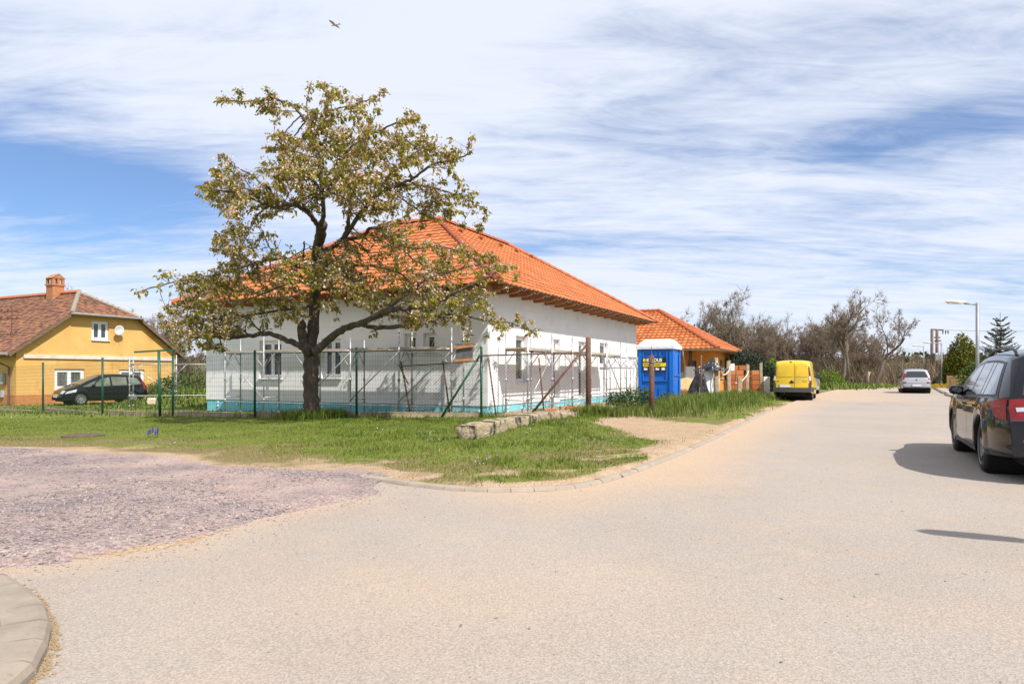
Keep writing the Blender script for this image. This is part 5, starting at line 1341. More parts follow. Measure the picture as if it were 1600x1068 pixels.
def scaffold(O, d, out, t0, t1, n, near, far, lbl, ztop=2.42, zb=1.92, planks=True, seed=1, zg=0.0):
    """row of two-legged frames with ledgers, braces and a plank deck; near/far = distance from the wall"""
    r = random.Random(seed); b0 = O + d * t0 + out * near
    root = empty('scaffolding', (b0.x, b0.y, zg), 0, lbl, 'scaffolding')
    ts = [t0 + (t1 - t0) * i / n for i in range(n + 1)]
    for i, t in enumerate(ts):
        f = MB(); a = O + d * t + out * near; b = O + d * t + out * far; a.z = b.z = gh(a.x, a.y) - .05
        za = ztop + r.uniform(-.12, .12)
        for q in (a, b):
            f.tube([q, Vector((q.x, q.y, za))], .026, 8); f.box((q.x, q.y, q.z + .06), (.13, .13, .02))
            f.tube([Vector((q.x, q.y, zb - .9)), Vector((q.x, q.y, zb - .82))], .038, 8); f.tube([Vector((q.x, q.y, q.z + .45)), Vector((q.x, q.y, q.z + .53))], .038, 8)
        az, bz = Vector((a.x, a.y, zb)), Vector((b.x, b.y, zb)); f.tube([az, bz], .022, 6)
        a2, b2 = Vector((a.x, a.y, .45)), Vector((b.x, b.y, .45)); f.tube([a2, b2], .018, 6)
        f.tube([az - Z * .42, az + (bz - az) * .45], .015, 6); f.tube([bz - Z * .42, bz + (az - bz) * .45], .015, 6)
        f.build('frame', M_GALV, root, smooth_=True)
    for i in range(n):
        for q, z in ((near, zb + .02), (far, zb + .02)):
            m = MB(); a = O + d * ts[i] + out * q; b = O + d * ts[i + 1] + out * q; a.z = b.z = z
            m.tube([a, b], .022, 6); m.build('ledger', M_GALV, root, smooth_=True)
        if i % 2 == 0 or r.random() < .4:
            m = MB(); a = O + d * ts[i] + out * (far + .03); b = O + d * ts[i + 1] + out * (far + .03); up = r.random() < .5
            a.z, b.z = (.42, zb - .05) if up else (zb - .05, .42); m.tube([a, b], .019, 6); m.build('brace', M_GALV, root, smooth_=True)
        for s in (0, 1):   # knee braces
            m = MB(); ta = ts[i] if s == 0 else ts[i + 1]; tb_ = ta + (.5 if s == 0 else -.5); a = O + d * ta + out * far; b = O + d * tb_ + out * far; a.z, b.z = zb - .5, zb
            m.tube([a, b], .014, 5); m.build('knee_brace', M_GALV, root, smooth_=True)
        m = MB(); a = O + d * ts[i] + out * (far + .02); b = O + d * ts[i + 1] + out * (far + .02); a.z = b.z = .3; m.tube([a, b], .017, 6); m.build('ledger', M_GALV, root)
        if planks:
            for k in range(2):
                w = (far - near) / 2 - .02; m = MB(); c = near + .02 + w * (k + .5); a = O + d * (ts[i] - .08) + out * c; b = O + d * (ts[i + 1] + .08) + out * c
                a.z = b.z = zb + .06 + .012 * k + .006 * (i % 2); m.bar(a, b, w - .02, .045); m.build('plank', M_PLANK, root)
    return root
scaffold(C0, V, -U, 0.55, 9.6, 5, .46, 1.12, 'steel scaffolding with a plank deck along the shaded long left wall of the white bungalow', seed=2, zg=-.1)
scaffold(C0, U, -V, 0.5, 9.4, 5, .34, 1.06, 'steel scaffolding along the sunlit front wall of the white bungalow beside the blue toilet', seed=5)
scaffold(C0, U, -V, 10.2, 14.6, 3, .34, 1.06, 'shorter run of bare scaffold frames at the far end of the sunlit wall', seed=8, planks=False)
sc3 = scaffold(Vector((-16.4, 29.6, 0)), Vector((.95, .3, 0)), Vector((.3, -.95, 0)), 0, 3.4, 2, .1, .8, 'separate bay of grey scaffold frames on the grass left of the bungalow corner', planks=False, seed=3, ztop=2.05, zb=1.62, zg=-.3)

# ---- fences
def mesh_panel(mb, a, b, z0a, z0b, H, sx, sz, r, crimp=True):
    L = (b - a).length; n = int(L / sx); d = (b - a) / L
    for i in range(n + 1):
        p = a + d * (i * L / n); z0 = z0a + (z0b - z0a) * i / n
        mb.tube([Vector((p.x, p.y, z0)), Vector((p.x, p.y, z0 + H))], r, 3, cap=False)
    m = int(H / sz)
    for j in range(m + 1):
        z = j * H / m; mb.tube([Vector((a.x, a.y, z0a + z)), Vector((b.x, b.y, z0b + z))], r * (1.0), 3, cap=False)
def chain_link(mb, a, b, z0a, z0b, H, cell, r):
    L = (b - a).length; d = (b - a) / L; n = int((L + H) / cell)
    def P(s, z): q = a + d * s; return Vector((q.x, q.y, z0a + (z0b - z0a) * s / L + z))
    for k in range(-int(H / cell) - 1, int(L / cell) + 1):
        s = k * cell
        s0, z0, s1, z1 = s, 0, s + H, H
        if s0 < 0: z0 -= s0; s0 = 0
        if s1 > L: z1 -= (s1 - L); s1 = L
        if s1 > s0: mb.tube([P(s0, z0), P(s1, z1)], r, 3, cap=False)
        s0, z0, s1, z1 = s, H, s + H, 0
        if s0 < 0: z0 += s0; s0 = 0
        if s1 > L: z1 += (s1 - L); s1 = L
        if s1 > s0: mb.tube([P(s0, z0), P(s1, z1)], r, 3, cap=False)
    for z in (0.02, H): mb.tube([P(0, z), P(L, z)], r * 1.3, 4, cap=False)
def gpt(pxx, d): return Vector(((pxx - 800) / FPX * d, d, 0))
gp = [gpt(67, 25.6), gpt(160, 22.6), gpt(270, 20.8), gpt(398, 19.3), gpt(557, 18.6), gpt(752, 18.2)]
gp = [gpt(-40, 28.5)] + gp
fr = empty('mesh_fence', (gp[3].x, gp[3].y, 0), 0, 'green welded mesh fence on thin green posts across the back of the lawn', 'fence')
for i, p in enumerate(gp):
    m = MB(); z = gh(p.x, p.y); m.tube([p + Z * (z - .2), p + Z * (z + 1.86)], .033, 10); m.lathe([(.036, 0), (.036, .03), (.02, .05), (0.001, .055)], p + Z * (z + 1.85), n=10)
    m.build('post', M_GREEN, fr, smooth_=True)
for i, (a, b) in enumerate(zip(gp, gp[1:])):
    m = MB(); mesh_panel(m, a - Vector((0, .04, 0)), b - Vector((0, .04, 0)), gh(a.x, a.y) + .12, gh(b.x, b.y) + .12, 1.66, .075, .125, .0021 if i > 2 else .0024)
    m.build('mesh_panel', M_GWIRE, fr)
m = MB(); a = gp[-1]; b = gpt(689, 18.25); m.tube([a + Z * (gh(a.x, a.y) + 1.72), b + Z * gh(b.x, b.y)], .03, 8); m.build('strut', M_GREEN, fr, smooth_=True)
# low concrete footing along the mesh fence
m = MB()
for a, b in zip(gp, gp[1:]):
    q = gh((a.x + b.x) / 2, (a.y + b.y) / 2); m.bar(a + Vector((0, .12, q + .02)), b + Vector((0, .12, q + .02)), .16, .22)
m.build('footing', M_CPOST, fr)
# chain link fence on rusty posts, from the green post to the thick rusty one
rp_ = [gpt(752, 18.32), gpt(919, 18.5)]
cf = empty('chain_link_fence', (rp_[1].x, rp_[1].y, 0), 0, 'chain link fence hung between the green end post and a thick rusty post', 'fence')
m = MB(); p = rp_[1]; z = gh(p.x, p.y); m.tube([p + Z * (z - .2), p + Vector((.01, 0, z + 1.2)), p + Z * (z + 2.12)], .072, 14); m.lathe([(.072, 0), (.06, .012), (.001, .014)], p + Z * (z + 2.12), n=14)
m.build('post', M_RUSTY, cf, smooth_=True)
m = MB(); chain_link(m, rp_[0], rp_[1], gh(rp_[0].x, rp_[0].y) + .05, z + .05, 1.62, .095, .0026); m.build('wire_mesh', M_WIRE, cf)
m = MB(); q = gpt(826, 18.2); m.tube([p + Z * (z + 1.98), q + Z * gh(q.x, q.y)], .032, 8); m.build('strut', M_RUSTY, cf, smooth_=True)
m = MB(); m.tube([rp_[0] + Z * (gh(rp_[0].x, rp_[0].y) + 1.66), p + Z * (z + 1.72)], .02, 6); m.build('top_rail', M_RUSTY, cf, smooth_=True)
for pxa, pxb in ((763, 776), (842, 851)):
    m = MB(); a, b = gpt(pxa, 18.75), gpt(pxb, 18.6); m.tube([b + Z * (gh(b.x, b.y) - .1), a + Z * (gh(a.x, a.y) + 1.6)], .022, 7); m.build('post', M_RUSTY, cf, smooth_=True)
# older chain link fence standing behind the green mesh, with leaning rusty posts
of = empty('chain_link_fence', (gpt(690, 18.8).x, 18.8, 0), 0, 'older sagging chain link fence on thin leaning rusty posts behind the green mesh', 'fence')
pr = [((626, 643), 19.0), ((692, 704), 18.9)]
for (pa, pb), d in pr:
    m = MB(); a, b = gpt(pa, d), gpt(pb, d - .1); m.tube([b + Z * (gh(b.x, b.y) - .1), a + Z * (gh(a.x, a.y) + 1.52)], .024, 7); m.build('post', M_RUSTY, of, smooth_=True)
a, b = gpt(629, 18.95), gpt(748, 18.6)
m = MB(); chain_link(m, a, b, gh(a.x, a.y) + .08, gh(b.x, b.y) + .08, 1.35, .095, .0028); m.build('wire_mesh', M_WIRE, of)
m = MB(); m.tube([a + Z * (gh(a.x, a.y) + 1.38), b + Z * (gh(b.x, b.y) + 1.52)], .018, 6); m.build('top_rail', M_RUSTY, of)
m = MB(); p2 = gpt(640, 18.9); m.tube([gpt(638, 18.9) + Z * .95, gpt(623, 19) + Z * 1.5], .02, 6); m.build('strut', M_RUSTY, of)
# rusty post in front of the toilet
p = gpt(1018, 18.9); z = gh(p.x, p.y)
rpst = empty('rusty_post', (p.x, p.y, z), 0, 'short thick rusty steel post standing in front of the blue toilet', 'post')
m = MB(); m.tube([(0, 0, -.2), (.008, 0, .8), (0, 0, 1.62)], .075, 14); m.lathe([(.075, 1.62), (.06, 1.632), (.001, 1.634)], (0, 0, 0), n=14); m.build('tube', M_RUSTY, rpst, local=True, smooth_=True)
m = MB(); m.lathe([(.078, 1.42), (.083, 1.43), (.083, 1.45), (.078, 1.46)], (0, 0, 0), n=14); m.tube([(-.02, -.08, 1.45), (-.05, -.12, 1.52), (-.01, -.13, 1.57), (.03, -.1, 1.5)], .006, 5); m.tube([(0, 0, 1.62), (.0, 0, 1.95)], .006, 5)
m.build('wire_tie', M_WIRE, rpst, local=True)
# green clothes-line frame on the left
p = gpt(250, 20.6); z = gh(p.x, p.y)
cl = empty('clothes_post', (p.x, p.y, z), 0, 'green steel T shaped clothes line post in front of the yellow house', 'clothes post')
m = MB(); m.tube([(0, 0, -.2), (-.04, 0, 1.98)], .042, 10); m.build('pole', M_GREEN, cl, local=True, smooth_=True)
m = MB(); m.bar((-.72, -.1, 1.95), (.42, .12, 2.03), .06, .05); m.build('crossbar', M_GREEN, cl, local=True)
# wooden box hung on the scaffold
M_ORB = mat('orange_board', (0.36, 0.15, 0.05), (0.46, 0.21, 0.08), scale=3, rough=.8, stretch=(5, 1, 1))
p = px(726, 550, 18.0)
bx = empty('wooden_box', (p.x, p.y, p.z - .25), R(-8), 'small dark box with two wooden boards set up on the fence near the bungalow corner', 'box')
m = MB(); m.bar((-.24, 0, .36), (.24, 0, .42), .2, .07); m.build('upper_board', M_ORB, bx, local=True)
m = MB(); m.bar((-.24, 0, .03), (.22, 0, .06), .2, .06); m.build('lower_board', M_ORB, bx, local=True)
m = MB(); m.box((-.01, .02, .215), (.42, .12, .3)); m.box((0, .02, .46), (.5, .16, .03)); m.build('body', mat('box_grey', (0.07, 0.07, 0.075), (0.13, 0.125, 0.125), scale=8, rough=.8), bx, local=True, bev=.006)

# ---- low wall of old stones on the lawn
def rock(mb, c, s, rz, seed, n=3, M=None):
    """a worn block: subdivided box pushed towards a rounded shape with noise"""
    r = random.Random(seed); rot = Matrix.Rotation(rz, 3, 'Z') if M is None else M; N_ = 5; vid = {}
    def V_(i, j, k):
        if (i, j, k) in vid: return vid[(i, j, k)]
        p = Vector((i / N_ * 2 - 1, j / N_ * 2 - 1, k / N_ * 2 - 1)); q = p.normalized() * 1.25; p = p.lerp(q, .22)
        nz = mnoise.noise(Vector((p.x * 1.3 + seed, p.y * 1.3, p.z * 1.3))) * .14 + mnoise.noise(Vector((p.x * 4 + seed, p.y * 4, p.z * 4))) * .05
        p = p * (1 + nz); vid[(i, j, k)] = mb.vert(Vector(c) + rot @ Vector((p.x * s[0] / 2, p.y * s[1] / 2, p.z * s[2] / 2))); return vid[(i, j, k)]
    for a in range(N_):
        for b in range(N_):
            for f in (lambda u, v: (u, v, 0), lambda u, v: (u, v, N_), lambda u, v: (u, 0, v), lambda u, v: (u, N_, v), lambda u, v: (0, u, v), lambda u, v: (N_, u, v)):
                mb.face([V_(*f(a, b)), V_(*f(a + 1, b)), V_(*f(a + 1, b + 1)), V_(*f(a, b + 1))])
M_ROCK = mat('weathered_stone', (0.34, 0.265, 0.165), (0.46, 0.38, 0.255), scale=5, rough=0.95, bump=1.0, bscale=26, c3=(0.09, 0.07, 0.05), s3=5.0, f3=(0.50, 0.60), bdist=.05)
sa, sb_ = gpt(728, 11.6), gpt(885, 17.3); L = (sb_ - sa).length; d = (sb_ - sa).normalized(); rzz = math.atan2(d.y, d.x)
st = empty('stone_wall', (sa.x, sa.y, gh(sa.x, sa.y)), 0, 'low row of weathered stone blocks lying along the lawn bank', 'wall')
s = 0; k = 0
lens = [.85, .62, .8, .55, .9, .6, .7, .65, .9, .8]
while s < L and k < len(lens):
    l = lens[k]; c = sa + d * (s + l / 2); w = .34 + .05 * math.sin(k * 2.1); h = .30 + .04 * math.sin(k * 1.3 + 1); z = gh(c.x, c.y)
    m = MB(); rock(m, (c.x, c.y, z + .07 - .008 * k), (l * 1.05, w, h), rzz + .06 * math.sin(k * 3.1), k * 7 + 3)
    m.build('stone_block', M_ROCK, st, smooth_=True); s += l; k += 1

# ---- blue portable toilet
M_TBLUE = mat('blue_plastic', (0.0, 0.115, 0.50), (0.0, 0.135, 0.56), scale=1.5, rough=0.38, spec=.5)
M_TWHITE = mat('white_plastic', (0.74, 0.75, 0.78), rough=0.4)
M_BLACK = mat('sign_black', (0.012, 0.012, 0.014), rough=0.4); M_SYEL = mat('sign_yellow', (0.80, 0.62, 0.01), rough=0.5); M_SORG = mat('sign_orange', (0.75, 0.20, 0.01), rough=0.5); M_SWHITE = mat('sign_white', (0.8, 0.8, 0.8), rough=0.5)
tz = R(-26); tp = px(1023, 640, 23.1); tzg = gh(tp.x, tp.y) - .02
to = empty('portable_toilet', (tp.x + .28, tp.y + .52, tzg), tz * 1.0, 'bright blue portable toilet cabin with a white roof and black and yellow sign', 'portable toilet')
W, D_, H = 1.18, 1.12, 2.0
m = MB()
m.box((0, 0, .08), (W + .04, D_ + .04, .16)); m.box((0, 0, 1.08), (W - .06, D_ - .06, 1.9))
for a, b in ((-1, -1), (1, -1), (-1, 1), (1, 1)): m.box((a * (W / 2 - .05), b * (D_ / 2 - .05), 1.08), (.12, .12, 1.88))
def panel_frame(mb, face, x0, x1, z0, z1, t=.05, dep=.035):
    # raised rectangular rib on a side; face: 'f' front (-y) or 'r' right (+x)
    def bx_(xa, xb, za, zb):
        if face == 'f': mb.box(((xa + xb) / 2, -D_ / 2 + .02 - dep / 2, (za + zb) / 2), (xb - xa, dep, zb - za))
        else: mb.box((W / 2 - .02 + dep / 2, (xa + xb) / 2, (za + zb) / 2), (dep, xb - xa, zb - za))
    bx_(x0, x1, z0, z0 + t); bx_(x0, x0 + t, z0 + t, z1); bx_(x1 - t, x1, z0 + t, z1)
panel_frame(m, 'f', -.46, .40, .92, 1.92); panel_frame(m, 'f', -.16, .14, .36, .74, .035, .025)
for x in (-.12, .0, .14): m.box((x, -D_ / 2 + .015, 1.86), (.08, .05, .24))
panel_frame(m, 'r', -.42, .42, .3, 1.0); panel_frame(m, 'r', -.42, .42, 1.1, 1.85)
m.box((.49, -D_ / 2 + .0, 1.05), (.045, .05, 1.75))
m.build('cabin', M_TBLUE, to, local=True, bev=.012)
m = MB()   # hipped white roof
b0 = [(-W / 2 - .05, -D_ / 2 - .05), (W / 2 + .05, -D_ / 2 - .05), (W / 2 + .05, D_ / 2 + .05), (-W / 2 - .05, D_ / 2 + .05)]
for i in range(4):
    a, b = b0[i], b0[(i + 1) % 4]; sc = (.62, .5)
    m.poly([(*a, 2.02), (*b, 2.02), (*b, 2.13), (*a, 2.13)])
    m.poly([(*a, 2.13), (*b, 2.13), (b[0] * .66, b[1] * .55, 2.36), (a[0] * .66, a[1] * .55, 2.36)])
m.poly([(p[0] * .66, p[1] * .55, 2.36) for p in b0]); m.poly([(*p, 2.02) for p in b0][::-1])
for x in (-.4, -.13, .13, .4): m.box((x, -D_ / 2 - .052, 2.075), (.12, .012, .025))
m.build('roof', M_TWHITE, to, local=True, bev=.015)
# the sign
yS = -D_ / 2 - .03
sg = MB(); sg.box((-.03, yS, 1.5), (.80, .012, .46)); sign = sg.build('sign', M_BLACK, to, local=True)
m = MB(); m.box((-.03, yS - .008, 1.49), (.78, .004, .115)); m.build('yellow_band', M_SYEL, sign, local=True)
m = MB(); m.poly([(-.42, yS - .009, 1.59), (-.36, yS - .009, 1.59), (-.36, yS - .009, 1.70), (-.42, yS - .009, 1.70)]); m.build('logo', [M_SYEL], sign, local=True)
m = MB(); m.poly([(-.36, yS - .0095, 1.59), (-.325, yS - .0095, 1.59), (-.305, yS - .0095, 1.645), (-.33, yS - .0095, 1.70), (-.36, yS - .0095, 1.70)]); m.build('logo', [M_SORG], sign, local=True)
def text(body, size, loc, m_, parent, bold=.0, rotx=90, rotz=0, sx=1.0):
    c = bpy.data.curves.new('lettering', 'FONT'); c.body = body; c.size = size; c.align_x = 'LEFT'; c.offset = bold; c.extrude = .001; c.resolution_u = 3
    o = bpy.data.objects.new('tmp_lettering', c); COL.objects.link(o)
    dg = bpy.context.evaluated_depsgraph_get(); me_ = bpy.data.meshes.new_from_object(o.evaluated_get(dg)); bpy.data.objects.remove(o)
    me_.materials.clear(); me_.materials.append(m_); o = bpy.data.objects.new('lettering', me_); COL.objects.link(o)
    o.parent = parent; o.location = loc; o.rotation_euler = (R(rotx), 0, R(rotz)); o.scale = (sx, 1, 1); return o
text('KEBOUS', .155, (-.30, yS - .010, 1.592), M_SWHITE, sign, .006, sx=.92)
text('PRONÁJEM TOALET', .072, (-.39, yS - .012, 1.465), M_BLACK, sign, .002, sx=.9)
for i in range(4):
    m = MB(); x = -.33 + .2 * i; y_ = yS - .009
    m.poly([(x - .08, y_, 1.285), (x + .08, y_, 1.285), (x + .08, y_, 1.42), (x - .08, y_, 1.42)]); ic = m.build('pictogram', mat('sign_grey', (0.09, 0.09, 0.095), rough=.5), sign, local=True)
    m = MB(); y_ -= .003
    m.poly([(x - .06, y_, 1.31), (x + .055, y_, 1.31), (x + .06, y_, 1.36), (x + .02, y_, 1.395 if i % 2 else 1.37), (x - .05, y_, 1.39)]); m.build('symbol', M_SWHITE, ic, local=True)

# ---- timber / concrete posts along the plot line, rope slung between them
cp = [(1056.5, 27.5, 530, .15), (1119, 29.5, 559, .16), (1139, 31, 563.5, .16), (1155, 29.2, 589, .17), (1167.5, 32, 569, .14), (1189.5, 33.5, 567, .14)]
clab = ['tall weathered wooden post hugging the right side of the blue toilet', 'weathered post beside the white bags, with rope tied round its top', 'square weathered post left of the red brick pallet', 'short broken post in front of the brick pallet',
        'weathered post standing before the right half of the brick pallet', 'rightmost weathered post, between the bricks and the yellow van']
posts = []
for (pxx, d, top, w), lb in zip(cp, clab):
    p = gpt(pxx, d); z = gh(p.x, p.y); zt_ = CAMH + (HOR - top) / FPX * d; m = MB(); nseg = 6
    rings = []
    for i in range(nseg + 1):
        f = i / nseg; c = Vector((p.x + .02 * math.sin(pxx + f * 3), p.y, z - .2 + (zt_ - z + .2) * f)); ww = w * (1 - .12 * f) / 2
        rings.append([m.vert(c + Vector((a * ww * (1 + .06 * math.sin(pxx * 3 + i * 2 + a)), b * ww, .03 * (a * math.sin(pxx)) * (i == nseg)))) for a, b in ((-1, -1), (0, -1.08), (1, -1), (1, 1), (-1, 1))])
    for r0, r1 in zip(rings, rings[1:]):
        for k in range(5): m.face((r0[k], r0[(k + 1) % 5], r1[(k + 1) % 5], r1[k]))
    m.face(rings[-1])
    o = m.build('fence_post', M_CPOST); tag(o, lb, 'post', 'old posts along the plot line'); posts.append((p, zt_))
M_ROPE = mat('pale_rope', (0.55, 0.47, 0.33), (0.66, 0.58, 0.44), scale=60, rough=.9)
def rope(a, b, sag, name, lb, r=.028):
    m = MB(); pts = [a + (b - a) * t + Vector((.03 * math.sin(t * 9), 0, -sag * 4 * t * (1 - t))) for t in [i / 16 for i in range(17)]]; m.tube(pts, r, 6); tag(m.build('rope', M_ROPE, smooth_=True), lb, 'rope')
q0, q1, q2, q3 = [Vector((posts[i][0].x, posts[i][0].y - .12, posts[i][1])) for i in (1, 2, 3, 4)]
rope(q0 + Vector((0, 0, -.15)), q1 + Vector((0, 0, -.25)), .48, 'rope', 'pale rope sagging between two weathered posts over the green bush')
rope(Vector((q1.x + .25, q1.y, q1.z - 1.0)), q3 + Vector((0, 0, -.32)), .22, 'rope', 'pale rope slung across the front of the brick pallet')
m = MB(); a = q0 + Vector((-.02, 0, -.1)); m.tube([a, a + Vector((-.14, -.03, -.5)), a + Vector((-.2, -.03, -.9)), a + Vector((-.16, -.03, -1.2))], .028, 6)
tag(m.build('rope', M_ROPE), 'loose pale rope end hanging down beside the white bags', 'rope')

# ---- bags, plastic sheeting, pallet of bricks, spoil heap
M_BAG = mat('white_bag', (0.72, 0.72, 0.73), (0.82, 0.82, 0.82), scale=4, rough=.6, bump=.5, bscale=9, bdist=.05)
M_FOIL = mat('black_foil', (0.010, 0.010, 0.012), (0.028, 0.028, 0.032), scale=5, rough=.25, bump=.8, bscale=7, bdist=.06)
def blob(loc, size, seed, rough=.25, flat=0.0, nu=26, nv=16, power=.5, rz=0):
    m = MB(); rings = []
    for j in range(nv + 1):
        f = j / nv; z = f; rr = (1 - abs(2 * f - 1) ** (2 / power)) ** power if 0 < f < 1 else .02
        ring = []
        for i in range(nu):
            a = 2 * math.pi * i / nu; n_ = mnoise.noise(Vector((math.cos(a) * 1.6 + seed, math.sin(a) * 1.6, f * 2.4))) * rough + mnoise.noise(Vector((math.cos(a) * 5 + seed, math.sin(a) * 5, f * 5))) * rough * .4
            k = rr * (1 + n_); x, y = math.cos(a) * k * size[0] / 2, math.sin(a) * k * size[1] / 2
            ring.append(m.vert((x * math.cos(rz) - y * math.sin(rz), x * math.sin(rz) + y * math.cos(rz), size[2] * (z + .06 * n_))))
        rings.append(ring)
    for r0, r1 in zip(rings, rings[1:]):
        for i in range(nu): m.face((r0[i], r0[(i + 1) % nu], r1[(i + 1) % nu], r1[i]))
    m.face(rings[-1]); m.v = [(a + loc[0], b + loc[1], c + loc[2]) for a, b, c in m.v]; return m
def drape(loc, size, seed, e=.62, nu=56, nv=14):
    """crumpled sheet hanging in folds from an off-centre peak"""
    m = MB(); rings = []; r = random.Random(seed); ph = [r.uniform(0, 6.28) for _ in range(6)]
    for j in range(nv + 1):
        f = j / nv; ring = []
        for i in range(nu):
            a = 2 * math.pi * i / nu
            fold = .16 * math.sin(5 * a + ph[0] + 1.5 * f) + .10 * math.sin(9 * a + ph[1] - 3 * f) + .07 * math.sin(14 * a + ph[2] + 4 * f)
            nz = mnoise.noise(Vector((math.cos(a) * 3 + seed, math.sin(a) * 3, f * 5))) * .25
            k = ((1 - f) ** e + .03) * (1 + (fold + nz) * (1 - f * .4)); x = math.cos(a) * k * size[0] / 2 + .15 * size[0] * f * math.sin(ph[3]); y = math.sin(a) * k * size[1] / 2
            ring.append(m.vert((loc[0] + x, loc[1] + y, loc[2] + size[2] * (f + .07 * math.sin(3 * a + ph[4]) * f + .05 * nz))))
        rings.append(ring)
    for r0, r1 in zip(rings, rings[1:]):
        for i in range(nu): m.face((r0[i], r0[(i + 1) % nu], r1[(i + 1) % nu], r1[i]))
    m.face(rings[-1]); return m
p = gpt(1107, 29.6); z = gh(p.x, p.y)
tag(blob((p.x - .08, p.y + .1, z - .05), (.68, .6, 1.62), 3, .16, power=.32).build('big_bag', M_BAG, smooth_=True), 'tall white builders bag standing beneath a crumpled black sheet', 'bag')
p = gpt(1117, 30.1); tag(blob((p.x, p.y + .1, z - .05), (.42, .5, 1.2), 8, .16, power=.32).build('insulation_pack', mat('pale_blue_pack', (0.55, 0.60, 0.64), (0.68, 0.72, 0.75), scale=5, rough=.5), smooth_=True), 'pale blue grey wrapped pack leaning against the roped post', 'pack')
p = gpt(1109, 29.5); tag(drape((p.x, p.y, z + 1.30), (1.15, .8, .5), 12, .9).build('plastic_sheet', M_FOIL, smooth_=True), 'crumpled black plastic sheet thrown over the white bags', 'plastic sheet')
p = gpt(1090, 28.9); tag(drape((p.x, p.y, z - .05), (.95, .8, 1.4), 17, .7).build('plastic_sheet', M_FOIL, smooth_=True), 'tall heap of black plastic sheeting left of the white bags', 'plastic sheet')
p = gpt(1095, 28.3); m = MB(); m.tube([p + Z * (z - .1), p + Vector((.02, 0, z + 1.95))], .035, 8); tag(m.build('iron_post', M_RUSTY, smooth_=True), 'thin rusty iron post in front of the black plastic sheeting', 'post')
p = gpt(1072, 33); m = blob((p.x, p.y, gh(p.x, p.y) - .1), (2.2, 1.6, 1.15), 31, .35, power=1.0)
tag(m.build('spoil_heap', mat('yellow_earth', (0.42, 0.27, 0.12), (0.55, 0.39, 0.2), scale=5, rough=1, bump=1, bscale=12, bdist=.08), smooth_=True), 'heap of ochre rubble and earth between the toilet and black sheeting', 'heap')
# brick pallet: hollow clay blocks in layers
p = gpt(1160, 34.5); z = gh(p.x, p.y)
M_CLAY = attr_mat('clay_block', [(0, (0.36, 0.105, 0.035)), (.5, (0.46, 0.155, 0.05)), (1, (0.54, 0.215, 0.085))], .85)
pl = empty('brick_pallet', (p.x, p.y, z), R(-6), 'pallet stacked with orange red hollow clay blocks behind the weathered posts', 'bricks')
m = MB(); 
for y in (-.4, 0, .4): m.box((0, y, .05), (1.7, .1, .1))
m.box((0, 0, .12), (1.72, 1.0, .03)); m.build('pallet', M_OLDWOOD, pl, local=True)
def clay(x, y, zc, rz=0):
    b = MB(); b.t = rnd.random(); b.box((x, y, zc), (.375, .245, .24), rz=rz); b.box((x, y - .126, zc), (.33, .012, .19), rz=rz) if abs(rz) < .01 else None
    for k in range(4):
        b.box((x - .135 + k * .09, y - .128, zc), (.012, .014, .235)) if abs(rz) < .01 else None
    b.build('clay_block', M_CLAY, pl, local=True, bev=.006)
for l in range(5):
    for i in range(4):
        if l == 4 and i in (2,): continue
        for j in range(2 if l > 2 else 3):
            if j == 1 and l < 4: continue
            clay(-.62 + i * .39 + rnd.uniform(-.01, .01), -.36 + j * .27, .26 + l * .245)
for i in range(2): clay(-.5 + i * .42, -.3, .26 + 5 * .245)
for l in range(4): clay(1.02, -.3, .26 + l * .245 - .1)
m = MB(); m.box((1.08, -.46, .55), (.3, .02, 1.0)); m.box((-.62, -.5, 1.52), (.26, .02, .36)); build_split(m, 'shrink_wrap', M_BAG, pl, local=True, bev=.004)
# loose bricks and boards by the bungalow door
bl = [(842, 645, 'grey weathered'), (862, 646, 'orange'), (868, 650, 'orange red'), (878, 651, 'orange red'), (896, 641, 'orange'), (903, 640, 'orange'), (893, 629, 'orange'), (909, 625, 'orange'), (846, 652, 'brown'), (882, 636, 'grey')]
for i, (bx_, by_, c) in enumerate(bl):
    d = CAMH * FPX / (by_ - HOR) * .985; d = min(d, 22.4); q = gpt(bx_, d); zq = gh(q.x, q.y)
    m = MB(); m.t = rnd.random(); k = rnd.uniform(.9, 1.5); m.box((q.x, q.y, zq + .05), (.29 * k, .14, .1), rz=rnd.uniform(-.5, .5)); 
    tag(m.build('brick', M_CLAY if 'orange' in c else M_OLDWOOD, bev=.008), 'loose %s brick on the dirt by the bungalow doors' % c if 'orange' in c else '%s piece of board on the dirt by the scaffold' % c, 'brick' if 'orange' in c else 'board', 'building scraps by the doors')
for (bx_, d, l, rz, lb) in ((935, 24.5, 2.2, .35, 'long pale board lying on the dirt near the blue toilet'), (960, 23.6, 1.6, .15, 'greenish flat board on the ground left of the toilet'), (920, 21.5, 1.5, .9, 'short plank lying behind the rusty gate post')):
    q = gpt(bx_, d); m = MB(); m.box((q.x, q.y, gh(q.x, q.y) + .05), (l, .28, .04), rz=rz); tag(m.build('board', M_PLANK, bev=.005), lb, 'board')
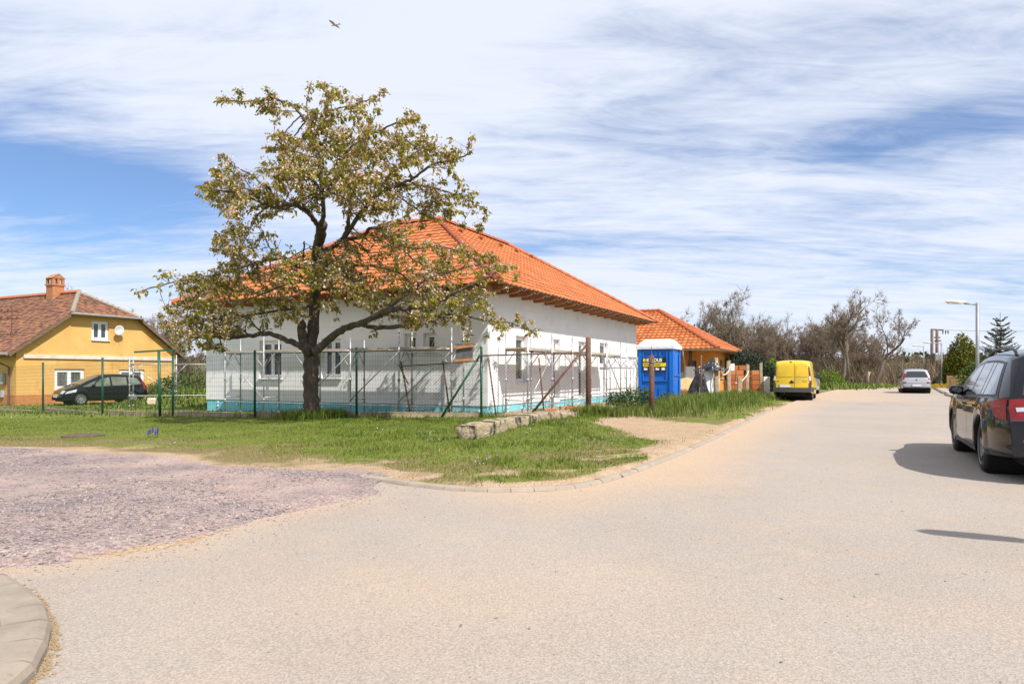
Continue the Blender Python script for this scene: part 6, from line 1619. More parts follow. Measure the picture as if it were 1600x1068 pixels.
# pale stone on the mound
q = gpt(237, 29.5); m = MB(); rock(m, (q.x, q.y, gh(q.x, q.y) + .12), (.34, .3, .3), .4, 91); tag(m.build('stone', mat('pale_stone', (0.55, 0.42, 0.30), (0.66, 0.55, 0.42), scale=8, rough=.95), smooth_=True), 'pale stone lying on the grassy mound right of the black family car', 'stone')
q = gpt(130, 12.9); m = MB(); m.lathe([(.001, .03), (.33, .03), (.36, .022), (.37, -.05)], (q.x, q.y, gh(q.x, q.y)), n=26)  # spot of bare brown earth, built as a flat disc
tag(m.build('earth_patch', mat('bare_earth', (0.075, 0.045, 0.035), (0.13, 0.08, 0.055), scale=9, rough=.9), smooth_=False), 'round spot of bare brown earth at the edge of the lawn', 'bare earth')
# grape hyacinths
M_MUSC = mat('hyacinth_blue', (0.03, 0.02, 0.20), (0.07, 0.04, 0.30), scale=30, rough=.7); M_STEM = mat('stem_green', (0.06, 0.12, 0.02), rough=.7)
for i, (fx, fy) in enumerate(((231, 683), (234, 679), (238, 678), (242, 683), (245, 677), (246, 680))):
    q = gpt(fx, 12.5 + .06 * (i % 3)); z = gh(q.x, q.y); h = .11 + .04 * (i % 3)
    fl = empty('grape_hyacinth', (q.x, q.y, z), 0, 'violet blue grape hyacinth in the small clump on the lawn', 'flower', 'grape hyacinths on the lawn')
    m = MB(); m.tube([(0, 0, 0), (.01, 0, h * .6), (.005, 0, h)], .005, 5); m.build('stem', M_STEM, fl, local=True)
    m = MB()
    for k in range(5): m.lathe([(.002, 0), (.022 - .003 * k, .01), (.019 - .003 * k, .018), (.002, .022)], (.005, 0, h * .55 + k * .018), n=7)
    m.build('flower', M_MUSC, fl, local=True)
# timber garden wall on the right
a, b = gpt(1484, 52), gpt(1517, 50); gw = empty('garden_wall', (a.x, a.y, 0), 0, 'low tan timber and brick garden wall beside the golden thuja', 'wall')
M_TAN = mat('tan_sleeper', (0.42, 0.26, 0.11), (0.55, 0.36, 0.17), scale=3, rough=.9, stretch=(1, 1, 5), bump=.3)
for i in range(5):
    m = MB(); m.bar(a + Z * (.2 + i * .19), b + Z * (.2 + i * .19), .14, .18); m.build('sleeper', M_TAN, gw, bev=.012)
m = MB(); m.box((a.x, a.y, .58), (.28, .28, 1.0)); m.build('pillar', M_TAN, gw, bev=.012)
# wall of the neighbour farther on
a, b = px(1458, 583, 95), px(1478, 583, 90); m = MB(); m.bar(Vector((a.x, a.y, 1.0)), Vector((b.x, b.y, 1.0)), .25, 2.2); tag(m.build('boundary_wall', mat('grey_render', (0.30, 0.29, 0.28), (0.4, 0.39, 0.38), scale=2, rough=.9)), 'grey boundary wall in the distance beyond the transformer posts', 'wall')
a = px(1487, 560, 190); hh = empty('far_house', (a.x, a.y, 0), .4, 'small distant house with a reddish roof peeping left of the thuja', 'house')
m = MB(); m.box((0, 0, 1.6), (9, 7, 3.4)); m.build('wall', M_REVEAL, hh, local=True)
m = MB(); m.poly([(-4.8, -3.8, 3.2), (4.8, -3.8, 3.2), (4.8, 0, 5), (-4.8, 0, 5)]); m.poly([(4.8, 3.8, 3.2), (-4.8, 3.8, 3.2), (-4.8, 0, 5), (4.8, 0, 5)]); m.poly([(-4.8, -3.8, 3.2), (-4.8, 0, 5), (-4.8, 3.8, 3.2)]); m.poly([(4.8, -3.8, 3.2), (4.8, 0, 5), (4.8, 3.8, 3.2)])
m.build('roof', M_RIDGE, hh, local=True)
# weathered stake at the wood edge
q = gpt(1357, 62); m = MB(); m.tube([(q.x, q.y, gh(q.x, q.y) - .1), (q.x - .05, q.y, gh(q.x, q.y) + .9), (q.x + .1, q.y, gh(q.x, q.y) + 1.4)], .12, 7); tag(m.build('tree_stump', M_OLDWOOD, smooth_=True), 'pale broken stump at the edge of the wood near the road bend', 'stump')

# ---- street lamps and transformer
M_LAMP = mat('lamp_steel', (0.22, 0.24, 0.25), (0.30, 0.32, 0.33), scale=4, rough=.5, metal=.4); M_HEAD = mat('lamp_housing', (0.50, 0.46, 0.38), (0.6, 0.56, 0.48), scale=6, rough=.5); M_LENS = mat('lamp_lens', (0.55, 0.52, 0.42), rough=.2)
def lamp(x, y, H, rz, lb, arm=.45):
    o = empty('street_lamp', (x, y, gh(x, y)), rz, lb, 'street lamp', 'street lamps')
    m = MB(); m.tube([(0, 0, -.1), (0, 0, H)], .06, 10); m.lathe([(.09, 0), (.09, .6), (.062, .66)], (0, 0, 0), n=10); m.build('pole', M_LAMP, o, local=True, smooth_=True)
    m = MB(); m.tube([(0, 0, H - .06), (-arm, 0, H - .02)], .03, 8); m.build('arm', M_LAMP, o, local=True, smooth_=True)
    m = MB(); n = 8; prof = [(0, .03), (.08, .075), (.35, .095), (.62, .085), (.70, .03)]
    R0 = None
    for s_, w in prof:
        ring = [m.vert((-arm + .08 - s_ * 1.0 - .02, w * 1.25 * math.cos(math.pi * 2 * k / n), H + .02 + .05 * s_ + w * .7 * math.sin(math.pi * 2 * k / n))) for k in range(n)]
        if R0:
            for k in range(n): m.face((R0[k], R0[(k + 1) % n], ring[(k + 1) % n], ring[k]))
        else: m.face(ring)
        R0 = ring
    m.face(R0[::-1]); h = m.build('lamp_head', M_HEAD, o, local=True, smooth_=True)
    m = MB(); m.bar((-arm - .05, 0, H - .03), (-arm - .55, 0, H - .0), .17, .03); m.build('lens', M_LENS, h, local=True, bev=.01)
    return o
q = gpt(1527.5, 25.2); lamp(q.x, q.y, 3.85, R(-8), 'grey street lamp rising behind the black estate car')
q = gpt(1471.5, 56); lamp(q.x, q.y, 3.75, R(0), 'middle street lamp beside the transformer posts and yellow flowers', .9)
q = gpt(1443.5, 74); lamp(q.x, q.y, 4.2, R(0), 'farthest street lamp, above the silver hatchback', .6)
lamp(6.3, 2.35, 3.85, R(-26.6), 'street lamp standing on the pavement just right of the frame')
tr = empty('transformer', (px(1460, 590, 80).x, 80, 0), 0, 'twin pole electricity transformer with crossarms beyond the silver hatchback', 'transformer')
M_POLE = mat('concrete_pole', (0.10, 0.075, 0.06), (0.17, 0.13, 0.105), scale=2, rough=.9)
for pxx in (1456.3, 1464.2):
    m = MB(); q = gpt(pxx, 80); m.tube([q + Z * -.2, q + Z * (px(0, 514, 80).z)], [.2, .15], 8); m.build('pole', M_POLE, tr, smooth_=True)
def bar_px(m, x0, y0, x1, y1, w, h): m.bar(px(x0, y0, 80), px(x1, y1, 80), w, h)
m = MB(); bar_px(m, 1455, 514.5, 1474, 515.5, .14, .16); m.build('crossarm', M_RUSTY, tr); m = MB(); bar_px(m, 1460, 527, 1469, 527, .14, .14); m.build('crossarm', M_RUSTY, tr); m = MB(); bar_px(m, 1461, 532.5, 1470, 532, .3, .14); m.build('crossarm', M_RUSTY, tr)
for x0 in (1474, 1478, 1481.5):
    m = MB(); a, b = px(x0, 515.5, 80), px(x0 - 1 + (x0 - 1474) * .15, 522, 80); m.tube([a, a.lerp(b, .3), a.lerp(b, .5), b], [.03, .09, .07, .03], 6); m.build('insulator', M_BROWN, tr)
m = MB(); c = px(1463.8, 558, 79.7); m.box(c, (.62, .5, .8)); m.box(c + Z * .45, (.7, .56, .06)); m.build('transformer_tank', M_ZINC, tr, bev=.03)
m = MB(); bar_px(m, 1461, 567, 1468, 567, .5, .1); m.build('platform', M_RUSTY, tr)
for i in range(3):
    m = MB(); a = px(1474 + 3.6 * i, 515.5, 80); b = Vector((95 + 2 * i, 66, a.z + 1.2)); m.tube([a + (b - a) * t - Z * (.9 * 4 * t * (1 - t)) for t in [k / 14 for k in range(15)]], .012, 3)
    tag(m.build('power_line', M_DARKMET), 'thin power line running right from the transformer posts', 'wire', 'power lines from the transformer')

# ---- a bird overhead
bp_ = px(523, 39, 30); bd = empty('bird', bp_, R(70), 'small grey bird gliding high in the sky above the cherry tree', 'bird')
M_BIRD = mat('bird_grey', (0.42, 0.42, 0.46), (0.55, 0.55, 0.60), scale=10, rough=.8)
m = MB(); prof = [(-.20, .005), (-.14, .022), (-.06, .04), (.03, .045), (.09, .03), (.12, .03), (.15, .022), (.18, .004)]; R0 = None
for y, r in prof:
    ring = [m.vert((r * math.cos(k * .785), y, r * .85 * math.sin(k * .785))) for k in range(8)]
    if R0:
        for k in range(8): m.face((R0[k], R0[(k + 1) % 8], ring[(k + 1) % 8], ring[k]))
    R0 = ring
body = m.build('body', M_BIRD, bd, local=True, smooth_=True)
for s in (-1, 1):
    m = MB(); top = [(0.03 * s, .07, .02), (.2 * s, .12, .07), (.42 * s, .02, .05), (.2 * s, -.03, .07), (.03 * s, -.06, .02)]; m.slab(top, (0, 0, 1), .012); m.build('wing', M_BIRD, bd, local=True)
m = MB(); m.slab([(-.03, -.17, 0), (.03, -.17, 0), (.06, -.3, 0), (0, -.27, 0), (-.06, -.3, 0)], (0, 0, 1), .01); m.build('tail', M_BIRD, bd, local=True)
# ------------------------------------------------------------------ vehicles
def paint(name, c, rough=.25, metal=.0, coat=1.0, flake=None, spec=.5): return mat(name, c, flake, scale=300, rough=rough, metal=metal, coat=coat, spec=spec)
M_TYRE = mat('tyre', (0.012, 0.012, 0.013), (0.025, 0.024, 0.023), scale=12, rough=.85, bump=.2)
M_RIMD = mat('dark_alloy', (0.20, 0.20, 0.21), rough=.35, metal=.7); M_RIM = mat('alloy', (0.42, 0.42, 0.43), rough=.35, metal=.7); M_STEELW = mat('steel_wheel', (0.16, 0.16, 0.165), rough=.5, metal=.3)
M_CARGLASS = mat('car_glass', (0.012, 0.014, 0.016), rough=.02, spec=.9, coat=.6); M_RUBBER = mat('black_trim', (0.015, 0.015, 0.016), rough=.45)
M_BPLAS = mat('bumper_plastic', (0.045, 0.044, 0.044), (0.06, 0.06, 0.06), scale=5, rough=.6); M_UNDER = mat('underbody', (0.008, 0.008, 0.008), rough=.95)
M_RED = mat('tail_red', (0.20, 0.002, 0.005), (0.30, 0.005, 0.010), scale=14, rough=.3, coat=.15); M_DRED = mat('tail_dark_red', (0.12, 0.004, 0.008), rough=.1, coat=1.0); M_CLEAR = mat('lamp_clear', (0.62, 0.62, 0.64), rough=.12, coat=1.0); M_HEADL = mat('headlamp_glass', (0.42, 0.44, 0.46), (0.6, 0.62, 0.64), scale=14, rough=.1, coat=1.0)
M_PLATE = mat('plate_white', (0.68, 0.69, 0.72), rough=.5); M_PBLUE = mat('plate_blue', (0.01, 0.06, 0.42), rough=.5); M_CHROME = mat('chrome', (0.7, 0.7, 0.72), rough=.12, metal=1.0)
M_PLTXT = mat('plate_text', (0.03, 0.03, 0.035), rough=.6)

M_REFLGLASS = mat('glass_painted_reflection', (0.07, 0.08, 0.06), (0.16, 0.18, 0.13), scale=2.2, rough=.05, spec=.6)  # greenish reflection and bright interior put into the glass colour
class Car:
    """body as one silhouette: side panels with a tumblehome and a crowned band wrapped over nose, roof and tail"""
    def __init__(s, root, spec):
        s.r = root; s.p = spec; P = catmull([(a, 0, b) for a, b in spec['sil']], 10)
        xs = [(p.x, p.z) for p in P]; out = [xs[0]]
        for q in xs[1:]:
            if q[0] > out[-1][0] + .0006: out.append(q)
        s.sil = out; s.x0, s.x1 = out[0][0], out[-1][0]
        s.sx = np.array([q[0] for q in out]); s.sz = np.array([q[1] for q in out])
    def top(s, x): return float(np.interp(x, s.sx, s.sz))
    def low(s, x):
        z = float(np.interp(x, [a for a, b in s.p['low']], [b for a, b in s.p['low']]))
        for wx in s.p['wheels']:
            d = abs(x - wx); Ra = s.p['wr'] + s.p.get('gap', .05)
            if d < Ra: z = max(z, s.p['wr'] + math.sqrt(Ra * Ra - d * d) * s.p.get('archk', 1.0))
        return min(z, s.top(x))
    def W(s, x, z):
        p = s.p; hw = p['w'] / 2; zb = p['belt'](x) if callable(p['belt']) else p['belt']; zm = p.get('zm', .62)
        c = (x - (s.x0 + s.x1) / 2) / ((s.x1 - s.x0) / 2)
        pl = 1 - (p.get('ptR', .10) if c < 0 else p.get('ptF', .16)) * max(0, (abs(c) - p.get('pk', .55)) / (1 - p.get('pk', .55))) ** 2.2
        if z <= zb: f = 1 - .055 * ((z - zm) / .42) ** 2 if z < zm else 1 - .035 * ((z - zm) / max(.2, zb - zm)) ** 2
        else: f = 1 - .035 - p.get('tumble', .36) * (z - zb) / hw - .05 * max(0, (z - zb - .3)) ** 2
        y = hw * pl * f
        for wx in p['wheels']:      # wheel-arch swelling
            d = math.hypot(x - wx, (z - p['wr']) * .9); Ra = p['wr'] + .05
            if Ra - .02 < d < Ra + .16: y += .022 * (1 - abs(d - Ra - .04) / .14) if abs(d - Ra - .04) < .14 else 0
        for cz, cw, ch in p.get('crease', []): y += ch * math.exp(-((z - cz) / cw) ** 2)
        return y
    def build_body(s, m):
        mb = MB(); nr_ = 22; colsL = []; n = len(s.sil); edge = []
        for x, zt in s.sil:
            zl = s.low(x); col = [(x, s.W(x, zl + (zt - zl) * j / nr_), zl + (zt - zl) * j / nr_) for j in range(nr_ + 1)]; colsL.append(col)
        for sg in (1, -1):
            ids = [[mb.vert((x, sg * y, z)) for x, y, z in c] for c in colsL]
            for a, b in zip(ids, ids[1:]):
                for j in range(nr_):
                    f = (a[j], b[j], b[j + 1], a[j + 1]); mb.face(f if sg < 0 else f[::-1])
            # arch / sill lip turned inwards
            li = [mb.vert((c[0][0], sg * (c[0][1] - .05), c[0][2] + .0)) for c in colsL]
            for i in range(n - 1): mb.face((ids[i][0], ids[i + 1][0], li[i + 1], li[i]))
            edge.append([r[-1] for r in ids])
        nq = 16; rows = []
        for i in range(n):
            x, zt = s.sil[i]; ye = colsL[i][-1][1]; row = []
            for k in range(nq + 1):
                q = 1 - 2 * k / nq
                row.append(edge[0][i] if k == 0 else edge[1][i] if k == nq else mb.vert(s.wrap(i, q)))
            rows.append(row)
        for a, b in zip(rows, rows[1:]):
            for k in range(nq): mb.face((a[k], a[k + 1], b[k + 1], b[k]))
        mb.face(rows[0]); mb.face(rows[-1][::-1])
        s.body = mb.build('body', m, s.r, local=True, smooth_=True); return s.body
    def nrm(s, i):
        a = s.sil[max(0, i - 2)]; b = s.sil[min(len(s.sil) - 1, i + 2)]; d = Vector((b[0] - a[0], 0, b[1] - a[1])).normalized(); return Vector((-d.z, 0, d.x))
    def wrap(s, i, q, eps=0.0):
        x, zt = s.sil[i]; ye = s.W(x, zt); n = s.nrm(i); c = s.p.get('crown', .07)
        return Vector((x, ye * q, zt)) + n * (c * (1 - abs(q) ** s.p.get('cexp', 4.0)) + eps)
    def idx_z(s, z, rear=True):
        n = len(s.sil); half = int(np.argmax(s.sz)); rng_ = range(0, half + 1) if rear else range(n - 1, half - 1, -1)
        best = min(rng_, key=lambda i: abs(s.sil[i][1] - z)); return best
    def side_patch(s, name, lo, hi, m, eps, parent=None, sides=(1, -1), nu=10, label=None, each=True):
        """patch on the flank between a lower and an upper chain of (x, z)"""
        def res(ch):
            P = [Vector((a, 0, b)) for a, b in ch]; L = [0]
            for a, b in zip(P, P[1:]): L.append(L[-1] + (b - a).length)
            o = []
            for k in range(nu + 1):
                t = L[-1] * k / nu; j = max(0, min(len(L) - 2, next((q for q in range(len(L) - 1) if L[q + 1] >= t - 1e-9), len(L) - 2))); f = (t - L[j]) / max(1e-9, L[j + 1] - L[j]); o.append(P[j].lerp(P[j + 1], f))
            return o
        A, B = res(lo), res(hi); outs = []
        for sg in sides:
            mb = MB(); nv = 6; g = []
            for k in range(nu + 1):
                g.append([]); 
                for j in range(nv + 1):
                    p = A[k].lerp(B[k], j / nv); g[-1].append(mb.vert((p.x, sg * (s.W(p.x, p.z) + eps), p.z)))
            for k in range(nu):
                for j in range(nv):
                    f = (g[k][j], g[k + 1][j], g[k + 1][j + 1], g[k][j + 1]); mb.face(f if sg < 0 else f[::-1])
            outs.append(mb.build(name, m, parent or s.r, local=True, smooth_=True, label=label))
        return outs
    def end_patch(s, name, z0, z1, q0, q1, m, eps, rear=True, parent=None, qa=None, qb=None, nv=8, label=None):
        """patch on the tail or nose between heights z0,z1 and cross fractions q0..q1 (q0t..q1t at the top)"""
        i0, i1 = s.idx_z(z0, rear), s.idx_z(z1, rear); st = 1 if i1 > i0 else -1; I = list(range(i0, i1 + st, st)); mb = MB(); g = []
        for a, i in enumerate(I):
            t = a / max(1, len(I) - 1); l = q0 + ((qa if qa is not None else q0) - q0) * t; h = q1 + ((qb if qb is not None else q1) - q1) * t
            g.append([mb.vert(s.wrap(i, l + (h - l) * k / nv, eps)) for k in range(nv + 1)])
        for a, b in zip(g, g[1:]):
            for k in range(nv): mb.face((a[k], a[k + 1], b[k + 1], b[k]))
        return mb.build(name, m, parent or s.r, local=True, smooth_=True, label=label)
    def wheel(s, wx, sg, rim_m, spokes=5, rim_r=.7):
        p = s.p; R_ = p['wr']; w = p.get('tw', .21); yc = sg * (p['w'] / 2 - w / 2 - .02); wh = MB()
        prof = [(R_ * .66, -w / 2 + .012), (R_ * .8, -w / 2), (R_ * .95, -w / 2 + .012), (R_, -w / 2 + .04), (R_ + .001, -.04), (R_ - .008, -.035), (R_ - .008, -.025), (R_, -.02), (R_, .02), (R_ - .008, .025), (R_ - .008, .035), (R_, .04), (R_, w / 2 - .04), (R_ * .95, w / 2 - .012), (R_ * .8, w / 2), (R_ * .66, w / 2 - .012)]
        root = MB(); root.lathe(prof, (wx, yc, R_), 'Y', 36); tyre = root.build('wheel', M_TYRE, s.r, local=True, smooth_=True)
        rb = MB(); o = sg * (w / 2 - .03); rr = R_ * rim_r
        rb.lathe([(rr, o + sg * .022), (rr * .97, o + sg * .028), (rr * .9, o + sg * .01), (rr * .86, o - sg * .05)], (wx, yc, R_), 'Y', 32)
        rb.lathe([(rr * .87, o - sg * .075), (.02, o - sg * .07)], (wx, yc, R_), 'Y', 24)
        rb.lathe([(.001, o + sg * .012), (rr * .18, o + sg * .01), (rr * .22, o - sg * .02), (rr * .22, o - sg * .07)], (wx, yc, R_), 'Y', 16)
        for k in range(spokes):
            a = 2 * math.pi * k / spokes + .3; c_, s_ = math.cos(a), math.sin(a); q0, q1 = rr * .16, rr * .93; h0, h1 = .035, .022
            if spokes == 5: h0, h1 = .045, .03
            pts = []
            for rad, hh, oo in ((q0, h0, .0), (q1, h1, .012)):
                for e in (-1, 1): pts.append(Vector((wx + c_ * rad - s_ * e * hh, yc + o + sg * oo, R_ + s_ * rad + c_ * e * hh)))
            b = [Vector((p_.x, p_.y - sg * .035, p_.z)) for p_ in pts]; A = [rb.vert(p_) for p_ in (pts[0], pts[1], pts[3], pts[2])]; B = [rb.vert(p_) for p_ in (b[0], b[1], b[3], b[2])]
            rb.face(A); rb.face(B[::-1])
            for e in range(4): rb.face((A[e], B[e], B[(e + 1) % 4], A[(e + 1) % 4]))
        rb.build('rim', rim_m, tyre, local=True)
    def wheels(s, rim_m, spokes=5, rim_r=.7):
        for wx in s.p['wheels']:
            for sg in (1, -1): s.wheel(wx, sg, rim_m, spokes, rim_r)
        u = MB(); w0, w1 = s.p['wheels'][0], s.p['wheels'][1]; hw = s.p['w'] / 2; R_ = s.p['wr']
        u.box(((s.x0 + s.x1) / 2, 0, .45), (s.x1 - s.x0 - .25, (hw - .30) * 2, .5)); a, b = min(w0, w1) + R_ + .06, max(w0, w1) - R_ - .06
        u.box(((a + b) / 2, 0, .42), (b - a, (hw - .07) * 2, .4))
        for wx in (w0, w1):
            u.lathe([(R_ + .045, -hw + .06), (R_ + .045, hw - .06)], (wx, 0, R_ + .01), 'Y', 28)
        u.build('underbody', M_UNDER, s.r, local=True)
    def mirror(s, x, z, m, size=(.11, .2, .14), sides=(1, -1), out=.1):
        for sg in sides:
            y = sg * (s.W(x, z) + out); mb = MB(); n = 10; R0 = None
            for f, k in ((-.5, .72), (-.42, .92), (-.1, 1), (.2, .9), (.42, .6), (.5, .2)):
                ring = [mb.vert((x + f * size[0] * 1.4, y + size[1] / 2 * k * math.copysign(abs(math.cos(2 * math.pi * i / n)) ** .6, math.cos(2 * math.pi * i / n)), z + size[2] / 2 * k * math.copysign(abs(math.sin(2 * math.pi * i / n)) ** .6, math.sin(2 * math.pi * i / n)))) for i in range(n)]
                if R0:
                    for i in range(n): mb.face((R0[i], R0[(i + 1) % n], ring[(i + 1) % n], ring[i]))
                R0 = ring
            mb.face(R0)
            mb.bar((x + .02, sg * (s.W(x, z - .04) - .03), z - .06), (x, y, z - .05), .07, .04)
            o = mb.build('mirror', m, s.r, local=True, smooth_=True)
            g = MB(); xa = x - .5 * size[0] * 1.4 - .001; g.poly([(xa, y + size[1] / 2 * .68 * math.cos(2 * math.pi * i / 12), z + size[2] / 2 * .68 * math.sin(2 * math.pi * i / 12)) for i in range(12)]); g.build('mirror_glass', M_CARGLASS, o, local=True)
    def plate(s, z0, z1, q, rear=True, txt='4A8 2163', w=.52):
        i = s.idx_z((z0 + z1) / 2, rear); p = s.wrap(i, q, .012); n = s.nrm(i); sg = -1 if rear else 1
        mb = MB(); y0 = p.y; h = z1 - z0; xx = p.x + sg * .012; mb.box((xx, y0, (z0 + z1) / 2), (.012, w, h)); o = mb.build('number_plate', M_PLATE, s.r, local=True)
        b = MB(); e = -sg * -1
        yb = y0 + (w / 2 - .022) * (1 if rear else -1); b.box((xx + sg * .004, yb, (z0 + z1) / 2), (.012, .044, h)); b.build('plate_band', M_PBLUE, o, local=True)
        return o
def sub(chain, **k): return chain

# ---- black estate car on the right
root = empty('parked_car', (7.36, 9.47, .0), math.atan2(U.y, U.x), 'shiny black estate car with roof rails parked at the right edge, rear to the camera', 'car')
M_BLK = paint('black_paint', (0.008, 0.008, 0.010), rough=.3, coat=.8, spec=.05)
sil = [(-2.335, .30), (-2.325, .42), (-2.315, .55), (-2.305, .66), (-2.29, .74), (-2.265, .84), (-2.22, 1.0), (-2.10, 1.18), (-1.93, 1.36), (-1.83, 1.425), (-1.5, 1.45), (-.8, 1.475), (-.2, 1.475), (.25, 1.43), (.65, 1.29), (1.02, 1.08), (1.28, .965), (1.7, .90), (2.05, .81), (2.22, .70), (2.31, .52), (2.32, .36), (2.27, .28)]
spec = dict(sil=sil, low=[(-2.4, .30), (-1.7, .27), (-.8, .21), (1, .21), (2.0, .24), (2.4, .3)], wheels=(-1.27, 1.42), wr=.335, w=1.82, belt=lambda x: .93 - .045 * (x + 1.5) / 2.5, tumble=.42, crown=.10, zm=.58, ptR=.19, ptF=.22, pk=.66, crease=[(.86, .035, .008), (.36, .06, .012)], gap=.045)
car = Car(root, spec); car.build_body(M_BLK)
tr_ = [(-1.95, .985), (-1.2, .965), (-.3, .935), (.75, .905)]; tt_ = [(-1.62, 1.375), (-1.2, 1.40), (-.3, 1.405), (.22, 1.36), (.4, 1.29)]
car.side_patch('window_trim', [(-2.0, .965), (-1.2, .945), (-.3, .915), (.98, .88)], [(-1.72, 1.385), (-1.2, 1.418), (-.3, 1.425), (.22, 1.38), (.5, 1.25)], M_RUBBER, .003, nu=22)
for lo, hi in (([(-1.90, 1.0), (-1.25, .985)], [(-1.62, 1.365), (-1.17, 1.385)]), ([(-1.20, .983), (-1.02, .978)], [(-1.12, 1.387), (-.90, 1.392)]), ([(-.97, .977), (-.22, .955)], [(-.85, 1.394), (-.16, 1.39)]), ([(-.15, .953), (.80, .915)], [(-.10, 1.388), (.2, 1.355), (.46, 1.235)])):
    car.side_patch('side_window', lo, hi, M_CARGLASS, .0055)
car.side_patch('window_chrome', [(-2.0, .96), (-1.2, .94), (-.3, .91), (.98, .875)], [(-2.0, .97), (-1.2, .95), (-.3, .92), (.98, .885)], M_BLK, .007)
car.end_patch('rear_window', .98, 1.37, -.86, .86, M_CARGLASS, .004, qa=-.80, qb=.80)
car.end_patch('windscreen', 1.0, 1.42, -.9, .9, M_CARGLASS, .004, rear=False, qa=-.84, qb=.84)
tl1 = car.side_patch('tail_light', [(-2.245, .71), (-2.02, .735), (-1.86, .86)], [(-2.21, .955), (-2.05, .945), (-1.88, .90)], M_RED, .006)
for o, sg in zip(tl1, (1, -1)):
    car.end_patch('tail_light_glass', .70, .95, sg * 1.0, sg * .64, M_RED, .006, parent=o, qa=sg * 1.0, qb=sg * .66)
    car.end_patch('indicator', .80, .85, sg * .92, sg * .68, M_CLEAR, .010, parent=o)
    car.end_patch('dark_band', .70, .735, sg * 1.0, sg * .63, M_DRED, .010, parent=o)
car.end_patch('rear_bumper', .44, .66, -1.0, 1.0, M_BLK, .03); car.end_patch('bumper_insert', .32, .43, -1.0, 1.0, M_RUBBER, .02)
for sg in (1, -1):
    car.end_patch('reflector', .475, .50, sg * .88, sg * .6, M_RED, .034)
    mb = MB(); mb.lathe([(.045, 0), (.048, .06), (.04, .06), (.038, 0)], (-2.42, sg * .56, .335), 'X', 16); o = mb.build('exhaust', M_CHROME, root, local=True, smooth_=True); o.scale = (1, 1, 1)
car.plate(.60, .71, 0)
for o, sg in zip(car.side_patch('headlight', [(1.75, .66), (2.2, .60)], [(1.75, .78), (2.18, .70)], M_HEADL, .005), (1, -1)): pass
car.end_patch('grille', .45, .68, -.6, .6, M_RUBBER, .004, rear=False)
car.wheels(M_RIMD, 5, .74)
car.mirror(.62, 1.0, M_BLK, out=.11)
for x in (-.18, .86):   # door shut lines
    car.side_patch('door_gap', [(x - .005, .3), (x + .003, .3)], [(x + .035, .93), (x + .043, .93)], M_UNDER, .0025, nu=1)
car.side_patch('door_gap', [(-.95, .42), (-.942, .42)], [(-1.03, .94), (-1.022, .94)], M_UNDER, .0025, nu=1)
for x in (-.72, .22):
    for sg in (1, -1):
        mb = MB(); mb.bar((x - .11, sg * (car.W(x, .82) + .022), .825), (x + .11, sg * (car.W(x, .82) + .022), .818), .022, .03); mb.build('door_handle', M_BLK, root, local=True, bev=.008)
for sg in (1, -1):   # roof rails
    pts = [(x, sg * (car.W(x, car.top(x)) - .06), car.top(x) + h) for x, h in ((-1.78, .03), (-1.66, .085), (-1.3, .10), (-.6, .10), (-.1, .085), (.08, .03))]
    mb = MB(); mb.tube(catmull(pts, 5), .018, 8); mb.build('roof_rail', M_RUBBER, root, local=True, smooth_=True)
car.side_patch('sill', [(-.9, .215), (1.02, .215)], [(-.9, .28), (1.02, .28)], M_RUBBER, .004)
mb = MB(); mb.tube([(-1.62, 0, 1.5), (-1.72, 0, 1.56), (-1.78, 0, 1.53)], [.02, .012, .004], 6); mb.build('aerial', M_RUBBER, root, local=True)

# ---- yellow van
rc = px(1238, 627, 31.5); c_ = Vector((rc.x, 31.5, 0)) + U * 2.08
root = empty('parked_van', (c_.x, c_.y, gh(c_.x, c_.y) * 0 + .0), math.atan2(U.y, U.x), 'bright yellow panel van parked half on the verge, seen from behind', 'van')
M_VAN = mat('yellow_paint', (0.70, 0.46, 0.005), (0.62, 0.41, 0.015), scale=2.0, rough=.4, coat=.5, c3=(0.46, 0.33, 0.05), s3=4.0, f3=(.52, .8))
sil = [(-2.10, .38), (-2.095, .5), (-2.085, .75), (-2.07, 1.0), (-2.045, 1.3), (-2.00, 1.6), (-1.94, 1.72), (-1.8, 1.785), (-1.2, 1.81), (-.2, 1.80), (.3, 1.75), (.75, 1.52), (1.15, 1.18), (1.35, 1.06), (1.7, .98), (1.95, .85), (2.05, .65), (2.08, .45), (2.04, .3)]
spec = dict(sil=sil, low=[(-2.1, .36), (0, .26), (2.1, .3)], wheels=(-1.25, 1.33), wr=.30, w=1.72, belt=1.02, tumble=.13, crown=.06, cexp=2.8, zm=.62, ptR=.05, ptF=.16, pk=.6)
car = Car(root, spec); car.build_body(M_VAN)
car.end_patch('rear_bumper', .38, .60, -1.0, 1.0, M_BPLAS, .03); car.side_patch('bumper_corner', [(-2.07, .40), (-1.62, .40)], [(-2.06, .62), (-1.62, .62)], M_BPLAS, .02)
for sg in (1, -1):
    t = car.end_patch('tail_light', .62, 1.42, sg * 1.0, sg * .90, M_DRED if False else M_RED, .012, qa=sg * 1.0, qb=sg * .92)
    car.end_patch('reversing_lamp', .92, 1.12, sg * 1.0, sg * .895, M_CLEAR, .016, parent=t); car.end_patch('lamp_surround', 1.28, 1.55, sg * 1.0, sg * .93, M_BPLAS, .014, parent=t); car.end_patch('lamp_surround', .60, .80, sg * 1.0, sg * .86, M_BPLAS, .014, parent=t)
car.side_patch('lamp_side', [(-2.06, .72), (-1.97, .72)], [(-2.02, 1.45), (-1.97, 1.3)], M_RED, .008)
car.end_patch('door_gap', .62, 1.70, -.125, -.14, M_UNDER, .005)
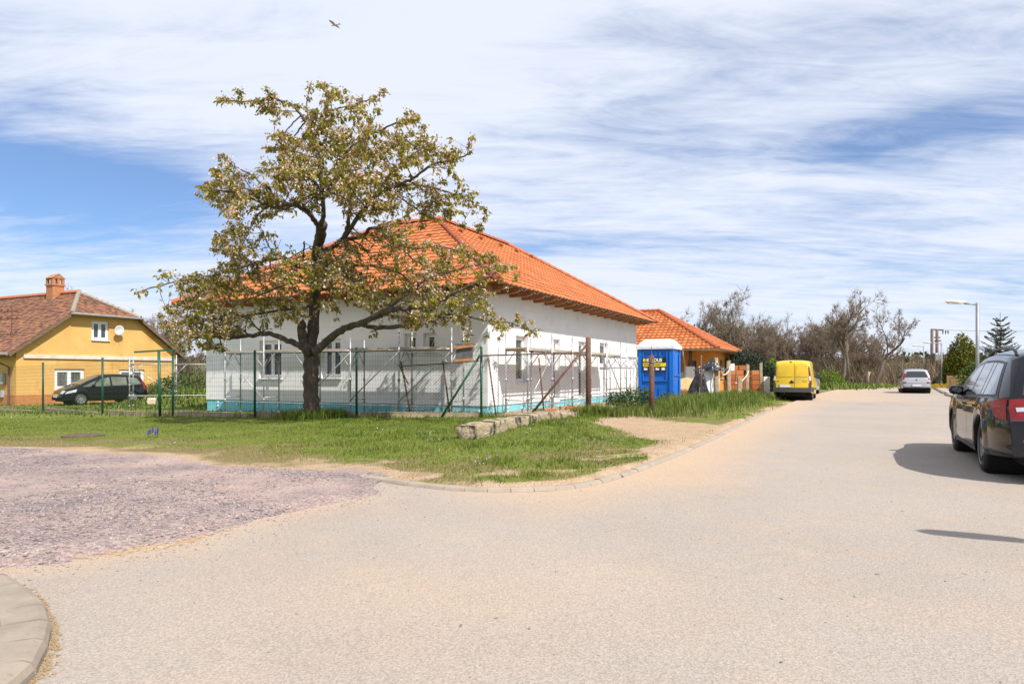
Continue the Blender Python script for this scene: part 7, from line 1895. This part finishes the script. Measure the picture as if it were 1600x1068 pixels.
for a, b in ((.84, -.06), (-.22, -.84)):
    car.end_patch('door_panel', 1.10, 1.62, a, b, M_VAN, .014); 
    mbx = car.end_patch('panel_groove', 1.075, 1.095, a, b, mat('van_groove', (0.16, 0.10, 0.005), rough=.5), .006)
car.end_patch('badge', .82, .92, .12, -.04, M_UNDER, .03, qa=.06, qb=.0)
car.end_patch('door_handle', .80, .88, .14, -.10, M_RUBBER, .02)
car.end_patch('brake_light', 1.70, 1.745, .16, .02, M_DRED, .02)
car.end_patch('plate_recess', .60, .72, .72, .02, M_VAN, .004)
car.plate(.615, .72, .40, w=.5)
car.end_patch('emblem', .86, .885, .84, .70, M_UNDER, .012); car.end_patch('emblem', .86, .885, -.52, -.80, mat('badge_grey', (.3, .25, .1), rough=.4), .012)
car.side_patch('side_window', [(.1, 1.05), (.95, 1.04)], [(.1, 1.62), (.55, 1.60)], M_CARGLASS, .006)
car.end_patch('windscreen', 1.15, 1.74, -.9, .9, M_CARGLASS, .004, rear=False); car.wheels(M_STEELW, 5, .66); car.mirror(.95, 1.12, M_RUBBER, (.12, .2, .26), out=.12)
mb = MB(); mb.lathe([(.03, -.15), (.032, .1), (.026, .1)], (-2.08, .35, .32), 'X', 10); mb.build('exhaust', M_ZINC, root, local=True)
mb = MB(); mb.box((-2.02, -.05, .3), (.1, .7, .06)); mb.build('tow_bar', M_UNDER, root, local=True)
car.side_patch('side_moulding', [(-1.0, .45), (1.0, .45)], [(-1.0, .55), (1.0, .55)], M_BPLAS, .012)

# ---- generic hatchback for the two silver cars
def hatch(loc, rz, label, m, name='parked_car'):
    root = empty(name, loc, rz, label, 'car')
    sil = [(-1.93, .34), (-1.925, .45), (-1.91, .62), (-1.88, .74), (-1.84, .9), (-1.72, 1.15), (-1.57, 1.37), (-1.45, 1.43), (-.9, 1.465), (-.2, 1.46), (.2, 1.40), (.7, 1.14), (.98, .99), (1.4, .92), (1.75, .80), (1.88, .62), (1.90, .42), (1.85, .3)]
    spec = dict(sil=sil, low=[(-2, .32), (0, .24), (2, .28)], wheels=(-1.2, 1.25), wr=.295, w=1.66, belt=lambda x: .93, tumble=.34, crown=.06, zm=.6, ptR=.1, ptF=.17, pk=.55)
    c = Car(root, spec); c.build_body(m)
    c.side_patch('side_window', [(-1.45, .98), (.72, .96)], [(-1.3, 1.34), (-.2, 1.39), (.22, 1.30)], M_CARGLASS, .005, nu=16)
    c.end_patch('rear_window', .97, 1.34, -.86, .86, M_CARGLASS, .004, qa=-.78, qb=.78); c.end_patch('windscreen', 1.03, 1.38, -.9, .9, M_CARGLASS, .004, rear=False)
    for sg in (1, -1):
        c.end_patch('tail_light', .86, 1.25, sg * 1.0, sg * .86, M_RED, .01, qa=sg, qb=sg * .84)
        c.end_patch('reflector', .64, .70, sg * .98, sg * .72, M_DRED, .01); c.end_patch('headlight', .66, .80, sg * 1.0, sg * .6, M_HEADL, .006, rear=False)
    c.end_patch('bumper_line', .62, .64, -1, 1, M_RUBBER, .004); c.end_patch('lower_bumper', .35, .40, -1, 1, M_BPLAS, .008); c.end_patch('badge', .80, .86, -.06, .06, M_RUBBER, .008)
    c.plate(.45, .56, 0); c.wheels(M_STEELW, 6, .68); c.mirror(.55, 1.0, M_RUBBER, out=.1)
    for x in (-.35, .6): c.side_patch('door_gap', [(x, .3), (x + .01, .3)], [(x + .02, .93), (x + .03, .93)], M_UNDER, .0025, nu=1)
    return c
M_SILV = paint('silver_paint', (0.40, 0.40, 0.42), rough=.3, metal=.35, coat=.8)
rc = px(1432, 617, 42.5); c_ = Vector((rc.x, 42.5, 0)) + U * 1.9
hatch((c_.x, c_.y, 0), math.atan2(U.y, U.x), 'silver hatchback driving away down the middle of the road', M_SILV, 'hatchback')
c_ = px(1271.5, 605, 40.5); hatch((c_.x, 42.0, 0), math.atan2(U.y, U.x) - .05, 'pale grey car almost hidden in front of the yellow van', M_SILV, 'hatchback')

# ---- black people carrier by the yellow house
c_ = gpt(158, 39.3)
root = empty('family_car', (c_.x, c_.y, gh(c_.x, c_.y) + .02), R(180 + 52), 'black people carrier parked on the grass below the yellow house windows', 'car')
sil = [(-2.2, .36), (-2.19, .5), (-2.17, .75), (-2.12, .98), (-1.98, 1.3), (-1.82, 1.53), (-1.6, 1.60), (-.9, 1.65), (-.2, 1.65), (.3, 1.58), (.9, 1.34), (1.45, 1.06), (1.75, .94), (2.05, .78), (2.2, .62), (2.25, .42), (2.2, .28)]
spec = dict(sil=sil, low=[(-2.2, .34), (0, .22), (2.2, .26)], wheels=(-1.36, 1.36), wr=.32, w=1.83, belt=lambda x: 1.02 - .05 * x / 2, tumble=.38, crown=.07, zm=.62, ptR=.1, ptF=.2, pk=.5)
car = Car(root, spec); car.build_body(M_BLK)
for lo, hi in (([(-1.85, 1.13), (-1.15, 1.08)], [(-1.65, 1.47), (-1.15, 1.53)]), ([(-1.05, 1.08), (-.25, 1.06)], [(-1.05, 1.53), (-.25, 1.55)]), ([(-.15, 1.05), (.75, 1.02)], [(-.15, 1.54), (.35, 1.42)]), ([(.85, 1.02), (1.3, 1.0)], [(.5, 1.36), (.9, 1.2)])):
    car.side_patch('side_window', lo, hi, M_REFLGLASS, .005)
car.end_patch('windscreen', 1.1, 1.55, -.92, .92, mat('screen_glass', (0.10, 0.11, 0.11), rough=.04, coat=.5), .004, rear=False); car.end_patch('rear_window', 1.1, 1.5, -.86, .86, M_CARGLASS, .004)
for o, sg in zip(car.side_patch('headlight', [(1.62, .72), (2.12, .62)], [(1.55, .88), (2.02, .76)], M_HEADL, .006), (1, -1)): car.end_patch('headlight_glass', .62, .76, sg, sg * .62, M_HEADL, .006, rear=False, parent=o)
car.side_patch('tail_light', [(-2.14, .82), (-2.0, .82)], [(-1.93, 1.38), (-1.86, 1.36)], M_RED, .006)
car.end_patch('grille', .5, .58, -.55, .55, M_CHROME, .006, rear=False); car.end_patch('fog_lamp', .34, .42, -.85, -.6, M_HEADL, .006, rear=False); car.end_patch('fog_lamp', .34, .42, .85, .6, M_HEADL, .006, rear=False)
car.plate(.42, .53, 0, rear=False); car.plate(.6, .71, 0); car.wheels(M_RIM, 7, .7); car.mirror(.75, 1.08, M_BLK, out=.1)
for x in (-.2, .78): car.side_patch('door_gap', [(x, .32), (x + .01, .32)], [(x + .02, 1.02), (x + .03, 1.02)], M_UNDER, .0025, nu=1)
# ------------------------------------------------------------------ grass blades
def grass_blades(name, n_try, box, wfn, hfn, wid, m, label, seed, tfn=None, lean=.55):
    q = np.random.RandomState(seed); X = q.uniform(box[0], box[1], n_try); Y = box[2] + (box[3] - box[2]) * q.rand(n_try) ** (box[4] if len(box) > 4 else 1)
    w = wfn(X, Y); k = w > q.rand(n_try); X, Y = X[k], Y[k]; n = len(X); H = hfn(X, Y) * q.uniform(.5, 1.25, n); Zg = gz_at(X, Y) - .008
    a = q.rand(n) * 6.283; d = np.stack([np.cos(a), np.sin(a)], -1); l = np.abs(q.normal(0, lean, n)) + .12
    sx, sy = -np.sin(a), np.cos(a); ww = (wid * q.uniform(.6, 1.3, n)) * (1 + np.maximum(0, Y - 11) * .05)
    pts = []
    for f, g in ((0, 1), (.55, .8), (1, 0)):
        cx = X + d[:, 0] * H * l * f * f; cy = Y + d[:, 1] * H * l * f * f; cz = Zg + H * f * (1 - .25 * l * f)
        if g == 0: pts.append(np.stack([cx, cy, cz], -1))
        else: pts += [np.stack([cx - sx * ww * g / 2, cy - sy * ww * g / 2, cz], -1), np.stack([cx + sx * ww * g / 2, cy + sy * ww * g / 2, cz], -1)]
    vv = np.stack(pts, 1).reshape(-1, 3); i = 5 * np.arange(n)[:, None]
    ff = np.concatenate([i + np.array([[0, 1, 3]]), i + np.array([[0, 3, 2]]), i + np.array([[2, 3, 4]])], 1).reshape(-1, 3)
    t = tfn(X, Y) if tfn else q.rand(n); t = np.clip(t + q.normal(0, .16, n), 0, 1)
    return tag(np_mesh(name, vv, ff, 3, m, tint=np.repeat(t, 3)), label, 'grass', kind='stuff')
M_BLADE = attr_mat('grass_blade', [(0, (0.055, 0.10, 0.010)), (.35, (0.115, 0.17, 0.015)), (.62, (0.185, 0.235, 0.028)), (.82, (0.27, 0.245, 0.07)), (1, (0.42, 0.33, 0.16))], .55, .35)
def lawn_w(x, y):
    dr = -sdist(x, y, ROAD); dg = -sdist(x, y, GRAVEL); wob = fnoise(x, y, 1.1, 2) - .5
    drt = np.maximum(sstep(-.35, .35, sdist(x, y, DIRT_DRIVE) + wob * 1.3), sstep(-.5, .5, sdist(x, y, SITE_DIRT) + wob))
    w = sstep(.10, .42, dr - wob * .6) * sstep(0.05, 1.5, dg - wob * 1.3) * (1 - drt)
    br = sstep(.56, .72, fnoise(x, y, .8, 12)) * sstep(3.6, .4, dg) * .7; br2 = sstep(.52, .70, fnoise(x, y, .55, 14)) * sstep(2.6, .5, dr) * .8 * (x > -4)
    return w * (1 - np.maximum(br, br2)) * (.45 + .55 * sstep(.3, .55, fnoise(x, y, .5, 18)))
def rough_zone(x, y): return sstep(-4.5, -2.5, x + .25 * (y - 11)) 
def lawn_h(x, y):
    r = rough_zone(x, y); near_st = np.exp(-(seg_dist(x, y, [(-.7, 11.6), (1.3, 16.6), (2.3, 18.4)], False) / .8) ** 2)
    tuft = sstep(.5, .75, fnoise(x, y, .45, 22))
    h = .026 + .02 * r + .045 * r * tuft + .07 * near_st * (x > -.6) * tuft + .02 * tuft
    return h
def lawn_t(x, y):
    dr = np.minimum(-sdist(x, y, ROAD), -sdist(x, y, GRAVEL)); d = sstep(.40, .75, fnoise(x, y, 1.0, 20)) * sstep(4.0, .6, dr)
    d = np.maximum(d * 1.1, 1.3 * sstep(1.5, .1, -sdist(x, y, GRAVEL) + 1.4 * (fnoise(x, y, 1.1, 2) - .5)))
    return .12 + .42 * fnoise(x, y, 1.6, 25) + .22 * fnoise(x, y, .35, 27) + .40 * d - .28 * sstep(.55, .8, fnoise(x, y, .6, 26)) + .1 * (1 - rough_zone(x, y)) * sstep(8.5, 14, y) 
grass_blades('grass', 330000, (-19, 4.3, 7.3, 21, 1.35), lawn_w, lawn_h, .0085, M_BLADE, 'short green and straw coloured lawn grass on the corner plot', 41, lawn_t)
M_TALL = attr_mat('tall_grass_blade', [(0, (0.06, 0.105, 0.012)), (.5, (0.115, 0.175, 0.02)), (.85, (0.18, 0.235, 0.035)), (1, (0.32, 0.27, 0.10))], .5, .35)
def band(line, w): return lambda x, y: np.exp(-(seg_dist(x, y, line, False) / w) ** 2)
fl = [(p.x, p.y - .05) for p in gp]
grass_blades('tall_grass', 36000, (-24, 3, 17.5, 28), lambda x, y: band(fl, .28)(x, y) * (.25 + .75 * sstep(.4, .6, fnoise(x, y, .7, 33))), lambda x, y: .10 + .26 * sstep(.45, .75, fnoise(x, y, .7, 33)), .011, M_TALL, 'longer uncut grass along the foot of the green mesh fence', 42)
grass_blades('tall_grass', 14000, (-6.2, -4.5, 17.4, 19.2), band([(tb.x - .3, tb.y - .15), (tb.x + .5, tb.y + .1)], .36), lambda x, y: .16 + .22 * fnoise(x, y, .3, 35), .011, M_TALL, 'tuft of long grass round the foot of the cherry trunk', 43)
vl = [(4.15, 18.9), (5.4, 21.3), (7.6, 25.7), (9.4, 29.0), (11.4, 33.2)]
grass_blades('tall_grass', 150000, (3, 13.5, 17.5, 36), lambda x, y: band(vl, .85)(x, y) * (.3 + .7 * sstep(.35, .6, fnoise(x, y, .9, 36))), lambda x, y: .18 + .34 * fnoise(x, y, 1.0, 37), .0105, M_TALL, 'rank green grass on the verge from the toilet to the yellow van', 44)
vl2 = [(5.0, 18.5), (7.2, 22.5), (9.8, 27.5), (12.4, 32.5), (14, 35)]
grass_blades('verge_grass', 60000, (3.5, 15, 16, 37), lambda x, y: band(vl2, .75)(x, y) * sstep(.42, .6, fnoise(x, y, .8, 38)), lambda x, y: .07 + .06 * fnoise(x, y, .5, 39), .012, M_BLADE, 'thin patchy grass between the verge and the kerb', 45, lambda x, y: .45 + .3 * fnoise(x, y, 1, 40))
grass_blades('tall_grass', 5000, (1.6, 3.0, 17.3, 19.2), band([(2.15, 18.2), (2.4, 18.2)], .45), lambda x, y: .22 + .25 * fnoise(x, y, .3, 45), .012, M_TALL, 'tuft of long grass at the foot of the thick rusty post', 46)
grass_blades('tall_grass', 60000, (-40, -9, 21, 50), lambda x, y: sstep(.25, .5, fnoise(x, y, 2, 46)) * np.clip(1.3 * np.exp(-(((x + 15.2) / 3.6) ** 2 + ((y - 32) / 5) ** 2)) + .16, 0, 1), lambda x, y: .10 + .35 * np.exp(-(((x + 15.2) / 3.2) ** 2 + ((y - 32) / 4) ** 2)) * fnoise(x, y, .8, 47), .03, M_TALL, 'rough green grass over the mound and yard by the yellow house', 47)
grass_blades('tall_grass', 22000, (20, 44, 48, 76), band([((1283 - 800) / FPX * 55, 55), ((1362 - 800) / FPX * 64, 64)], 2.0), lambda x, y: .35 + .35 * fnoise(x, y, 2, 48), .05, M_TALL, 'bright grass strip along the front of the bare wood', 48)
# violets and daisies in the turf
M_VIO = attr_mat('violet_petal', [(0, (0.22, 0.14, 0.42)), (.6, (0.42, 0.34, 0.58)), (1, (0.65, 0.62, 0.66))], .7)
q = np.random.RandomState(50); X = q.uniform(-6, 3.5, 9000); Y = q.uniform(8, 15, 9000); k = (lawn_w(X, Y) > .4) & (fnoise(X, Y, .8, 52) > .64) & (q.rand(9000) < .18); X, Y = X[k], Y[k]; n = len(X)
tag(quads_cloud('lawn_flowers', np.stack([X, Y, ground_h(X, Y) + .05 + .03 * q.rand(n)], -1), q.normal(size=(n, 3)) + np.array([0, 0, .6]), np.full(n, .022), np.full(n, .02), M_VIO, None, q.rand(n)), 'scatter of tiny pale violet flowers in the lawn', 'flowers', kind='stuff')
